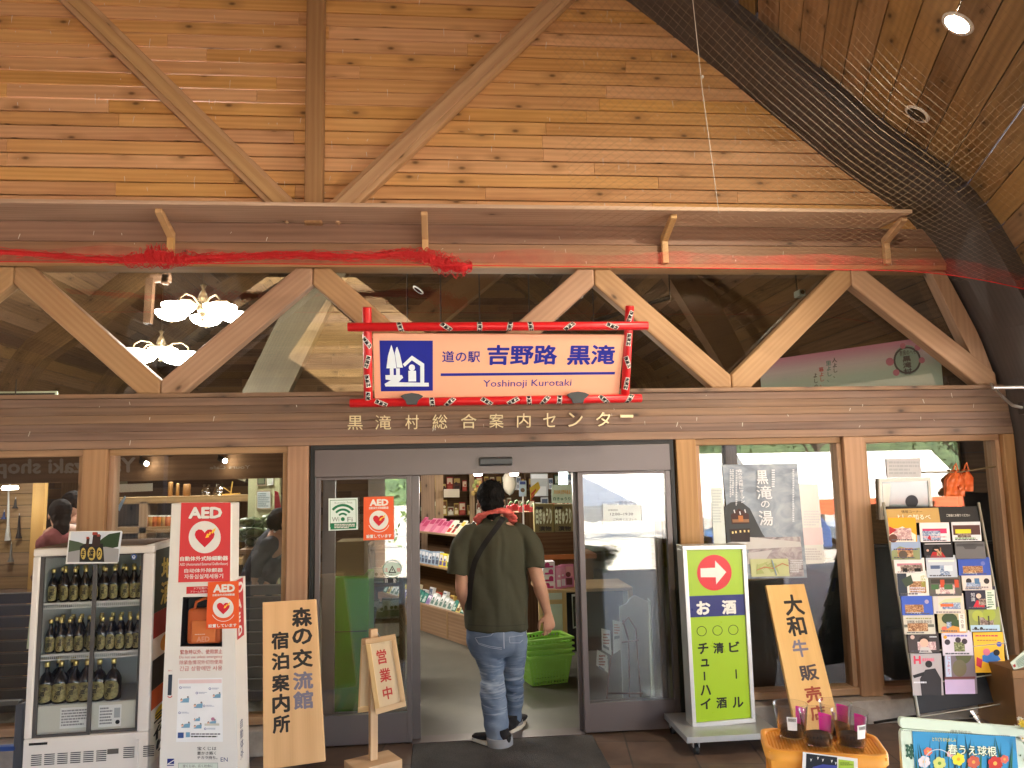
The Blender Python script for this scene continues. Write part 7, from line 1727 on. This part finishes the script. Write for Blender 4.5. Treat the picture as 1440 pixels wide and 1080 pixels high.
# canvas shoes
def shoe(heel,toe,lift=0):
    H=Vector(heel);T=Vector(toe); d=(T-H); L=d.length; d.normalize(); sd=d.cross(V(0,0,1)).normalized(); up=sd.cross(d)
    out=[]
    for i in range(40):
        a=2*math.pi*i/40; x=.5-.5*math.cos(a); ww=(.034+.016*math.sin(min(1,x*1.25)*math.pi)*1.0+.006*(x>.5)*(1-x)*2)*(abs(math.sin(a))**.55)*(1 if math.sin(a)>0 else -1); out.append((x*L,ww))
    mb=MB(); q=[H+d*x+sd*y+up*.002 for x,y in out]; mb.prism(q,up*.024,RUB); o1=part2(mb,'shoe_sole',man,.004)
    mb=MB(); nodes=[]
    for x,w_,h_ in ((.02,.026,.05),(.12,.036,.066),(.28,.038,.070),(.42,.040,.058),(.58,.044,.042),(.74,.045,.032),(.90,.036,.024),(.97,.022,.014)):
        nodes.append((H+d*L*x+up*(.026+h_*.42),w_,h_*.62))
    limb(mb,nodes,ref=sd,n=24,k=3); limb(mb,[(H+d*L*.14+up*.05,.040,.046),(H+d*L*.15+up*.105,.040,.044)],ref=sd,n=20,k=2,cap=False)
    solid('shoe_upper',remesh(mb,.005,3,lambda c,nn:.0015*noise.noise(c*60)),CANVAS,man)
zg=.013
shoe(V(*G(714.5,1053).xy,zg),V(*G(664.5,1044).xy,zg)); shoe(V(*G(716,1033).xy,.004),V(*G(738,1013).xy,.004))

# ---------------------------------------------------------------- people inside the left windows
def figure(label, hd, fc, sh, hips, arms, top, legs, hair=HAIR, vox=.008, hs=1.0, trous=None, pony=False):
    """hd head centre, sh/hips middle points, arms=[(shoulder,elbow,wrist)], legs=[(hip,knee,ankle)]"""
    t=thing('person',label,'person',V(hips.x,hips.y,0)); mb=MB(); at,M=head(mb,hd,hs,fc)
    side=Vector(fc).cross(V(0,0,1)).normalized()
    up=(sh-hips).normalized()
    limb(mb,[(sh-up*.02,.06,.055),(hd-V(0,0,.06),.05,.05)],k=2)
    limb(mb,[(sh,.15,.08),(sh.lerp(hips,.4),.155,.10),(hips,.15,.11)],ref=side,k=3)
    for a,b,c in arms:
        limb(mb,[(sh.lerp(a,.6),.05),(a,.05),(a.lerp(b,.5),.045),(b,.038),(b.lerp(c,.4),.038),(c,.026,.022)],k=3); hand(mb,c,c-b+V(0,0,-.02),(0,.3,-1),(0,1,.2),.95,.5)
    for a,b,c in legs: limb(mb,[(a,.08),(b,.055),(c,.04)],k=3); limb(mb,[(c,.04),(c+V(*(Vector(fc)*.15).xy,-.03),.04,.03)],k=2)
    solid('body',remesh(mb,vox*.72,3),SKIN,t); eyes(at,M,t,hs)
    mb=MB(); limb(mb,[(sh+up*.015,.09,.07),(sh-up*.03,.185,.115),(sh.lerp(hips,.4),.19,.135),(hips,.19,.145),(hips-up*.06,.185,.14)],ref=side,k=4,cap=False)
    for a,b,c in arms: limb(mb,[(sh.lerp(a,.5),.065),(a,.07),(a.lerp(b,.5),.062),(b,.055),(b.lerp(c,.85),.043)],k=3,cap=False)
    solid('jacket',remesh(mb,vox,3,lambda c,nn:.007*noise.noise(c*16)+.004*noise.noise(c*34)),top,t)
    mb=MB()
    for a,b,c in legs: limb(mb,[(a+V(0,0,.05),.105),(a.lerp(b,.5),.092),(b,.075),(c,.062)],k=3,cap=False)
    solid('trousers',remesh(mb,vox,3,lambda c,nn:.005*noise.noise(c*18)),trous or STRAPM,t)
    mb=MB(); mb.ell(at(0,-.018,.036),.088*hs,.102*hs,.096*hs,DUM,20,M); mb.ell(at(0,-.055,-.03),.074*hs,.056*hs,.075*hs,DUM,18,M)
    if pony: mb.ell(at(0,-.07,-.10),.06*hs,.05*hs,.10*hs,DUM,16,M)
    solid('hair',remesh(mb,.006,3,hd_n),hair,t); return t
def hd_n(c,nn): return .004*noise.noise(c*40)
PINKT=fine('dusty pink jersey',(.28,.085,.09),.15,.9,300); GREYT=fine('grey cotton',(.16,.17,.18),.15,.9,300); NAVY=fine('navy jacket',(.016,.019,.030),.2,.8,300)
Ya=1.35
hd=P(84,724,Ya)
figure('person with dark hair in a dusty pink top at the first left window',hd,(-.55,.75,-.1),P(88,750,Ya),P(88,835,Ya),[(P(74,756,Ya-.1),P(66,795,Ya-.12),P(52,805,Ya+.1)),(P(103,754,Ya+.12),P(108,800,Ya+.1),P(96,825,Ya+.25))],PINKT,[(P(80,842,Ya),V(P(80,842,Ya).x,Ya,.45),V(P(80,842,Ya).x,Ya-.02,.07)),(P(95,842,Ya+.1),V(P(96,842,Ya).x,Ya+.12,.45),V(P(96,842,Ya).x,Ya+.1,.07))],pony=True)
Yb=1.9
figure('person with cropped dark hair in grey behind the pink topped figure',P(101,711,Yb),(-.2,-.9,-.15),P(104,738,Yb),P(105,812,Yb),[(P(92,744,Yb),P(88,778,Yb),P(92,806,Yb-.1)),(P(118,744,Yb),P(121,780,Yb),P(116,806,Yb-.1))],GREYT,[(P(98,818,Yb),V(P(98,818,Yb).x,Yb,.45),V(P(98,818,Yb).x,Yb,.07)),(P(112,818,Yb),V(P(112,818,Yb).x,Yb,.45),V(P(112,818,Yb).x,Yb,.07))])
Yd=.85
figure('person in a navy jacket bending forward with an arm lowered at the second left window',P(396,738,Yd),(-.6,-.2,-.75),P(388,762,Yd),P(366,808,Yd+.3),[(P(378,768,Yd-.1),P(362,790,Yd-.12),P(358,815,Yd-.1)),(P(400,768,Yd+.05),P(393,795,Yd),P(374,824,Yd-.08))],NAVY,[(P(362,822,Yd+.35),V(P(360,822,Yd+.3).x,Yd+.3,.45),V(P(362,822,Yd+.3).x,Yd+.38,.07)),(P(372,822,Yd+.4),V(P(374,822,Yd+.35).x,Yd+.38,.45),V(P(374,822,Yd+.35).x,Yd+.45,.07))])
# ================================================================ nets, lamps and pipes under the porch
REDN=fine('red netting',(.55,.018,.022),.35,.7,240,.6)
# fine bird net from the shelf edge up towards the porch
NETM=C((.24,.165,.095),rough=.7,name='net twine',var=.1)
c00,c10,c11,c01=P(812,376,-.60),P(1470,398,-.62),P(1470,-30,-2.55),P(770,-30,-1.9)
mb=MB()
Wn=(c10-c00).length; Hn=(c11-c10).length; cell=.068; nu=int(Wn/cell); nv=int(Hn/cell)
def netp(u,v):
    p=(c00*(1-u)+c10*u)*(1-v)+(c01*(1-u)+c11*u)*v
    return p+V(0,-.05,-.14)*math.sin(math.pi*v)*(.6+.4*math.sin(math.pi*u))+V(.012*noise.noise((u*9,v*9,1)),0,.02*noise.noise((u*7,v*6,5)))
def thread(pts,r):
    vs=[]
    for i,p in enumerate(pts):
        t=(pts[min(i+1,len(pts)-1)]-pts[max(0,i-1)]).normalized(); a=t.orthogonal().normalized(); b_=t.cross(a)
        vs+=[p+a*r,p-a*r*.5+b_*r*.87,p-a*r*.5-b_*r*.87]
    mb.add(vs,[(i*3+k,i*3+(k+1)%3,i*3+3+(k+1)%3,i*3+3+k) for i in range(len(pts)-1) for k in range(3)],NETM,rnd=.5)
for s in (1,-1):
    for k in range(-nv,nu+1) if s==1 else range(0,nu+nv+1):
        # thread runs u = (k + s*j)/nu, v = j/nv
        js=[j for j in range(nv+1) if 0<=k+s*j<=nu]
        if len(js)<2: continue
        pts=[netp((k+s*j)/nu,j/nv) for j in js]; thread(pts,.00045)
o=mb.build('bird_net'); tag(o,'fine tan diamond mesh bird net stretched over the dark arch at the upper right','net')
# red net gathered along the shelf, tied in bunches
YR=-.40
path=[(-40,352,8),(60,358,7),(130,364,6),(170,365,8),(196,364,15),(215,360,19),(235,363,18),(247,366,10),(262,364,12),(300,362,8),(360,360,6),(420,358,6),(470,360,8),(520,361,7),(565,357,9),(590,359,12),(606,364,15),(625,372,18),(648,376,15),(664,374,8)]
mb=MB(); ctr=[(P(x,y,YR),r*.0046) for x,y,r in path]
def along(s):
    s=s*(len(ctr)-1); i=min(int(s),len(ctr)-2); f=s-i; return ctr[i][0].lerp(ctr[i+1][0],f),ctr[i][1]*(1-f)+ctr[i+1][1]*f
N_=260; pts=[along(i/N_) for i in range(N_+1)]
mb.tube([p+V(0,.004*noise.noise((i*.2,1,1)),.004*noise.noise((i*.23,4,2))) for i,(p,r) in enumerate(pts)],[(max(.003,r*.5*(1+.6*noise.noise((i*.19,0,3)))),max(.003,r*.42*(1+.6*noise.noise((i*.23,7,3))))) for i,(p,r) in enumerate(pts)],REDN,9,ref=(0,0,1))
for k in range(70):
    a0=random.uniform(0,.9); a1=min(1,a0+random.uniform(.05,.35)); n=int((a1-a0)*320)+4; ph=random.uniform(0,6.28); q=[]; w_=random.uniform(2,7)
    for i in range(n+1):
        p,r=along(a0+(a1-a0)*i/n); th=ph+w_*i/n*3+2*noise.noise((i*.16,k,0)); rr=r*(.80+.6*noise.noise((i*.13,k*3.1,2))); q.append(p+V(0,math.cos(th)*rr*.8,math.sin(th)*rr))
    mb.tube(q,random.uniform(.0012,.0026),REDN,4,False)
o=mb.build('red_net_roll'); tag(o,'bright red netting gathered into a drooping roll along the upper beam at the left','net')
def sheer(name,col,al):
    m=bpy.data.materials.new(name); m.use_nodes=True; t=m.node_tree; N=t.nodes.new; L=t.links.new; b=t.nodes['Principled BSDF']; b.inputs['Base Color'].default_value=col+(1,); b.inputs['Roughness'].default_value=.8
    tc=N('ShaderNodeTexCoord'); n=N('ShaderNodeTexNoise'); n.inputs['Scale'].default_value=9; n.inputs['Detail'].default_value=4; L(tc.outputs['Object'],n.inputs['Vector'])
    mr=N('ShaderNodeMapRange'); mr.inputs[1].default_value=.3; mr.inputs[2].default_value=.75; mr.inputs[3].default_value=al*.35; mr.inputs[4].default_value=al*1.5; L(n.outputs['Fac'],mr.inputs[0]); L(mr.outputs[0],b.inputs['Alpha']); return m
SHR=sheer('sheer red net',(.60,.03,.03),.24)
mb=MB(); xs=list(range(-60,1500,20)); vs=[]
for x in xs:
    yb_=(373+(x-640)*.012 if x>640 else 373-(640-x)*.008)+(max(0,x-1240)**2)*.0006; 
    for k in range(5):
        f=k/4; p=P(x,yb_-22*f*(.9+.3*noise.noise((x*.01,3,3))),-.58); p.y+=.02*noise.noise((x*.03,k*.7,1)); vs.append(p)
mb.add(vs,[(i*5+k,i*5+5+k,i*5+6+k,i*5+1+k) for i in range(len(xs)-1) for k in range(4)],SHR,sm=True)
o=mb.build('red_net_band'); tag(o,'sheer red net band running right from the gathered roll to the arch','net')
mb=MB(); q=[]
for x in xs: q.append(P(x,(373+(x-640)*.012 if x>640 else 373-(640-x)*.008)+(max(0,x-1240)**2)*.0006,-.585))
mb.tube(q,.0032,REDN,6); tag(mb.build('red_hem_rope'),'thin red rope along the lower edge of the sheer net band','rope')
mb=MB(); mb.tube([P(972,-20,-1.2),P(988,130,-1.0),P(1003,240,-.75),P(1011,300,-.5)],.0022,K(205,200,190),6); mb.ell(P(988,108,-1.02),.007,.007,.012,M_WHITE,8); tag(mb.build('hanging_string'),'thin pale cord hanging down the gable boards beside the fine net','cord')
# porch downlights on the sloping soffit
for (px,py),lit,lb in (((1347,33),True,'round recessed porch light shining warm white on the right soffit'),((1290,160),False,'round recessed porch light, unlit, lower on the right soffit')):
    h=sof_hit(px,py)
    if h:
        p,nn=h; t=downlight(p-nn*.004,-nn,lb,lit,.085,'porch_downlight')
        if lit:
            l=bpy.data.lights.new('porch_lamp','SPOT'); l.energy=14; l.color=(1,.84,.62); l.spot_size=R(120); l.spot_blend=.8; l.shadow_soft_size=.06
            o=bpy.data.objects.new('porch_lamp',l); COL.objects.link(o); o.parent=t; o.location=-nn*.03; o.rotation_euler=(-nn).to_track_quat('-Z','Y').to_euler()
# conduit at the right end of the beam
t=thing('cable_conduit','grey metal conduit and junction box on the arch at the right end of the beam','pipe',P(1400,548,-.1)); PIPE=C((.42,.42,.43),rough=.35,metal=.7,name='conduit')
mb=MB(); mb.tube([P(1394,540,-.06),P(1404,552,-.16),P(1414,562,-.40),P(1424,570,-.55),P(1436,573,-.60),P(1460,571,-.60)],.011,PIPE,10); part2(mb,'bent_pipe',t)
mb=MB(); mb.tube([P(1396,545,-.54),P(1460,544,-.54)],.012,PIPE,10); part2(mb,'straight_pipe',t); mb=MB(); p=P(1438,573,-.6); mb.box((p.x-.005,-.62,p.z-.045),(p.x+.09,-.56,p.z+.04),M_ALUD); part2(mb,'junction_box',t,.005)
# low black stand legs at the far left edge
t=thing('blue_trimmed_stand','dark metal stand with a blue rail at the lower left edge beside the fridge','stand',V(P(10,1060,-.7).x,-.7,0))
for x0,y0,x1,y1,c in ((22,990,26,1100,(96,98,104)),(-30,988,26,992,(92,90,86)),(-30,1052,22,1056,(60,90,160))):
    a,b_=P(x0,y0,-.7),P(x1,y1,-.7); mb=MB(); mb.box((min(a.x,b_.x),-.7,min(a.z,b_.z)),(max(a.x,b_.x),-.66,max(a.z,b_.z)),K(*c,rough=.4,metal=.4)); part2(mb,'rail',t,.003)

# ================================================================ the yard seen in the glass, plus unseen pieces added to darken reflections
mb=MB(); z=3.4
while z<7.6: mb.box((-9,-8.98,z),(7,-8.94,z+.148),W_SOFFIT,(1,0,0)); z+=.15
mb.build('sky_blocker',BLD)  # unseen boards added to keep bright sky out of the clerestory reflection
for x in (-5.2,5.4): mb=MB(); mb.box((x,-8.9,-.9),(x+.22,-8.68,4.5),W_RIB,(0,0,1)); mb.build('porch_post',BLD)
t=thing('dark_reflection_block','long dark timber building across the yard with a grey roof','building',(-9,-13.5,-.9))  # added mass: gives the left glass something dark to mirror, shades the yard
mb=MB(); mb.box((-22,-16,-.9),(-1.6,-11.2,2.6),W_IN,(1,0,0)); part2(mb,'wall',t)
mb=MB(); mb.prism([(-23,-17,2.6),(-23,-10.4,2.5),(-23,-13.7,4.9)],(22.4,0,0),K(86,84,84,rough=.7)); part2(mb,'roof',t)
for x in (-15,-11,-7,-4): mb=MB(); mb.box((x,-11.24,.1),(x+1.4,-11.18,1.5),K(40,46,50,rough=.15)); part2(mb,'window',t)
CV=C((.80,.79,.75),rough=.8,name='tent cloth'); VAL=K(214,104,66,rough=.8)
def tent(x,y,label,w_=4.6,val=None):
    t=thing('market_tent',label,'tent',(x+w_/2,y,-.9),0,'white market tents in the yard'); z=1.05; d=3.2
    mb=MB(); mb.prism([(x,y-d,z),(x,y,z),(x,y-d/2,z+1.15)],(w_,0,0),CV); part2(mb,'canopy',t)
    mb=MB(); n=24
    for yy in (y+.01,y-d-.01):
        pts=[V(x,yy,z+.02),V(x+w_,yy,z+.02)]+[V(x+w_-w_*i/n/1,yy,z-.30-.05*abs(math.sin(i*math.pi/2*1.0+.0))) for i in range(n+1)]
        mb.prism(pts,(0,.01,0),val or VAL)
    part2(mb,'valance',t)
    for a in (x+.05,x+w_-.05):
        for b_ in (y-.05,y-d+.05): mb=MB(); mb.cyl((a,b_,-.9),(a,b_,z),.02,M_STEEL,8); part2(mb,'pole',t)
    return t
tent(2.3,-11.2,'all white market tent, nearest of the pair across the kerb',4.6,CV); tent(7.4,-11.6,'white market tent with orange valance, farther right of the pair',5.2)
def car(x,y,col,label,h=1.5,L=4.2):
    t=thing('parked_car',label,'car',(x,y,-.9)); m=K(*col,rough=.25,coat=.6)
    prof=[(0,.35),(.05,.75),(.9,.9),(1.35,h-.08),(1.7,h),(3.3,h),(3.95,.95),(L,.85),(L,.35)]
    mb=MB(); mb.prism([V(x+a,y,-.9+b_) for a,b_ in prof],(0,-1.65,0),m); part2(mb,'body',t,.05)
    mb=MB(); mb.prism([V(x+a,y+.006,-.9+b_) for a,b_ in ((1.15,.95),(1.5,h-.1),(3.2,h-.1),(3.6,.95))],(0,-.003,0),K(24,28,32,rough=.08)); part2(mb,'window',t)
    for a in (.85,3.35):
        for yy in (y+.02,y-1.5):
            mb=MB(); mb.cyl((x+a,yy,-.58),(x+a,yy-.18,-.58),.31,M_BLACK,20); wq=part2(mb,'wheel',t); mb=MB(); mb.cyl((x+a,yy+.006,-.58),(x+a,yy-.01,-.58),.18,M_STEEL,14); r_=mb.build('rim',wq); pass
car(7.5,-16.5,(52,84,140),'blue van parked beyond the market tents',1.85,4.0); car(13,-19,(200,205,210),'silver car parked at the right of the yard')
LEAFM=noisy('tree leaves',(.035,.075,.018),(.11,.17,.045),3,.7); BARK=noisy('bark',(.06,.045,.03),(.14,.11,.08),8,.9)
def tree(x,y,h,r,label,seed,zb=-.9,trunk=True,nl=1500):
    random.seed(seed); t=thing('tree' if trunk else 'shrub',label,'tree' if trunk else 'shrub',(x,y,zb))
    mb=MB()
    if trunk:
        mb.tube([(x,y,zb),(x+.05,y,zb+h*.35),(x,y+.1,zb+h*.7)],[.16,.12,.05],BARK,9)
        for k in range(6): a=random.uniform(0,6.28); z0=zb+h*random.uniform(.3,.6); mb.tube([(x,y,z0),(x+math.cos(a)*r*.4,y+math.sin(a)*r*.4,z0+h*.12),(x+math.cos(a)*r*.7,y+math.sin(a)*r*.7,z0+h*.2)],[.06,.04,.015],BARK,6)
        part2(mb,'trunk',t); mb=MB()
    cl=[(V(x+random.gauss(0,r*.45),y+random.gauss(0,r*.45),zb+h*(.68 if trunk else .5)+random.gauss(0,h*.15)),random.uniform(.25,.5)*r) for _ in range(14)]
    for i in range(nl):
        c,rr=random.choice(cl); d=V(random.gauss(0,1),random.gauss(0,1),random.gauss(0,1)).normalized(); p=c+d*rr*random.uniform(.6,1.1); s=random.uniform(.07,.16)*(1 if trunk else .5); a=V(random.gauss(0,1),random.gauss(0,1),random.gauss(0,1)).normalized(); b_=a.cross(d).normalized()
        mb.add([p-a*s,p+b_*s*.5,p+a*s,p-b_*s*.5],[(0,1,2,3)],LEAFM)
    part2(mb,'crown' if trunk else 'foliage',t)
for i,(x,y,h,r) in enumerate(((-1,-24,7,2.8),(4,-26,8,3.2),(9.5,-25,7.5,3),(15,-24,8,3.3),(-8,-27,9,3.5),(20,-22,7,3))): tree(x,y,h,r,('broad green tree behind the all white tent','tall green tree behind the blue van','green tree behind the farther market tent','green tree at the far right of the yard','tall tree rising behind the dark annex roof','lone tree beyond the silver car')[i],40+i)
tree(2.2,-9.6,1.5,.55,'leafy green shrub beside the nearest market tent',77,-.9,False,500)
mb=MB(); 
vs=[]
for i in range(61):
    x=-120+4*i; h=9+7*noise.noise((x*.03,2,2))+3*noise.noise((x*.11,7,1)); vs+=[V(x,-70,-1),V(x,-85,h+4),V(x,-110,-1)]
mb.add(vs,[(3*i,3*i+3,3*i+4,3*i+1) for i in range(60)]+[(3*i+1,3*i+4,3*i+5,3*i+2) for i in range(60)],noisy('wooded hill',(.03,.055,.02),(.07,.11,.04),.6,.9)); tag(mb.build('hills'),kind='structure')
